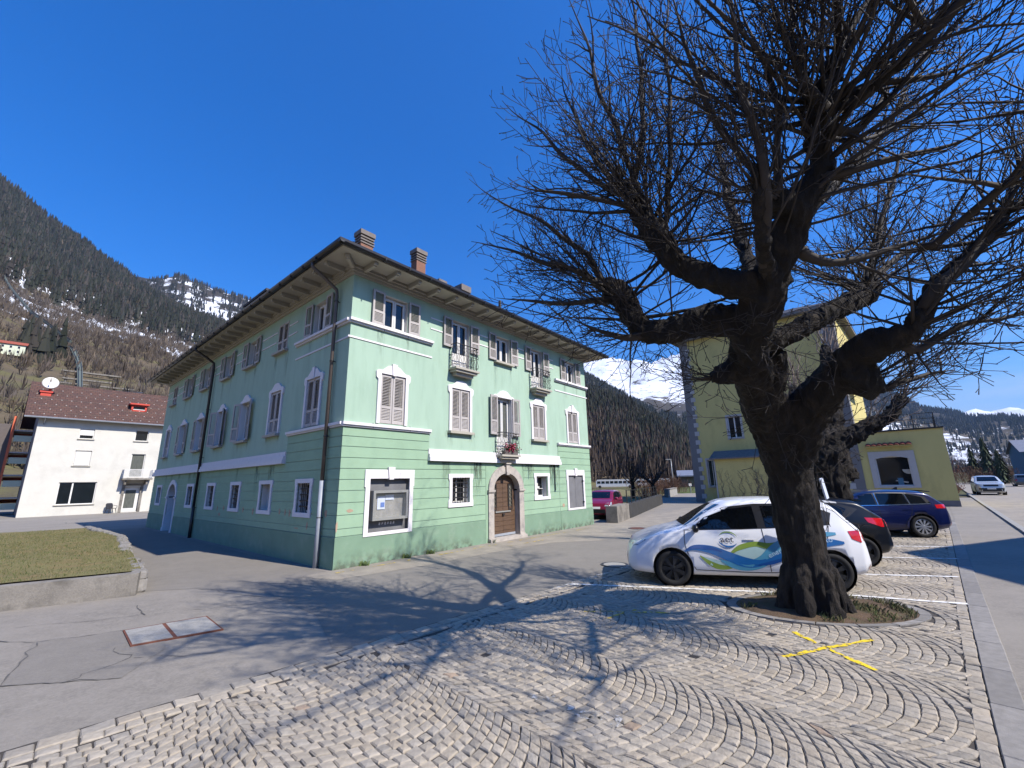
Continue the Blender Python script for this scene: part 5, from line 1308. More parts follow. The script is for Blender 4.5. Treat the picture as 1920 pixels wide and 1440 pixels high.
def car_mesh(S):
    L, W = S['L'], S['W']; f = L/2; top = sorted(S['top']); n = 92
    bot = sorted([(f,.30),(f-.1,.22),(f-.5,.19),(0,.19),(-f+.5,.21),(-f+.15,.27),(-f,.36)]); belt = sorted(S['belt'])
    plan = sorted([(f,.66),(f-.05,.78),(f-.16,.90),(f-.42,.975),(f-.9,1.0),(0,1.0),(-f+.8,1.0),(-f+.38,.975),(-f+.14,.91),(-f+.05,.83),(-f,.74)])
    xs = [f - L*(.5 - .5*cos(pi*i/n))*1.0 for i in range(n+1)]
    xs = [lerp(x, f - L*i/n, .55) for i, x in enumerate(xs)]
    def smooth(fn, w=.10): return lambda x: (fn(x-w)+2*fn(x)+fn(x+w)+fn(x-w/2)+fn(x+w/2))/6
    tf = smooth(lambda x: interp(top, x), .09); bf = lambda x: interp(bot, x); gf = smooth(lambda x: interp(belt, x)); pf = lambda x: interp(plan, x)*W/2
    loops = []
    for x in xs:
        zt, zb, w = tf(x), bf(x), pf(x); zt = max(zt, zb+.06); zg = min(gf(x), zt - min(.045, (zt-zb)*.2)); hb = zg - zb
        half = [(0,zb),(.72*w,zb),(.90*w,zb+.02*min(1,hb/.4)),(.965*w,zb+.10*min(1,hb/.5)),(.985*w,zb+.26*hb),(.998*w,zb+.45*hb),(1.0*w,zb+.62*hb),(.985*w,zb+.80*hb),(.968*w,zb+.90*hb),(.945*w,zg)]
        hg = zt - zg; c = min(.13, hg*.62); wr = .945*w - S.get('tumble',.34)*(hg-c)
        for j in range(1, 6): t = j/5; half.append((lerp(.945*w, wr, t), zg + (hg-c)*t))
        for j in range(1, 9): a = pi/2*j/8; half.append((wr*max(0,cos(a))**.62 if j < 8 else 0, zt - c + c*sin(a)**.9))
        loops.append([(x, y, z) for y, z in half] + [(x, -y, z) for y, z in reversed(half[1:-1])])
    m = len(loops[0]); mb = MB(); V = [p for lp in loops for p in lp]
    F = [(i*m+k, i*m+(k+1)%m, (i+1)*m+(k+1)%m, (i+1)*m+k) for i in range(n) for k in range(m)] + [tuple(reversed(range(m))), tuple(n*m+k for k in range(m))]
    mb.add(V, F); me = mb.mesh('body', M['car_trim'], True)
    bm = bmesh.new(); bm.from_mesh(me); bmesh.ops.recalc_face_normals(bm, faces=bm.faces); bm.to_mesh(me); bm.free()
    return me
DG = bpy.context.evaluated_depsgraph_get
def arches(me, S):
    o = link('tmp', me); cut = MB()
    for x in S['wx']:
        for s in (-1, 1):
            c = MB(); r = S['R']*1.13; nn = 28; V = []
            for y in (s*(S['W']/2-.26), s*(S['W']/2+.2)):
                for k in range(nn): V.append((x + r*cos(2*pi*k/nn), y, S['R'] + .015 + r*sin(2*pi*k/nn)))
            cut.add(V, [(k,(k+1)%nn,nn+(k+1)%nn,nn+k) for k in range(nn)] + [tuple(range(nn)), tuple(range(nn,2*nn))])
    co = cut.build('tmpcut', M['car_trim']); md = o.modifiers.new('b', 'BOOLEAN'); md.object = co; md.operation = 'DIFFERENCE'; md.solver = 'EXACT'
    bpy.context.view_layer.update(); ev = o.evaluated_get(DG()); out = bpy.data.meshes.new_from_object(ev)
    bpy.data.objects.remove(o); bpy.data.objects.remove(co); return out
class Proj:
    def __init__(s, me): s.b = BVHTree.FromPolygons([v.co for v in me.vertices], [p.vertices for p in me.polygons])
    def hit(s, kind, a, b, off):
        if kind == 'L': o, d = Vector((a, 3, b)), Vector((0,-1,0))
        elif kind == 'R': o, d = Vector((a, -3, b)), Vector((0,1,0))
        elif kind == 'F': o, d = Vector((4, a, b)), Vector((-1,0,0))
        elif kind == 'B': o, d = Vector((-4, a, b)), Vector((1,0,0))
        else: o, d = Vector((a, b, 4)), Vector((0,0,-1))
        h = s.b.ray_cast(o, d)
        if h[0] is None or (kind in 'LR' and abs(h[0].y) < .3):
            h = s.b.find_nearest(o + d*2.3); return h[0] - d*off
        return h[0] - d*off
    def patch(s, polys, kind, off, step=.09):
        """flat outline(s) laid onto the body"""
        bm = bmesh.new()
        for poly in polys:
            vs_ = [bm.verts.new((a, b, 0)) for a, b in poly]
            try: bm.faces.new(vs_)
            except ValueError: pass
        bmesh.ops.triangulate(bm, faces=[f for f in bm.faces if len(f.verts) > 4])
        for ax in (0, 1):
            lo_ = min(v.co[ax] for v in bm.verts); hi_ = max(v.co[ax] for v in bm.verts); k = floor(lo_/step)+1
            while k*step < hi_:
                co = [0,0,0]; no = [0,0,0]; co[ax] = k*step; no[ax] = 1; bmesh.ops.bisect_plane(bm, geom=bm.verts[:]+bm.edges[:]+bm.faces[:], plane_co=co, plane_no=no); k += 1
        for v in bm.verts: v.co = s.hit(kind, v.co.x, v.co.y, off)
        me = bpy.data.meshes.new('patch'); bm.to_mesh(me); bm.free(); me.polygons.foreach_set('use_smooth', [True]*len(me.polygons)); return me
def ribbon(pts, w=None):
    """outline of a ribbon from (x,z,halfwidth) with smooth sampling"""
    P = []
    for i in range(len(pts)-1):
        p0, p1, p2, p3 = pts[max(0,i-1)], pts[i], pts[i+1], pts[min(len(pts)-1,i+2)]
        for k in range(6):
            t = k/6; P.append(tuple(.5*((2*p1[j]) + (-p0[j]+p2[j])*t + (2*p0[j]-5*p1[j]+4*p2[j]-p3[j])*t*t + (-p0[j]+3*p1[j]-3*p2[j]+p3[j])*t**3) for j in range(3)))
    P.append(pts[-1]); quads = []; E = []
    for i, (x, z, h) in enumerate(P):
        a = P[max(0,i-1)]; b = P[min(len(P)-1,i+1)]; dx, dz = b[0]-a[0], b[1]-a[1]; L = hypot(dx, dz) or 1; h = max(h, .002); E.append(((x - dz/L*h, z + dx/L*h), (x + dz/L*h, z - dx/L*h)))
    return [[E[i][0], E[i+1][0], E[i+1][1], E[i][1]] for i in range(len(E)-1)]
TXT = {}
def glyph(ch):
    if ch not in TXT:
        c = bpy.data.curves.new('t', 'FONT'); c.body = ch; c.size = 1; c.resolution_u = 3; o = bpy.data.objects.new('t', c); COL.objects.link(o); bpy.context.view_layer.update()
        me = o.evaluated_get(DG()).to_mesh(); V = [(v.co.x, v.co.y) for v in me.vertices]; F = [tuple(p.vertices) for p in me.polygons]; o.to_mesh_clear
        w = max([v[0] for v in V], default=.3); bpy.data.objects.remove(o); TXT[ch] = (V, F, w)
    return TXT[ch]
def text_polys(txt, size, place, adv=1.08):
    """place(s)->(x,z,angle) with s in metres along the line; returns outlines (x,z)"""
    s = 0; out = []
    for ch in txt:
        if ch == ' ': s += size*.32; continue
        V, F, w = glyph(ch); x0, z0, an = place(s)
        for f in F:
            q = []
            for i in f:
                px, pz = V[i][0]*size, V[i][1]*size; q.append((x0 - (px*cos(an) - pz*sin(an)), z0 + px*sin(an) + pz*cos(an)))
            out.append(q)
        s += w*size*adv + size*.05
    return out
def make_wheel(S, spokes, rimm, par, x, side):
    R = S['R']; w = .20; y = side*(S['W']/2 - .015)
    mb = MB(); mb.lathe([(R*.66,-w),(R*.9,-w),(R*.985,-w*.85),(R,-w*.5),(R*.985,-.03),(R*.93,0),(R*.80,.004),(R*.70,-.008),(R*.66,-.02)], 32, 'y', closed=True)
    t = mb.build('wheel', M['tyre'], par, smooth=True); t.location = (x, y, R); t.rotation_euler = (0,0,0 if side > 0 else pi)
    mb = MB(); mb.lathe([(R*.68,-.015),(R*.64,-.012),(R*.62,-.04),(R*.62,-.16)], 28, 'y')
    for k in range(spokes):
        a = 2*pi*k/spokes; ca, sa = cos(a), sin(a); ta = .5*pi*R*.5/spokes*1.15
        P = []
        for r, hw, yy in ((R*.12,.5,-.005),(R*.64,1.0,-.018)):
            for s in (-1, 1):
                h = ta*hw*s; P.append((r*ca - h*sa, yy, r*sa + h*ca))
        P += [(p[0], p[1]-.035, p[2]) for p in P]
        mb.add(P, [(0,1,3,2),(4,6,7,5),(0,4,5,1),(2,3,7,6),(0,2,6,4),(1,5,7,3)])
    mb.lathe([(0,.0),(R*.13,-.003),(R*.16,-.012),(R*.16,-.05)], 14, 'y'); mb.build('rim', rimm, t)
    mb = MB(); mb.lathe([(0,-.09),(R*.62,-.09)], 20, 'y'); mb.build('brake_disc', M['rim_dark'] if rimm == M['rim_silver'] else M['car_trim'], t)
def car(name, label, loc, heading, S, paintm, scale=1.0, group=None):
    root = empty(name, loc, heading, label, 'car', group); root.scale = (scale,)*3
    me = arches(car_mesh(S), S); me.materials.clear(); me.materials.append(paintm)
    body = link('body', me, root); pj = Proj(me); W = S['W']
    # dark wheel wells
    for x in S['wx']:
        for s in (-1, 1):
            mb = MB(); r = S['R']*1.125; y0, y1 = s*(W/2-.255), s*(W/2-.03); nn = 24; V = [(x+r*cos(2*pi*k/nn), y, S['R']+.015+r*sin(2*pi*k/nn)) for y in (y0, y1) for k in range(nn)]
            mb.add(V, [(k,(k+1)%nn,nn+(k+1)%nn,nn+k) for k in range(nn)] + [tuple(range(nn))]); mb.build('wheel_well', M['car_trim'], root)
    def put(nm, polys, kind, off, m, par=root, step=.09):
        me2 = pj.patch(polys, kind, off, step); me2.materials.append(M[m] if isinstance(m, str) else m); me2.name = nm; return link(nm, me2, par)
    for s in 'LR':
        if S.get('dlo'): put('window_trim', [S['dlo']], s, .004, 'car_trim')
        for g_ in S.get('panes', ()): put('side_window', [g_], s, .008, 'car_glass')
        for x in S.get('seams', ()):
            put('door_seam', ribbon([(a, b, .006) for a, b in x]), s, .004, 'car_trim', step=.2)
        for hx, hz in S.get('handles', ()):
            h = put('door_handle', [[(hx-.10,hz-.018),(hx+.10,hz-.018),(hx+.10,hz+.018),(hx-.10,hz+.018)]], s, .022, S.get('handle_m', paintm))
        for c_ in S.get('chrome', ()): put('trim_line', ribbon([(a, b, .011) for a, b in c_]), s, .010, 'chrome')
        put('sill_trim', [[(S['wx'][0]-S['R']*1.2,.20),(S['wx'][1]+S['R']*1.2,.20),(S['wx'][1]+S['R']*1.2,.27),(S['wx'][0]-S['R']*1.2,.27)]], s, .004, S.get('sill_m', 'car_trim'))
        for q in S.get('head_side', ()): put('headlight', [q], s, .006, 'lamp_clear')
        for q in S.get('tail_side', ()): put('tail_light', [q], s, .007, 'lamp_red')
    # windscreen, rear window, lamps, plates
    put('windscreen', [S['ws']], 'F', .006, 'car_glass')
    put('rear_window', [S['rw']], 'B', .006, 'car_glass')
    for q in S.get('head', ()):
        put('headlight', [q], 'F', .006, 'lamp_clear'); put('headlight', [[(-a, b) for a, b in q]], 'F', .006, 'lamp_clear')
    for q in S.get('tail', ()):
        put('tail_light', [q], 'B', .007, 'lamp_red'); put('tail_light', [[(-a, b) for a, b in q]], 'B', .007, 'lamp_red')
    for q in S.get('reflect', ()):
        put('reflector', [q], 'B', .008, 'lamp_red'); put('reflector', [[(-a, b) for a, b in q]], 'B', .008, 'lamp_red')
    for q in S.get('grille', ()): put('grille', [q], 'F', .006, 'car_trim')
    for q in S.get('rear_black', ()): put('rear_skirt', [q], 'B', .005, 'car_trim')
    if S.get('plate_b'): a, z = S['plate_b']; put('number_plate', [[(-a,z-.055),(a,z-.055),(a,z+.055),(-a,z+.055)]], 'B', .02, 'plate')
    if S.get('plate_f'): a, z = S['plate_f']; put('number_plate', [[(-a,z-.055),(a,z-.055),(a,z+.055),(-a,z+.055)]], 'F', .02, 'plate')
    # mirrors
    for s in (-1, 1):
        mx_, mz = S['mirror']; mb = MB(); V = []; F = []
        for i in range(7):
            ph = pi*i/6
            for k in range(10): a = 2*pi*k/10; V.append((mx_ + .06*cos(ph)*1.0, s*(W/2 + .07 + .10*sin(ph)*cos(a)), mz + .075*sin(ph)*sin(a)))
        for i in range(6):
            for k in range(10): F.append((i*10+k,(i+1)*10+k,(i+1)*10+(k+1)%10,i*10+(k+1)%10))
        mb.add(V, F); mb.bar((mx_, s*(W/2-.12), mz-.06), (mx_, s*(W/2+.03), mz-.03), .06, .04); mb.build('mirror', S.get('mirror_m', M['car_trim']), root, smooth=True)
    if S.get('spoiler'):
        x, z, w = S['spoiler']; mb = MB(); mb.prism([[(x+.10,z),(x-.10,z-.03),(x-.11,z-.055),(x+.08,z-.04)]], lambda a, b, d: (a, d, b), -w, w); mb.build('spoiler', S.get('spoiler_m', paintm), root)
    if S.get('wiper'): x, z = S['wiper']; mb = MB(); mb.tube([(x,0,z),(x-.05,.18,z+.02),(x-.06,.34,z+.03)], .012, 5); mb.build('rear_wiper', M['car_trim'], root)
    for x in S['wx']:
        for s in (-1, 1): make_wheel(S, S.get('spokes',9), M[S.get('rim','rim_silver')], root, x, s)
    if S.get('fin'): x, z = S['fin']; MB().prism([[(x+.09,z-.02),(x-.05,z+.06),(x-.09,z+.06),(x-.08,z-.02)]], lambda a, b, d: (a, d, b), -.015, .015).build('roof_antenna', M['car_trim'], root)
    return root, put, pj
HEAD = atan2(.235, -.972)
# --- white electric hatchback with the wave livery
Z = dict(L=4.08, W=1.73, R=.315, wx=(1.24,-1.36), top=gen_top(4.08,1.56,.74,1.04,.98,.18,-1.55,-1.93,1.04), belt=[(2.04,.66),(1.6,.84),(1.0,.955),(.3,.99),(-.6,1.02),(-1.5,1.05),(-2.04,.95)],
 dlo=[(1.14,.985),(.66,1.245),(.22,1.40),(-.3,1.455),(-.85,1.455),(-1.22,1.41),(-1.52,1.29),(-1.44,1.09),(-.8,1.045),(0,1.01)],
 panes=[[(.86,1.02),(.60,1.215),(.2,1.36),(-.26,1.415),(-.28,1.04),(.3,1.02)], [(-.42,1.045),(-.40,1.415),(-.85,1.415),(-1.18,1.365),(-1.30,1.12),(-.85,1.07)], [(1.06,.995),(.90,1.08),(.90,1.0)]],
 seams=[[(.98,.98),(1.0,.75),(.92,.45),(.84,.30)], [(-.34,1.02),(-.36,.7),(-.40,.30)], [(-1.42,1.08),(-1.30,.75),(-1.1,.62),(-1.02,.33)], [(.84,.30),(.2,.285),(-.40,.285),(-1.0,.33)]],
 handles=[(-.12,.86)], handle_m=M['car_white'], sill_m='car_white',
 head=[[(.42,.69),(.74,.74),(.80,.82),(.60,.80)]], head_side=[[(1.98,.70),(1.90,.80),(1.62,.89),(1.70,.80),(1.86,.70)]],
 tail_side=[[(-1.98,.86),(-1.88,1.0),(-1.70,.99),(-1.74,.86),(-1.88,.80)]], tail=[[(.46,.86),(.74,.82),(.76,.98),(.56,1.0)]], reflect=[[(.40,.34),(.70,.36),(.70,.44),(.42,.43)]],
 ws=[(-.62,1.06),(.62,1.06),(.52,1.44),(-.52,1.44)], rw=[(-.56,1.12),(.56,1.12),(.48,1.42),(-.48,1.42)], plate_b=(.26,.80), plate_f=(.26,.42), grille=[[(-.45,.28),(.45,.28),(.5,.38),(-.5,.38)]],
 mirror=(.80,1.03), spokes=7, rim='rim_dark', spoiler=(-1.62,1.50,.52))
zoe, zput, zpj = car('parked_car', 'white electric hatchback with blue and green wave livery behind the trunk', (4.47, 9.20, 0), HEAD, Z, M['car_white'], 1.03)
RB = dict(
 livery_mist=[[(.22,.52,.02),(.0,.60,.12),(-.22,.64,.13),(-.45,.60,.10),(-.7,.64,.08),(-.9,.70,.02)], [(-.82,.52,.02),(-1.05,.52,.10),(-1.3,.52,.08),(-1.55,.54,.02)], [(.72,.52,.02),(.55,.44,.06),(.35,.41,.04),(.2,.43,.01)]],
 livery_green=[[(.76,.55,.01),(.62,.44,.035),(.46,.365,.045),(.28,.36,.03),(.12,.41,.008)], [(.26,.58,.01),(.08,.70,.04),(-.18,.765,.042),(-.42,.735,.05),(-.66,.80,.04),(-.92,.92,.01)], [(-.80,.55,.01),(-1.02,.44,.035),(-1.28,.42,.035),(-1.55,.50,.01)]],
 livery_cyan=[[(-.05,.46,.01),(-.28,.52,.06),(-.5,.68,.09),(-.8,.84,.09),(-1.15,.92,.06),(-1.5,.95,.02)], [(.45,.50,.005),(.2,.39,.05),(-.05,.36,.05),(-.3,.44,.05),(-.5,.58,.01)]],
 livery_blue=[[(1.02,.62,.01),(.84,.69,.045),(.55,.655,.07),(.28,.55,.08),(.02,.455,.085),(-.2,.44,.06),(-.34,.50,.02)], [(-.12,.43,.01),(-.38,.47,.05),(-.62,.58,.075),(-.95,.72,.08),(-1.3,.80,.07),(-1.6,.80,.02)]],
 livery_deep=[[(1.0,.645,.01),(.84,.70,.03),(.6,.69,.03),(.38,.63,.012)], [(-.2,.415,.008),(-.42,.455,.03),(-.65,.53,.02)]])
lv = None; off = .0045
for nm, rs in RB.items():
    qs = [q for r in rs for q in ribbon(r)]
    for r in rs: zput('wave_decal', ribbon(r), 'L', off, nm); off += .0005
zput('wave_lettering', text_polys('energia in movimento', .125, lambda s: (-.40 - .84*s, .53 + .44*s - .17*s*s, max(.06, .60-.46*s))), 'L', off+.001, 'livery_pale', step=.5)
zput('door_logo', text_polys('aet', .165, lambda s: (.385 - s, .79, .0)), 'L', off+.001, 'livery_ink', step=.5)
def arcr(cx, cz, a, b, t0, t1, w): return ribbon([(cx - a*cos(t0+(t1-t0)*i/8), cz + b*sin(t0+(t1-t0)*i/8), w*sin(pi*(i+.4)/8.8)) for i in range(9)])
zput('logo_swoosh', arcr(.25,.84,.165,.125,.35,2.6,.012), 'L', off+.001, 'livery_green', step=.5); zput('logo_swoosh', arcr(.25,.84,.165,.125,3.4,5.7,.016), 'L', off+.001, 'livery_blue', step=.5)
# --- black hatchback
P2 = dict(L=3.97, W=1.74, R=.305, wx=(1.22,-1.31), top=gen_top(3.97,1.46,.74,.98,.92,.10,-1.42,-1.88,1.02), belt=[(1.98,.66),(1.5,.84),(1.0,.93),(.3,.95),(-.6,.99),(-1.4,1.03),(-1.98,.9)],
 dlo=[(.98,.96),(.5,1.22),(.1,1.34),(-.4,1.38),(-.95,1.345),(-1.38,1.20),(-1.15,1.03),(0,.98)], panes=[[(.80,.99),(.46,1.18),(.1,1.31),(-.22,1.34),(-.24,1.01)], [(-.34,1.015),(-.32,1.345),(-.9,1.32),(-1.15,1.2),(-1.0,1.04)]],
 seams=[[(-.30,1.0),(-.34,.3)], [(.92,.95),(.86,.3)]], handles=[(-.15,.86),(-1.0,.9)],
 head_side=[[(1.9,.68),(1.8,.78),(1.5,.86),(1.62,.76)]], tail_side=[[(-1.96,.84),(-1.80,1.0),(-1.45,1.02),(-1.5,.92),(-1.76,.82)]], tail=[[(.40,.84),(.72,.80),(.76,.96),(.62,1.0),(.44,.93)]],
 ws=[(-.6,1.02),(.6,1.02),(.5,1.35),(-.5,1.35)], rw=[(-.58,1.06),(.58,1.06),(.48,1.34),(-.48,1.34)], plate_b=(.26,.72), mirror=(.72,1.0), spokes=5, rim='rim_dark', spoiler=(-1.50,1.40,.5), wiper=(-1.78,1.10), rear_black=[[(-.62,.34),(.62,.34),(.6,.5),(-.6,.5)]], reflect=[[(.5,.42),(.68,.44),(.68,.48),(.5,.46)]])
car('parked_car', 'black hatchback with lit red tail lamp between the white and the blue car', (6.72, 11.24, 0), HEAD, P2, M['car_black'], 1.03)
# --- dark blue hatchback
GV = dict(L=4.28, W=1.79, R=.335, wx=(1.36,-1.27), top=gen_top(4.28,1.46,.76,.98,1.02,.16,-1.62,-1.98,1.05), belt=[(2.14,.70),(1.6,.86),(1.0,.93),(.3,.955),(-.6,.975),(-1.5,1.0),(-2.14,.92)],
 dlo=[(1.08,.96),(.58,1.24),(.16,1.355),(-.4,1.385),(-1.05,1.36),(-1.52,1.23),(-1.62,1.03),(-.6,.985)], panes=[[(.90,.985),(.54,1.205),(.14,1.325),(-.12,1.345),(-.14,.995)], [(-.24,.995),(-.22,1.35),(-.95,1.335),(-1.02,1.015)], [(-1.08,1.02),(-1.02,1.33),(-1.42,1.22),(-1.50,1.04)]],
 seams=[[(-.18,.98),(-.2,.3)], [(1.0,.95),(.92,.3)], [(-1.1,1.0),(-1.0,.68),(-.86,.5),(-.80,.3)]], handles=[(.06,.84),(-.92,.87)], chrome=[[(1.1,.955),(.3,.975),(-.6,.99),(-1.6,1.025)], [(-.19,1.0),(-.17,1.36)], [(-1.05,1.01),(-.985,1.345)]],
 head_side=[[(2.06,.70),(1.9,.80),(1.55,.84),(1.7,.74)]], tail_side=[[(-2.08,.88),(-1.98,1.0),(-1.70,.99),(-1.72,.88)]], tail=[[(.34,.90),(.78,.88),(.78,1.0),(.40,1.0)]], reflect=[[(.5,.36),(.75,.38),(.75,.43),(.5,.41)]],
 ws=[(-.62,1.02),(.62,1.02),(.52,1.36),(-.52,1.36)], rw=[(-.58,1.10),(.58,1.10),(.48,1.36),(-.48,1.36)], plate_b=(.26,.76), mirror=(.80,1.0), mirror_m=M['car_navy'], spokes=10, rim='rim_silver', spoiler=(-1.70,1.42,.56), fin=(-1.15,1.46), rear_black=[[(-.7,.30),(.7,.30),(.66,.44),(-.66,.44)]])
car('parked_car', 'dark blue hatchback with alloy wheels in front of the yellow annex', (12.02, 15.36, 0), HEAD, GV, M['car_navy'], 1.03)
# --- silver suv coming along the road
DS = dict(L=4.32, W=1.82, R=.35, wx=(1.30,-1.35), top=gen_top(4.32,1.66,.96,1.10,1.02,.30,-1.75,-2.02,1.15), belt=[(2.16,.86),(1.6,1.0),(1.0,1.05),(-.6,1.08),(-1.5,1.12),(-2.16,1.0)],
 dlo=[(1.0,1.09),(.55,1.36),(.2,1.5),(-.9,1.53),(-1.5,1.46),(-1.6,1.14)], panes=[[(.88,1.11),(.5,1.33),(.2,1.46),(-.2,1.48),(-.2,1.12)], [(-.3,1.12),(-.3,1.48),(-.95,1.48),(-1.05,1.15)]],
 head=[[(.48,.78),(.84,.80),(.80,.94),(.52,.92)]], ws=[(-.66,1.16),(.66,1.16),(.56,1.56),(-.56,1.56)], rw=[(-.6,1.2),(.6,1.2),(.5,1.5),(-.5,1.5)], tail=[[(.62,.8),(.8,.8),(.8,1.05),(.66,1.05)]],
 grille=[[(-.44,.74),(.44,.74),(.46,.90),(-.46,.90)], [(-.72,.32),(.72,.32),(.76,.60),(-.76,.60)]], plate_f=(.26,.55), mirror=(.78,1.12), spokes=5, rim='rim_silver')
car('suv', 'silver suv with black bumper driving along the sunlit road', (44.2, 40.6, 0), atan2(-EY,-EX)+.05, DS, M['car_silver'], 1.03)
# --- pink car behind the green house corner
PC = dict(L=3.43, W=1.63, R=.285, wx=(1.10,-1.24), top=gen_top(3.43,1.47,.78,1.0,.95,.25,-1.35,-1.62,1.0), belt=[(1.71,.72),(1.2,.88),(.8,.94),(-.6,.98),(-1.4,1.05),(-1.71,.95)],
 dlo=[(.92,.98),(.52,1.24),(.2,1.36),(-.5,1.38),(-1.15,1.30),(-1.2,1.08)], panes=[[(.80,1.0),(.48,1.21),(.2,1.32),(-.25,1.34),(-.25,1.0)], [(-.35,1.01),(-.33,1.34),(-1.0,1.28),(-1.05,1.08)]], seams=[[(-.3,1.0),(-.32,.3)], [(.82,.95),(.78,.3)]], handles=[(-.1,.85)],
 head=[[(.45,.66),(.74,.68),(.72,.86),(.50,.80)]], head_side=[[(1.62,.64),(1.52,.84),(1.25,.86),(1.4,.68)]], tail_side=[[(-1.68,.8),(-1.6,1.1),(-1.5,1.1),(-1.55,.8)]], ws=[(-.58,1.04),(.58,1.04),(.5,1.36),(-.5,1.36)], rw=[(-.5,1.05),(.5,1.05),(.44,1.34),(-.44,1.34)], grille=[[(-.5,.32),(.5,.32),(.5,.5),(-.5,.5)]], plate_f=(.24,.58), mirror=(.72,1.02), mirror_m=M['car_magenta'], spokes=6)
car('parked_car', 'pink small hatchback parked behind the right corner of the green house', (5.02, 24.55, 0), atan2(-.90,-.44), PC, M['car_magenta'], 1.0)
car('parked_car', 'dark parked car at the right edge by the blue grey house', (71.5, 61.0, 0), atan2(EY,EX), DS, M['car_grey'], 1.0)
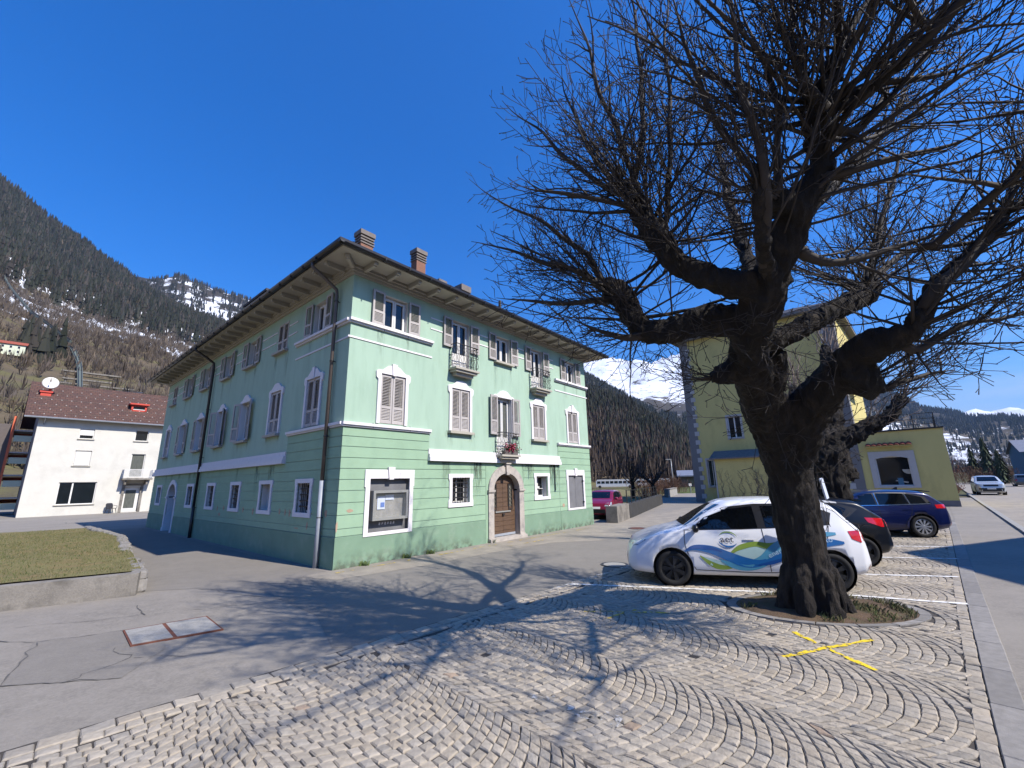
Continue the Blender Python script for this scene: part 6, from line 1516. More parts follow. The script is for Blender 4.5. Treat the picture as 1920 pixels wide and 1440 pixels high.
# ================================================================ trees
LIMBS = {
 'trunk': [(4.53,7.03,-0.15,0.517),(4.54,7.03,0.04,0.463),(4.54,7.03,0.38,0.419),(4.51,7.02,0.96,0.385),(4.46,6.98,1.53,0.382),(4.42,6.90,2.07,0.393),(4.26,6.75,2.48,0.424),(3.96,6.45,2.95,0.379)],
 'stem': [(3.96,6.45,2.95,0.379),(3.52,5.95,3.35,0.310),(3.24,5.50,3.62,0.276),(3.15,5.20,3.86,0.292),(3.14,4.90,4.10,0.266),(3.13,4.70,4.29,0.259),(3.19,4.50,4.53,0.220),(3.25,4.35,4.79,0.210),(3.27,4.25,4.96,0.232)],
 'upright': [(3.27,4.25,4.96,0.214),(3.45,4.16,5.20,0.164),(3.52,4.07,5.40,0.132),(3.49,3.98,5.68,0.161),(3.46,3.89,5.84,0.177),(3.47,3.80,5.96,0.140),(3.51,3.74,6.21,0.117),(3.64,3.67,6.41,0.087),(3.77,3.59,6.67,0.058),(4.04,3.50,7.15,0.041),(4.32,3.42,7.71,0.023)],
 'upleft': [(3.35,3.68,5.77,0.096),(3.13,3.57,5.89,0.072),(3.04,3.51,6.10,0.055),(3.01,3.45,6.51,0.044),(3.04,3.39,7.15,0.034),(3.07,3.33,7.91,0.017)],
 'upknob': [(3.27,4.25,4.96,0.171),(3.04,4.14,5.00,0.143),(2.89,4.05,4.98,0.106)],
 'limbL': [(3.15,5.20,3.86,0.265),(2.96,5.30,4.04,0.250),(2.65,5.45,4.10,0.228),(2.28,5.60,4.04,0.203),(1.98,5.75,4.09,0.193),(1.83,5.85,4.30,0.197),(1.74,5.90,4.57,0.193),(1.60,6.00,4.87,0.190),(1.45,6.05,4.95,0.117)],
 'limbL2': [(1.98,5.75,4.07,0.123),(1.69,5.70,4.01,0.076),(1.21,5.60,4.01,0.052),(0.76,5.50,4.18,0.037)],
 'limbU': [(3.17,4.70,4.29,0.220),(2.90,4.75,4.29,0.183),(2.63,4.85,4.41,0.174),(2.36,4.95,4.58,0.185),(2.14,5.00,4.77,0.167),(2.02,5.05,5.07,0.171),(1.92,5.10,5.35,0.160),(1.80,5.15,5.64,0.126),(1.73,5.20,5.96,0.113),(1.68,5.20,6.19,0.069)],
 'limbUs': [(2.00,5.05,5.11,0.093),(2.18,5.00,5.40,0.064),(2.24,4.95,5.94,0.054),(2.28,4.90,6.75,0.048),(2.31,4.85,7.80,0.042),(2.38,4.80,8.93,0.036),(2.41,4.70,10.05,0.024)],
 'limbR': [(4.38,6.80,2.36,0.408),(4.39,6.40,2.81,0.367),(4.44,6.00,3.11,0.317),(4.50,5.65,3.34,0.273),(4.56,5.35,3.53,0.247),(4.61,5.10,3.61,0.203),(4.71,4.90,3.63,0.170),(4.79,4.75,3.67,0.133),(4.89,4.65,3.89,0.107),(5.01,4.55,4.16,0.094),(5.22,4.45,4.36,0.080),(5.42,4.35,4.59,0.067),(5.62,4.25,4.84,0.061),(5.92,4.20,5.32,0.049),(6.25,4.15,5.92,0.038),(6.71,4.10,6.79,0.026)],
 'limbRk': [(4.53,5.40,3.38,0.226),(4.63,5.40,3.20,0.197),(4.78,5.40,3.05,0.140)],
 'limbR2': [(4.76,4.90,3.58,0.111),(4.88,4.85,3.46,0.077),(5.09,4.75,3.54,0.057),(5.44,4.65,3.71,0.044),(5.78,4.55,3.76,0.031),(6.24,4.40,3.88,0.021)],
 'limbM': [(3.35,5.40,3.78,0.201),(3.75,5.55,3.88,0.155),(4.39,5.80,4.20,0.156),(5.07,6.05,4.51,0.164),(5.68,6.30,4.80,0.198),(5.87,6.35,5.01,0.183)],
 'limbMs': [(5.86,6.35,5.06,0.096),(6.14,6.40,5.66,0.072),(6.48,6.45,6.40,0.065),(7.10,6.50,7.52,0.058),(7.84,6.60,9.02,0.041)],
 'stubL': [(3.31,5.80,3.52,0.243),(3.05,5.75,3.43,0.180),(2.87,5.70,3.37,0.134),(2.79,5.70,3.33,0.074)],
 'burr1': [(3.74,6.00,3.32,0.312),(3.73,5.80,3.51,0.243),(3.70,5.60,3.68,0.148)],
 'burr2': [(4.19,6.50,2.75,0.379),(4.36,6.30,3.04,0.259),(4.45,6.20,3.23,0.160)],
 'back1': [(3.31,5.20,4.01,0.182),(3.75,5.90,4.79,0.162),(4.10,6.60,5.73,0.138),(4.37,7.20,6.75,0.113),(4.53,7.60,8.02,0.089),(4.66,7.90,9.64,0.060)],
 'back2': [(3.29,4.40,4.82,0.137),(3.99,5.00,5.44,0.115),(5.04,5.70,6.38,0.100),(6.26,6.30,7.47,0.084),(7.58,6.80,8.86,0.073),(8.63,7.10,10.36,0.045)],
 'front1': [(3.18,4.70,4.22,0.142),(2.75,4.10,4.50,0.098),(2.54,3.70,4.98,0.071),(2.37,3.40,5.66,0.053),(2.16,3.10,6.39,0.041),(1.94,2.80,7.33,0.025)],
 'sh1': [(2.92,4.07,5.00,0.071),(2.97,3.97,5.40,0.053),(2.98,3.86,6.00,0.047),(2.92,3.76,6.47,0.036),(2.71,3.66,7.02,0.030),(2.55,3.56,7.58,0.018)],
 'sh2': [(2.87,4.07,5.01,0.071),(2.57,3.92,5.30,0.052),(2.24,3.77,5.78,0.046),(1.98,3.62,6.25,0.037),(1.79,3.47,6.79,0.028),(1.65,3.33,7.40,0.017)],
 'sh3': [(3.45,3.77,5.79,0.069),(3.69,3.67,5.95,0.051),(4.08,3.58,6.01,0.045),(4.54,3.48,6.03,0.033),(5.12,3.39,6.13,0.022)],
 'sh4': [(3.49,3.81,5.69,0.081),(3.76,3.83,5.67,0.052),(4.08,3.84,6.03,0.041),(4.64,3.86,6.85,0.031),(5.23,3.87,7.67,0.019)],
 'sh5': [(3.48,4.07,5.27,0.084),(3.75,3.93,5.21,0.058),(4.09,3.79,5.22,0.045),(4.54,3.61,5.30,0.032),(5.03,3.43,5.47,0.021)],
 'sh6': [(3.44,4.50,4.60,0.101),(3.79,4.50,4.45,0.063),(4.33,4.45,4.55,0.050),(4.96,4.40,4.78,0.037),(5.70,4.30,4.90,0.025)],
 'sh7': [(1.56,6.00,4.89,0.099),(1.11,6.00,5.12,0.067),(0.62,5.95,5.24,0.054),(0.04,5.90,5.46,0.041),(-0.62,5.85,5.56,0.025)],
 'sh8': [(1.69,5.95,4.69,0.098),(1.32,5.90,4.67,0.064),(0.81,5.80,4.55,0.047),(0.26,5.70,4.52,0.039),(-0.21,5.60,4.57,0.023)],
 'sh9': [(1.72,5.20,5.97,0.076),(1.43,5.15,6.29,0.053),(1.14,5.10,6.70,0.046),(0.94,5.05,7.30,0.039),(0.81,5.00,8.02,0.024)],
 'sh10': [(1.79,5.15,5.59,0.074),(1.45,5.10,5.65,0.051),(0.97,5.05,5.79,0.040),(0.42,5.00,5.93,0.033),(0.06,4.95,6.03,0.022)],
 'sh11': [(1.77,5.20,6.06,0.076),(1.93,5.15,6.82,0.054),(2.05,5.10,7.81,0.048),(2.00,5.05,8.87,0.041),(1.91,5.00,9.89,0.025)],
 'sh12': [(1.83,5.15,5.68,0.067),(1.42,5.20,6.07,0.049),(0.92,5.25,6.57,0.043),(0.40,5.30,7.19,0.036),(-0.04,5.30,7.69,0.025)],
 'sh13': [(1.59,6.00,4.84,0.082),(1.24,6.10,5.50,0.060),(0.76,6.20,6.06,0.049),(0.06,6.30,6.55,0.041),(-0.68,6.40,7.17,0.028)],
 'sh14': [(1.96,5.10,5.31,0.065),(1.70,5.00,6.33,0.048),(1.37,4.90,7.32,0.042),(1.11,4.80,8.26,0.035),(0.90,4.70,9.13,0.024)],
 'sh15': [(5.86,6.35,4.97,0.087),(6.56,6.40,5.56,0.063),(7.32,6.45,5.87,0.055),(8.30,6.50,6.61,0.047),(9.11,6.50,7.13,0.029)],
 'sh16': [(4.73,5.40,3.02,0.063),(5.18,5.40,3.15,0.042),(5.57,5.40,3.29,0.035),(5.87,5.40,3.35,0.025)],
}
def spl(pts, m=5):
    """smooth a list of (x,y,z,r)"""
    P = []
    for i in range(len(pts)-1):
        p0, p1, p2, p3 = pts[max(0,i-1)], pts[i], pts[i+1], pts[min(len(pts)-1,i+2)]
        for k in range(m):
            t = k/m; P.append(tuple(.5*((2*p1[j]) + (-p0[j]+p2[j])*t + (2*p0[j]-5*p1[j]+4*p2[j]-p3[j])*t*t + (-p0[j]+3*p1[j]-3*p2[j]+p3[j])*t**3) for j in range(4)))
    P.append(pts[-1]); return P
def remeshed(mb, vox, name, m, parent, disp, loc=None):
    o = mb.build('tmp_tree', m); md = o.modifiers.new('r', 'REMESH'); md.mode = 'VOXEL'; md.voxel_size = vox; md.use_smooth_shade = True
    bpy.context.view_layer.update(); me = bpy.data.meshes.new_from_object(o.evaluated_get(DG())); bpy.data.objects.remove(o)
    me.calc_normals_split() if hasattr(me, 'calc_normals_split') else None
    N_ = [v.normal.copy() for v in me.vertices]
    for v, n_ in zip(me.vertices, N_): v.co += n_ * disp(v.co)
    me.polygons.foreach_set('use_smooth', [True]*len(me.polygons)); me.materials.clear(); me.materials.append(m); me.update(); return link(name, me, parent, loc)
class Grow:
    def __init__(s, seed, max_level=3, dens=1.0, wig=.16, minr=.0035):
        s.r = random.Random(seed); s.mb = MB(); s.ml = max_level; s.dens = dens; s.wig = wig; s.minr = minr; s.n = 0
    def rv(s): return Vector((s.r.gauss(0,1), s.r.gauss(0,1), s.r.gauss(0,1)))
    def shoot(s, p, d, L, r0, lev, up=.05, bare=.15):
        r = s.r; st = (.18, .13, .08, .05)[lev]; n = max(2, int(L/st)); pts = [Vector(p)]; d = Vector(d).normalized(); dirs = [d.copy()]
        for i in range(n):
            d = (d + s.rv()*s.wig*(.55 if lev == 0 else .85) + Vector((0,0,up*(1 if lev < 2 else 1.8)))).normalized(); pts.append(pts[-1] + d*L/n); dirs.append(d.copy())
        rad = [max(s.minr, r0*(1-.80*(i/n)**.9)) for i in range(n+1)]
        if lev >= 2: rad[-1] = max(rad[-1]*1.5, .0055)      # bud
        s.mb.tube(pts, rad, (6 if r0 > .05 else 5) if lev == 0 else (4 if lev == 1 else 3), cap=lev < 2); s.n += 1
        s.side(pts, dirs, rad, lev, L, up, bare)
    def side(s, pts, dirs, rad, lev, L, up, bare=.15):
        if lev >= s.ml: return
        r = s.r; n = len(pts)-1; gap = (.26, .21, .15)[min(lev,2)]/s.dens; k = int(L/gap)
        for j in range(k):
            t = bare + (1-bare)*(j + r.random())/max(1,k)
            if t >= 1: continue
            i = min(n-1, int(t*n)); f = t*n - i; q = pts[i].lerp(pts[i+1], f); d = dirs[i]
            side = s.rv(); side = (side - d*side.dot(d)).normalized(); a = r.uniform(.5, 1.05)
            dd = d*cos(a) + side*sin(a); dd.z += .10; rem = L*(1-t)
            l = (.35 + .5*rem)*r.uniform(.45, 1.0)*(1.0, .8, .6)[min(lev,2)] if lev == 0 else ((.22 + .42*rem)*r.uniform(.5, 1.0) if lev == 1 else r.uniform(.06,.17))
            s.shoot(q, dd, l, max(s.minr, rad[i]*r.uniform(.45,.65)), lev+1, up*1.15)
def bark_disp(amp):
    def f(co):
        v = Vector((co.x*7, co.y*7, co.z*1.7)); w = Vector((co.x*2.3, co.y*2.3, co.z*2.0)); x = Vector((co.x*15, co.y*15, co.z*6))
        return amp*(1.3*(.55 - 2*abs(noise.noise(v*1.25))) + noise.noise(w)*1.3 + noise.noise(x)*1.0 - .2)
    return f
# ---------------------------------------------------------------- the big old tree
TB = Vector((4.53, 7.03, 0))
BT = empty('pollarded_tree', TB, 0, 'huge leafless pollarded tree with black knobbly trunk in the foreground', 'tree')
LIMBS['near1'] = [(3.55,3.7,5.75,.11),(4.0,3.1,6.0,.10),(4.4,2.5,6.4,.085),(4.7,1.8,6.9,.06),(4.9,1.2,7.5,.03)]
LIMBS['near2'] = [(4.75,4.4,4.55,.10),(5.0,3.7,4.8,.09),(5.2,2.9,5.1,.075),(5.4,2.0,5.5,.05),(5.5,1.2,6.0,.025)]
LIMBS['near3'] = [(3.65,3.75,6.2,.09),(3.2,3.0,6.8,.08),(2.8,2.2,7.5,.06),(2.5,1.4,8.2,.03)]
tm = MB(); G1 = Grow(101, 3, .95, wig=.13, minr=.0042)
for nm in list(LIMBS):
    k = .5 if nm.startswith('near') else .82 if nm.startswith('sh') else (.75 if nm in ('front1','front2','back1','back2','limbUs','limbMs','limbR2','limbL2','burr1','burr2','upleft') else (.84 if nm == 'trunk' else .9))
    LIMBS[nm] = [(a, b, c, r*k) for a, b, c, r in LIMBS[nm]]
def loc4(q): return (q[0]-TB.x, q[1]-TB.y, q[2])
for nm, pts in LIMBS.items():
    P = spl(pts); thick = [q for q in P if q[3] > .05]
    if len(thick) > 2 and not nm.startswith('sh') and nm not in ('limbUs','limbMs','limbL2','limbR2'):
        tm.tube([loc4(q) for q in thick], [q[3]*(1 + .13*noise.noise(Vector((q[0]*3,q[1]*3,q[2]*3)))) for q in thick], 12)
    thin = [q for q in P if q[3] <= .10]
    if len(thin) > 1 and nm not in ('stubL','upknob'):
        V = [Vector(loc4(q)) for q in thin]
        # wiggle so the long whips do not look drawn with a ruler
        for i in range(1, len(V)): V[i] += Vector((noise.noise(V[i]*1.3), noise.noise(V[i]*1.3+Vector((5,1,2))), noise.noise(V[i]*1.3+Vector((2,7,1)))))*.10
        rad = [max(.004, q[3]*.92*(1 - max(0, i/(len(thin)-1) - .55)*1.9)) for i, q in enumerate(thin)]; G1.mb.tube(V, rad, 7)
        D = [(V[min(i+1,len(V)-1)]-V[max(i-1,0)]).normalized() for i in range(len(V))]; L = sum((V[i+1]-V[i]).length for i in range(len(V)-1))
        G1.side(V, D, [min(x, .03) for x in rad], 0, L, .05, .05)
for k in range(7):   # root flare
    a = 2*pi*k/7 + .3; tm.tube([(cos(a)*.22, sin(a)*.22, .6), (cos(a)*.34, sin(a)*.34, .18), (cos(a)*.46, sin(a)*.46, -.1)], [.16,.15,.11], 8)
rk = random.Random(31)
for nm in ('stem','limbL','limbU','limbR','limbM','upright'):   # burrs
    for q in LIMBS[nm]:
        if q[3] > .11 and q[2] > 1.9:
            for _ in range(2):
                v = Vector((rk.gauss(0,1), rk.gauss(0,1), rk.gauss(0,.7))).normalized(); c = Vector(loc4(q)) + v*q[3]*.85; s_ = q[3]*rk.uniform(.25,.45)
                tm.tube([c - v*s_, c, c + v*s_*.75], [s_*.8, s_, s_*.45], 8)
remeshed(tm, .026, 'trunk', M['bark'], BT, bark_disp(.026))
# whips springing from the knobs of the limbs
CEN = Vector((3.9, 5.4, 3.6)) - TB
rs = random.Random(77)
HEADS = [('near1',(1,2,3,4),16,-2.0), ('near2',(1,2,3,4),15,-1.9), ('near3',(1,2,3),10,-1.8), ('upright',(2,3,4,5),34,-2.9), ('limbR',(7,8,9,10,11,12),20,-2.0), ('limbU',(5,6,7,8),14,-2.2), ('limbL',(5,6,7),13,-2.2), ('limbM',(4,5),10,-2.2), ('stem',(7,8),8,-2.4), ('limbL',(5,6,7,8),26,2.5), ('limbL',(2,3,4),10,1.9), ('limbU',(5,6,7,8,9),26,2.9), ('limbU',(2,3,4),12,2.6), ('limbUs',(1,2,3,4),8,2.2), ('stem',(6,7,8),5,2.4), ('upknob',(1,2),6,2.8), ('upright',(2,3,4,5,6),12,3.0), ('upright',(6,7,8),8,2.4), ('limbR',(6,7,8),12,2.6), ('limbR',(9,10,11,12,13),24,2.3), ('limbRk',(1,2),18,1.7), ('limbM',(3,4,5),24,2.9), ('stubL',(1,2,3),9,1.1), ('back1',(2,3,4,5),20,2.6), ('back2',(2,3,4,5),20,2.6), ('front1',(1,2,3,4,5),6,2.0), ('limbR2',(2,3,4),8,1.6), ('limbL2',(1,2,3),8,1.4), ('limbMs',(1,2,3),8,2.0), ('upleft',(1,2,3,4),7,2.0)]
for nm, ids, cnt, Lm in HEADS:
    for _ in range(int(cnt*1.15)):
        i = rs.choice(ids); i = min(i, len(LIMBS[nm])-1); q = LIMBS[nm][i]; c = Vector(loc4(q)); out = (c - CEN); out = out.normalized() if out.length > .1 else Vector((0,0,1))
        low = c.z < 4.2
        d = out*rs.uniform(.8,1.2) + Vector((rs.gauss(0,.48), rs.gauss(0,.48), rs.gauss(.28 if not low else .08,.42)))
        if nm == 'limbRk': d = Vector((1.0 + rs.gauss(0,.25), -.15 + rs.gauss(0,.4), .45 + rs.gauss(0,.28)))
        if Lm < 0:
            a_ = rs.uniform(0, 2*pi); e_ = rs.uniform(-.1, .8); d = Vector((cos(a_)*cos(e_), sin(a_)*cos(e_), sin(e_))); Lx = -Lm*1.15
        else: Lx = Lm
        d.normalize(); L = Lx*.82*rs.uniform(.5,1.15); G1.shoot(c + d*q[3]*.6, d, L, (rs.uniform(.018,.036) if Lm < 0 else rs.uniform(.009,.018))*(.7 + .3*L/2.5), 0, up=rs.uniform(.0,.07))
# drooping sprays under the left limb and fine sprouts on the stem
for nm, ids, cnt in (('limbL',(1,2,3,4,5),26),('limbL2',(0,1,2),10),('stem',(0,1,2,3),26),('trunk',(5,6,7),16),('limbR',(1,2,3,4),22),('stubL',(1,2),10)):
    for _ in range(cnt):
        q = LIMBS[nm][rs.choice(ids)]; v = Vector((rs.gauss(0,1), rs.gauss(-.2,1), rs.gauss(-.35,.6))).normalized(); c = Vector(loc4(q)) + v*q[3]*.8
        G1.shoot(c, v, rs.uniform(.25,1.0), rs.uniform(.005,.009), 1, up=rs.uniform(-.04,.05))
o = G1.mb.build('crown', M['twig'], BT, smooth=True, fix=False); tag(o, kind='stuff')
# a pale plank leaning in the fork behind the trunk
pk_ = empty('plank', (5.55, 7.75, 0), .5, 'pale weathered plank leaning behind the big trunk', 'plank'); MB().bar((0,0,1.60),(-.09,0,1.95),.03,.085).build('board', M['paper'], pk_)
# ---------------------------------------------------------------- second tree behind the black car
T2 = Vector((9.35, 12.75, 0)); BT2 = empty('pollarded_tree', T2, 0, 'second knobbly leafless tree between the black and the blue car', 'tree')
tm = MB(); G2 = Grow(55, 3, .85)
L2_ = [[(0,0,-.2,.55),(0,0,.5,.46),(.0,0,1.6,.42),(.1,0,2.6,.46),(.15,.05,3.3,.40)], [(.1,0,3.0,.34),(-.5,.1,3.7,.27),(-1.0,.2,4.2,.22),(-1.2,.2,4.8,.2),(-1.3,.2,5.3,.14)], [(.15,0,3.1,.34),(.6,.2,4.0,.28),(.8,.3,4.9,.24),(.9,.4,5.6,.2),(1.0,.5,6.2,.12)], [(.15,0,2.8,.3),(1.0,-.3,3.3,.24),(1.7,-.5,3.7,.2),(2.1,-.6,4.2,.15)], [(.1,.1,3.2,.3),(.3,.9,4.0,.24),(.4,1.5,4.9,.18)], [(0,0,2.2,.3),(-.45,-.2,2.4,.22)], [(.1,0,1.9,.3),(.5,-.25,2.1,.2)]]
for P in L2_: Q = spl(P); tm.tube([q[:3] for q in Q], [q[3] for q in Q], 10)
for k in range(6): a = 2*pi*k/6; tm.tube([(cos(a)*.2,sin(a)*.2,.5),(cos(a)*.5,sin(a)*.5,-.1)], [.2,.1], 7)
for P in L2_:
    for q in P:
        if q[2] > 1.2:
            for _ in range(3): v = Vector((rk.gauss(0,1),rk.gauss(0,1),rk.gauss(0,.7))).normalized(); c = Vector(q[:3]) + v*q[3]*.85; s_ = q[3]*rk.uniform(.3,.55); tm.tube([c-v*s_,c,c+v*s_*.75],[s_*.8,s_,s_*.45],8)
remeshed(tm, .05, 'trunk', M['bark'], BT2, bark_disp(.055))
for P in L2_[1:5]:
    for _ in range(19):
        q = rs.choice(P[1:]); c = Vector(q[:3]); d = (c - Vector((.1,0,3.2))).normalized() + Vector((rs.gauss(0,.5),rs.gauss(0,.5),rs.gauss(.65,.3))); d.normalize(); G2.shoot(c+d*q[3]*.6, d, rs.uniform(1.0,2.6), rs.uniform(.014,.028), 0, up=.05)
for _ in range(12):
    q = rs.choice(L2_[0][3:]); v = Vector((rs.gauss(0,1),rs.gauss(-.3,1),rs.gauss(.1,.5))).normalized(); G2.shoot(Vector(q[:3])+v*q[3]*.8, v, rs.uniform(.25,.6), .009, 1, up=.06)
o = G2.mb.build('crown', M['twig_pale'], BT2, smooth=True, fix=False); tag(o, kind='stuff')
# ---------------------------------------------------------------- small bare trees in the meadow
def bare_tree(loc, h, seed, label, cat='tree', group=None, spread=.5, tr=.2, m=M['twig'], name='bare_tree', lv=2, dens=.8, nb=10):
    t = empty(name, loc, 0, label, cat, group); g_ = Grow(seed, lv, dens, minr=.008); r = random.Random(seed); tm_ = MB()
    fork = h*r.uniform(.26,.34); tm_.tube([(0,0,-.1),(r.uniform(-.1,.1),0,fork*.5),(r.uniform(-.15,.15),r.uniform(-.1,.1),fork)], [tr*1.3,tr,tr*.95], 8)
    for k in range(nb):
        a = 2*pi*k/nb + r.uniform(-.3,.3); e = r.uniform(.35,1.2); d = Vector((cos(a)*cos(e), sin(a)*cos(e), sin(e))); g_.shoot((0,0,fork*r.uniform(.85,1.0)), d, (h-fork)*r.uniform(.75,1.1), tr*r.uniform(.3,.5), 0, up=.06)
    tm_.build('trunk', M['bark'], t, smooth=True); o_ = g_.mb.build('crown', m, t, smooth=True, fix=False); tag(o_, kind='stuff'); return t
bare_tree((12.7,46.5,0), 5.6, 5, 'left of two spreading bare fruit trees in the meadow', group='bare trees in the meadow')
bare_tree((15.0,46.6,0), 5.4, 8, 'right of two spreading bare fruit trees in the meadow', group='bare trees in the meadow')
mat('twig_brown', srgb(112,84,66), .9, .25, 4); mat('twig_red', srgb(128,74,56), .9, .25, 4)
def shrub(loc, h, w, seed, label, m, n=60, name='bare_shrub'):
    g_ = Grow(seed, 2, 1.0, minr=.012); r = random.Random(seed)
    for _ in range(n):
        a = r.uniform(0,2*pi); rr2 = w*sqrt(r.random())*.55; g_.shoot((cos(a)*rr2, sin(a)*rr2, 0), (cos(a)*.35, sin(a)*.35, 1), h*r.uniform(.6,1.05), .022, 1, up=.04)
    o_ = g_.mb.build(name, m, loc=loc, fix=False); return tag(o_, label, 'shrub')
shrub((19.8,58.5,0), 2.9, 3.4, 61, 'brown bare hedge beside the street lamp', M['twig_brown'], 90)
shrub((16.2,52.5,0), 2.4, 3.6, 65, 'grey brown thicket behind the two bare fruit trees', M['twig_brown'], 80)
shrub((13.9,45.0,0), 1.0, 1.3, 62, 'low reddish shrub between the two bare fruit trees', M['twig_red'], 50)
shrub((24.2,66,0), 2.2, 5.0, 63, 'wide brown hedge beyond the street lamp', M['twig_brown'], 100)
shrub((8.6,62,0), 1.4, 5.0, 64, 'low tan hedge at the far side of the meadow', M['twig_brown'], 90)
bare_tree((42.2,43.2,0), 4.2, 71, 'small reddish tree beside the yellow annex', m=M['twig_red'], tr=.1)
shrub((39.5,40.4,0), 1.2, 2.0, 66, 'low russet bush at the pavement beyond the yellow annex', M['twig_red'], 60)
def conifer_mesh(seed, h=1., w=.22, tiers=9, n=11):
    r = random.Random(seed); mb = MB()
    for t in range(tiers):
        f = t/tiers; z0 = h*(.06 + .94*f); rad = w*h*(1-f)**.85 + .01*h; zt = min(h, z0 + h*(.20 - .08*f))
        for k in range(n):
            a = 2*pi*(k + r.random()*.7)/n; a2 = a + 2*pi/n*r.uniform(.5,.8); rr2 = rad*r.uniform(.65,1.15); g = r.uniform(.55,1.3); dz = -h*.035*r.uniform(.3,1.6)
            mb.add([(cos(a)*rr2, sin(a)*rr2, z0+dz), (cos(a2)*rr2*.8, sin(a2)*rr2*.8, z0+dz*.6), (0,0,zt)], [(0,1,2)], (.030*g,.046*g,.020*g))
    return mb
mat('conifer', (.03,.045,.02), .9, .25, 2, attr=True)
for i, (az_, r_, h, lab) in enumerate(((46.9,120,7.0,'dark narrow conifer left of a pair far up the road'), (47.8,118,8.6,'taller dark conifer right of a pair far up the road'), (48.5,112,6.0,'bushy dark conifer right of the pair up the road'))):
    t = empty('conifer', (r_*sin(radians(az_)), r_*cos(radians(az_)), 0), 0, lab, 'tree', 'conifers up the road'); MB().tube([(0,0,-.2),(0,0,h*.5)], [.2,.08], 6).build('trunk', M['bark'], t); o = conifer_mesh(40+i, h, .2+.05*(i==2), 16, 16).build('crown', M['conifer'], t, fix=False)
shrub((84,78,0), 3.5, 8, 67, 'grey bare thicket left of the blue grey house', M['twig_brown'], 120)
# ================================================================ mountain woods
def pol(az, r): return r*sin(radians(az)), r*cos(radians(az)), tz(az, r)
mat('wood', (.03,.04,.03), .95, .2, .02, attr=True, spec=.1)
CONES = []; BRUSH = []
def cone_tree(mb, x, y, z, h, w, col, r):
    a0 = r.uniform(0, 2*pi); lean = r.uniform(-.03,.03)*h; V = []; F = []; cc = []
    for t, (zf, rf) in enumerate(((.0,1.0),(.35,.72),(.65,.42))):
        n0 = len(V)
        for k in range(5): a = a0 + 2*pi*k/5 + t*.6; q = rf*w*r.uniform(.7,1.2); V.append((x+cos(a)*q, y+sin(a)*q, z+h*zf - r.uniform(0,.06)*h))
        V.append((x+lean, y, z+h*min(1.0, zf+.48))); F += [(n0+k, n0+(k+1)%5, n0+5) for k in range(5)]
    mb.add(V, F, col)
def broom(mb, x, y, z, h, col, r, n=9):
    for k in range(n):
        a = r.uniform(0,2*pi); q = h*r.uniform(.05,.34); zt = z + h*r.uniform(.55,1.05); px, py = x+cos(a)*q, y+sin(a)*q; w = h*r.uniform(.012,.032); b = r.uniform(0,pi); g = r.uniform(.7,1.25)
        mb.add([(x+cos(b)*w*.5, y+sin(b)*w*.5, z), (x-cos(b)*w*.5, y-sin(b)*w*.5, z), (px-cos(b)*w, py-sin(b)*w, z+(zt-z)*.6), (px, py, zt), (px+cos(b)*w, py+sin(b)*w, z+(zt-z)*.55)], [(0,1,2,3,4)], tuple(c*g for c in col))
def scatter(name, label, n, az0, az1, r0, r1, kind, hs, seed, accept=None, cols=None):
    rr_ = random.Random(seed); mb = MB()
    for _ in range(n):
        az = rr_.uniform(az0, az1); r = sqrt(rr_.uniform(r0*r0, r1*r1))
        if accept and not accept(az, r, rr_): continue
        x, y, z = pol(az, r); h = rr_.uniform(*hs)*(1 + r*.00012); c = rr_.choice(cols); g = rr_.uniform(.65,1.3); c = tuple(q*g for q in c)
        if kind == 'cone': cone_tree(mb, x, y, z-.5, h, h*rr_.uniform(.13,.2), c, rr_)
        else: broom(mb, x, y, z-.3, h, c, rr_)
    o = mb.build(name, M['wood'], fix=False); return tag(o, label, kind='stuff')
DK = [(.034,.038,.027),(.028,.032,.024),(.044,.045,.034),(.056,.050,.042),(.040,.042,.034)]
GB_ = [(.115,.092,.070),(.095,.076,.062),(.135,.105,.076),(.10,.085,.074)]
def gap(az, r, rr_): x, y = r*sin(radians(az)), r*cos(radians(az)); return noise.noise(Vector((x/70, y/70, 0))) > -.38 + rr_.uniform(-.12,.12)
def edge(az, r, rr_): return r > 548 + 40*noise.noise(Vector((az*.9, 0, 3))) and gap(az, r, rr_)
scatter('conifer_forest', 'dense dark conifer forest on the left mountain flank', 11500, -64, -31, 535, 1010, 'cone', (9,17), 1, edge, DK)
scatter('conifer_forest', 'grey wooded ridge with snow lanes behind the left flank', 5600, -46, -28, 985, 1480, 'cone', (9,15), 2, lambda a, r, q: noise.noise(Vector((a*1.6, r/160, 4))) > -.12 + q.uniform(-.2,.2), DK + [(.06,.055,.05)])
scatter('bare_wood', 'grey brown bare scrub on the lower left slope', 13000, -62, -30, 105, 560, 'broom', (2.4,5.6), 3, lambda a, r, q: noise.noise(Vector((r*sin(radians(a))/30, r*cos(radians(a))/30, 7))) > -.28 + q.uniform(-.25,.25), GB_)
scatter('bare_wood', 'bare larch fringe mixed into the left forest edge', 3000, -62, -31, 500, 1000, 'broom', (6,11), 8, None, GB_)
scatter('conifer_grove', 'dark conifer grove around the hillside house', 46, -50.9, -48.4, 215, 275, 'cone', (9,15), 12, lambda a, r, q: noise.noise(Vector((a*1.2, r/30, 2))) > -.1, DK)
scatter('conifer_forest', 'dark conifer forest on the near right hill', 5200, 5, 30, 165, 470, 'cone', (6,11), 4, lambda a, r, q: q.random() < .25 + .75*sstep(r, 230, 330) and not (noise.noise(Vector((a*.7, r/60, 9))) < -.35), DK)
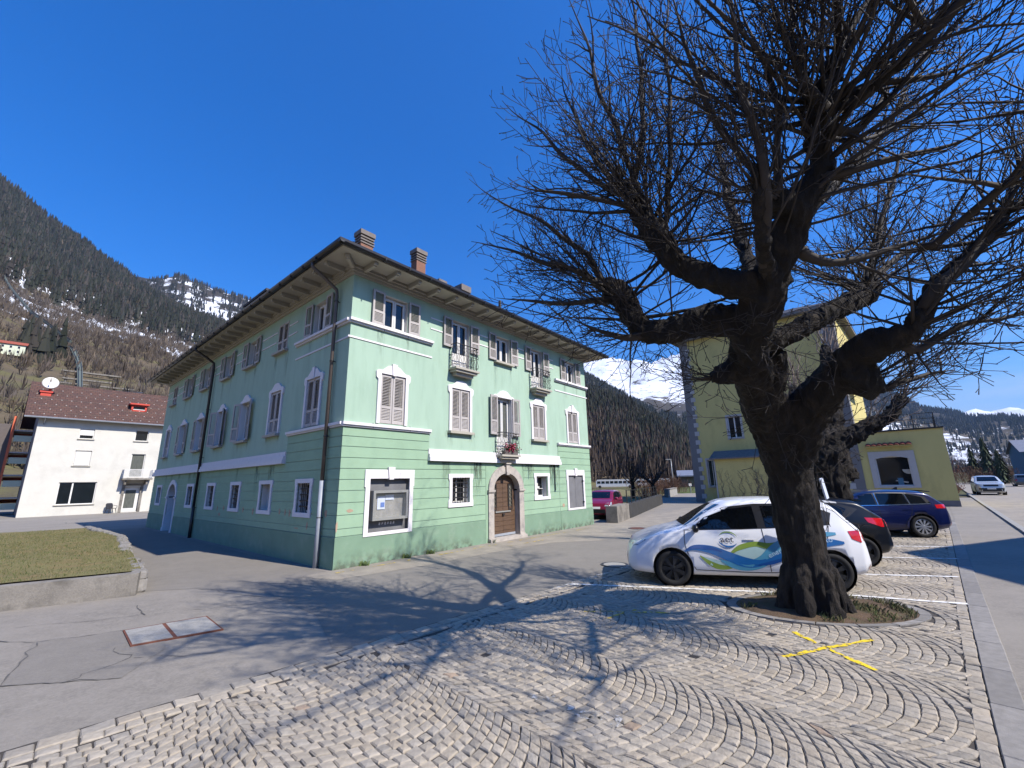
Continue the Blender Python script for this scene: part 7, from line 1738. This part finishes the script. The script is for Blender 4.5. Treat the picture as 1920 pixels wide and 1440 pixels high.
scatter('bare_wood', 'brown leafless wood at the foot of the right hill', 5200, 5, 30, 135, 460, 'broom', (4.5,8.5), 5, lambda a, r, q: q.random() < 1.0 - .8*sstep(r, 260, 380), [(.095,.072,.056),(.080,.062,.052),(.11,.085,.064)])
scatter('conifer_forest', 'blue dark forest on the middle mountain on the right', 8000, 6, 30, 640, 1420, 'cone', (9,14), 6, lambda a, r, q: noise.noise(Vector((a*.8, r/110, 1))) > -.25 + q.uniform(-.1,.1), DK[:3])
scatter('conifer_forest', 'distant forest on the far right mountain', 9500, 37, 58, 1150, 2330, 'cone', (11,17), 7, lambda a, r, q: q.random() < .25 + .75*sstep(r, 1500, 1800) and noise.noise(Vector((a*1.1, r/180, 6))) > -.3, DK[:3])
scatter('bare_wood', 'bare brown scrub on the valley floor far right', 1500, 37, 58, 330, 1250, 'broom', (6,11), 9, None, GB_)
# ---------------------------------------------------------------- hillside houses and the funicular
def march(az, el):
    r = 95
    while r < 1500:
        if tz(az, r) >= 2 + r*math.tan(radians(el)): return r
        r += 2
    return r
def hill_house(az, el, w, d, h, rh, wm, rm, rot, label, wins):
    r = march(az, el); x, y, z = pol(az, r); s = r/300
    return box_house('hillside_house', (x, y, z-.5), rot, w*s, d*s, h*s, rh*s, wm, rm, label, [(a*s, b*s, c*s, e*s) for a, b, c, e in wins])
hill_house(-52.3, 11.9, 9, 6, 5.0, 1.6, M['panel_pale'], M['tile_red'], .75, 'pale house with red tile roof on the left hillside', [(2,.9,.9,1.2),(4.5,.9,.9,1.2),(7,.9,.9,1.2),(2,3.0,.9,1.2),(4.5,3.0,.9,1.2),(7,3.0,.9,1.2)])
hill_house(-44.1, 9.0, 10, 6, 3.4, 1.2, M['panel_pale'], M['roof_slate'], .6, 'small cream cabin among scrub on the hillside', [(2,1,1,1.2),(5,1,1,1.2),(8,1,1,1.2)])
hill_house(-42.4, 8.2, 8, 5, 2.4, 1.4, M['quoin_white'], M['snow'], .6, 'tiny hut with snowy roof near the eave of the green house', [(3,.8,1,1)])
hill_house(-45.3, 6.6, 6, 5, 2.2, 1.8, M['shutter_dark'], M['roof_slate'], .7, 'dark wooden hut just above the brown tiled roof', [(3,.8,.8,.8)])
TRK = [(-53.9,19.6),(-53.3,18.6),(-52.3,17.0),(-50.6,15.0),(-48.7,13.5),(-47.6,12.6),(-47.05,11.4),(-46.85,10.4),(-46.7,9.4),(-46.4,7.4)]
pts = []
for (a0, e0), (a1, e1) in zip(TRK, TRK[1:]):
    for k in range(10): a, e = lerp(a0,a1,k/10), lerp(e0,e1,k/10); r = march(a, e); pts.append(Vector(pol(a, r)))
fun = empty('funicular_track', pts[-1], 0, 'dark green funicular track climbing the left hillside', 'railway'); b0 = pts[-1]
for i in range(1): pts = [pts[0]] + [(pts[k-1]+pts[k]*2+pts[k+1])/4 for k in range(1,len(pts)-1)] + [pts[-1]]
mat('track_green', (.11,.135,.12), .8, .1, 1); mb = MB(); rails = MB()
for p, q in zip(pts, pts[1:]):
    if (q-p).length < .5: continue
    hi = 4.0 if p.z > 62 else 1.6; p = p + Vector((0,0,hi)) - b0; q = q + Vector((0,0,hi)) - b0; wd_ = (.0028 if (p+b0).z > 62 else .0065)*((p+b0).length); mb.bar(p, q, wd_, .8)
    s_ = (q-p).cross(Vector((0,0,1))).normalized()*wd_*.3; rails.bar(p+s_+Vector((0,0,.6)), q+s_+Vector((0,0,.6)), wd_*.1, .3); rails.bar(p-s_+Vector((0,0,.6)), q-s_+Vector((0,0,.6)), wd_*.1, .3)
mb.build('track_bed', M['track_green'], fun); rails.build('rails', M['iron'], fun)
for az, el, w in ((-46.85,10.55,11),(-46.75,9.35,15),(-46.9,9.85,9)):
    r = march(az, el); x, y, z = pol(az, r); d = Vector((cos(radians(az)), -sin(radians(az)), 0)); mb = MB(); c = Vector((x,y,z+1.5)) - b0; s_ = r/300; mb.bar(c - d*w*s_*.6, c + d*w*s_*1.4, 2.0*s_, .7*s_); mb.build('bridge_deck', M['concrete'], fun)
    mb = MB(); mb.bar(c - d*w*s_*.45 - Vector((0,0,5*s_)), c - d*w*s_*.45, .8*s_); mb.build('bridge_pier', M['concrete'], fun)
# ================================================================ air between here and the far mountains
hm = bpy.data.materials.new('haze_air'); hm.use_nodes = True; ht = hm.node_tree
for n_ in list(ht.nodes):
    if n_.type != 'OUTPUT_MATERIAL': ht.nodes.remove(n_)
pv = ht.nodes.new('ShaderNodeVolumePrincipled'); pv.inputs['Color'].default_value = (.42, .64, 1.0, 1); pv.inputs['Density'].default_value = 7.5e-5; pv.inputs['Anisotropy'].default_value = .25
ht.links.new(pv.outputs[0], [n_ for n_ in ht.nodes if n_.type == 'OUTPUT_MATERIAL'][0].inputs['Volume'])
hb = MB().box(-9000, 9000, -9000, 9000, -20, 1250).build('haze', hm); tag(hb, 'thin blue mountain haze', kind='stuff')
SC.cycles.volume_bounces = 0
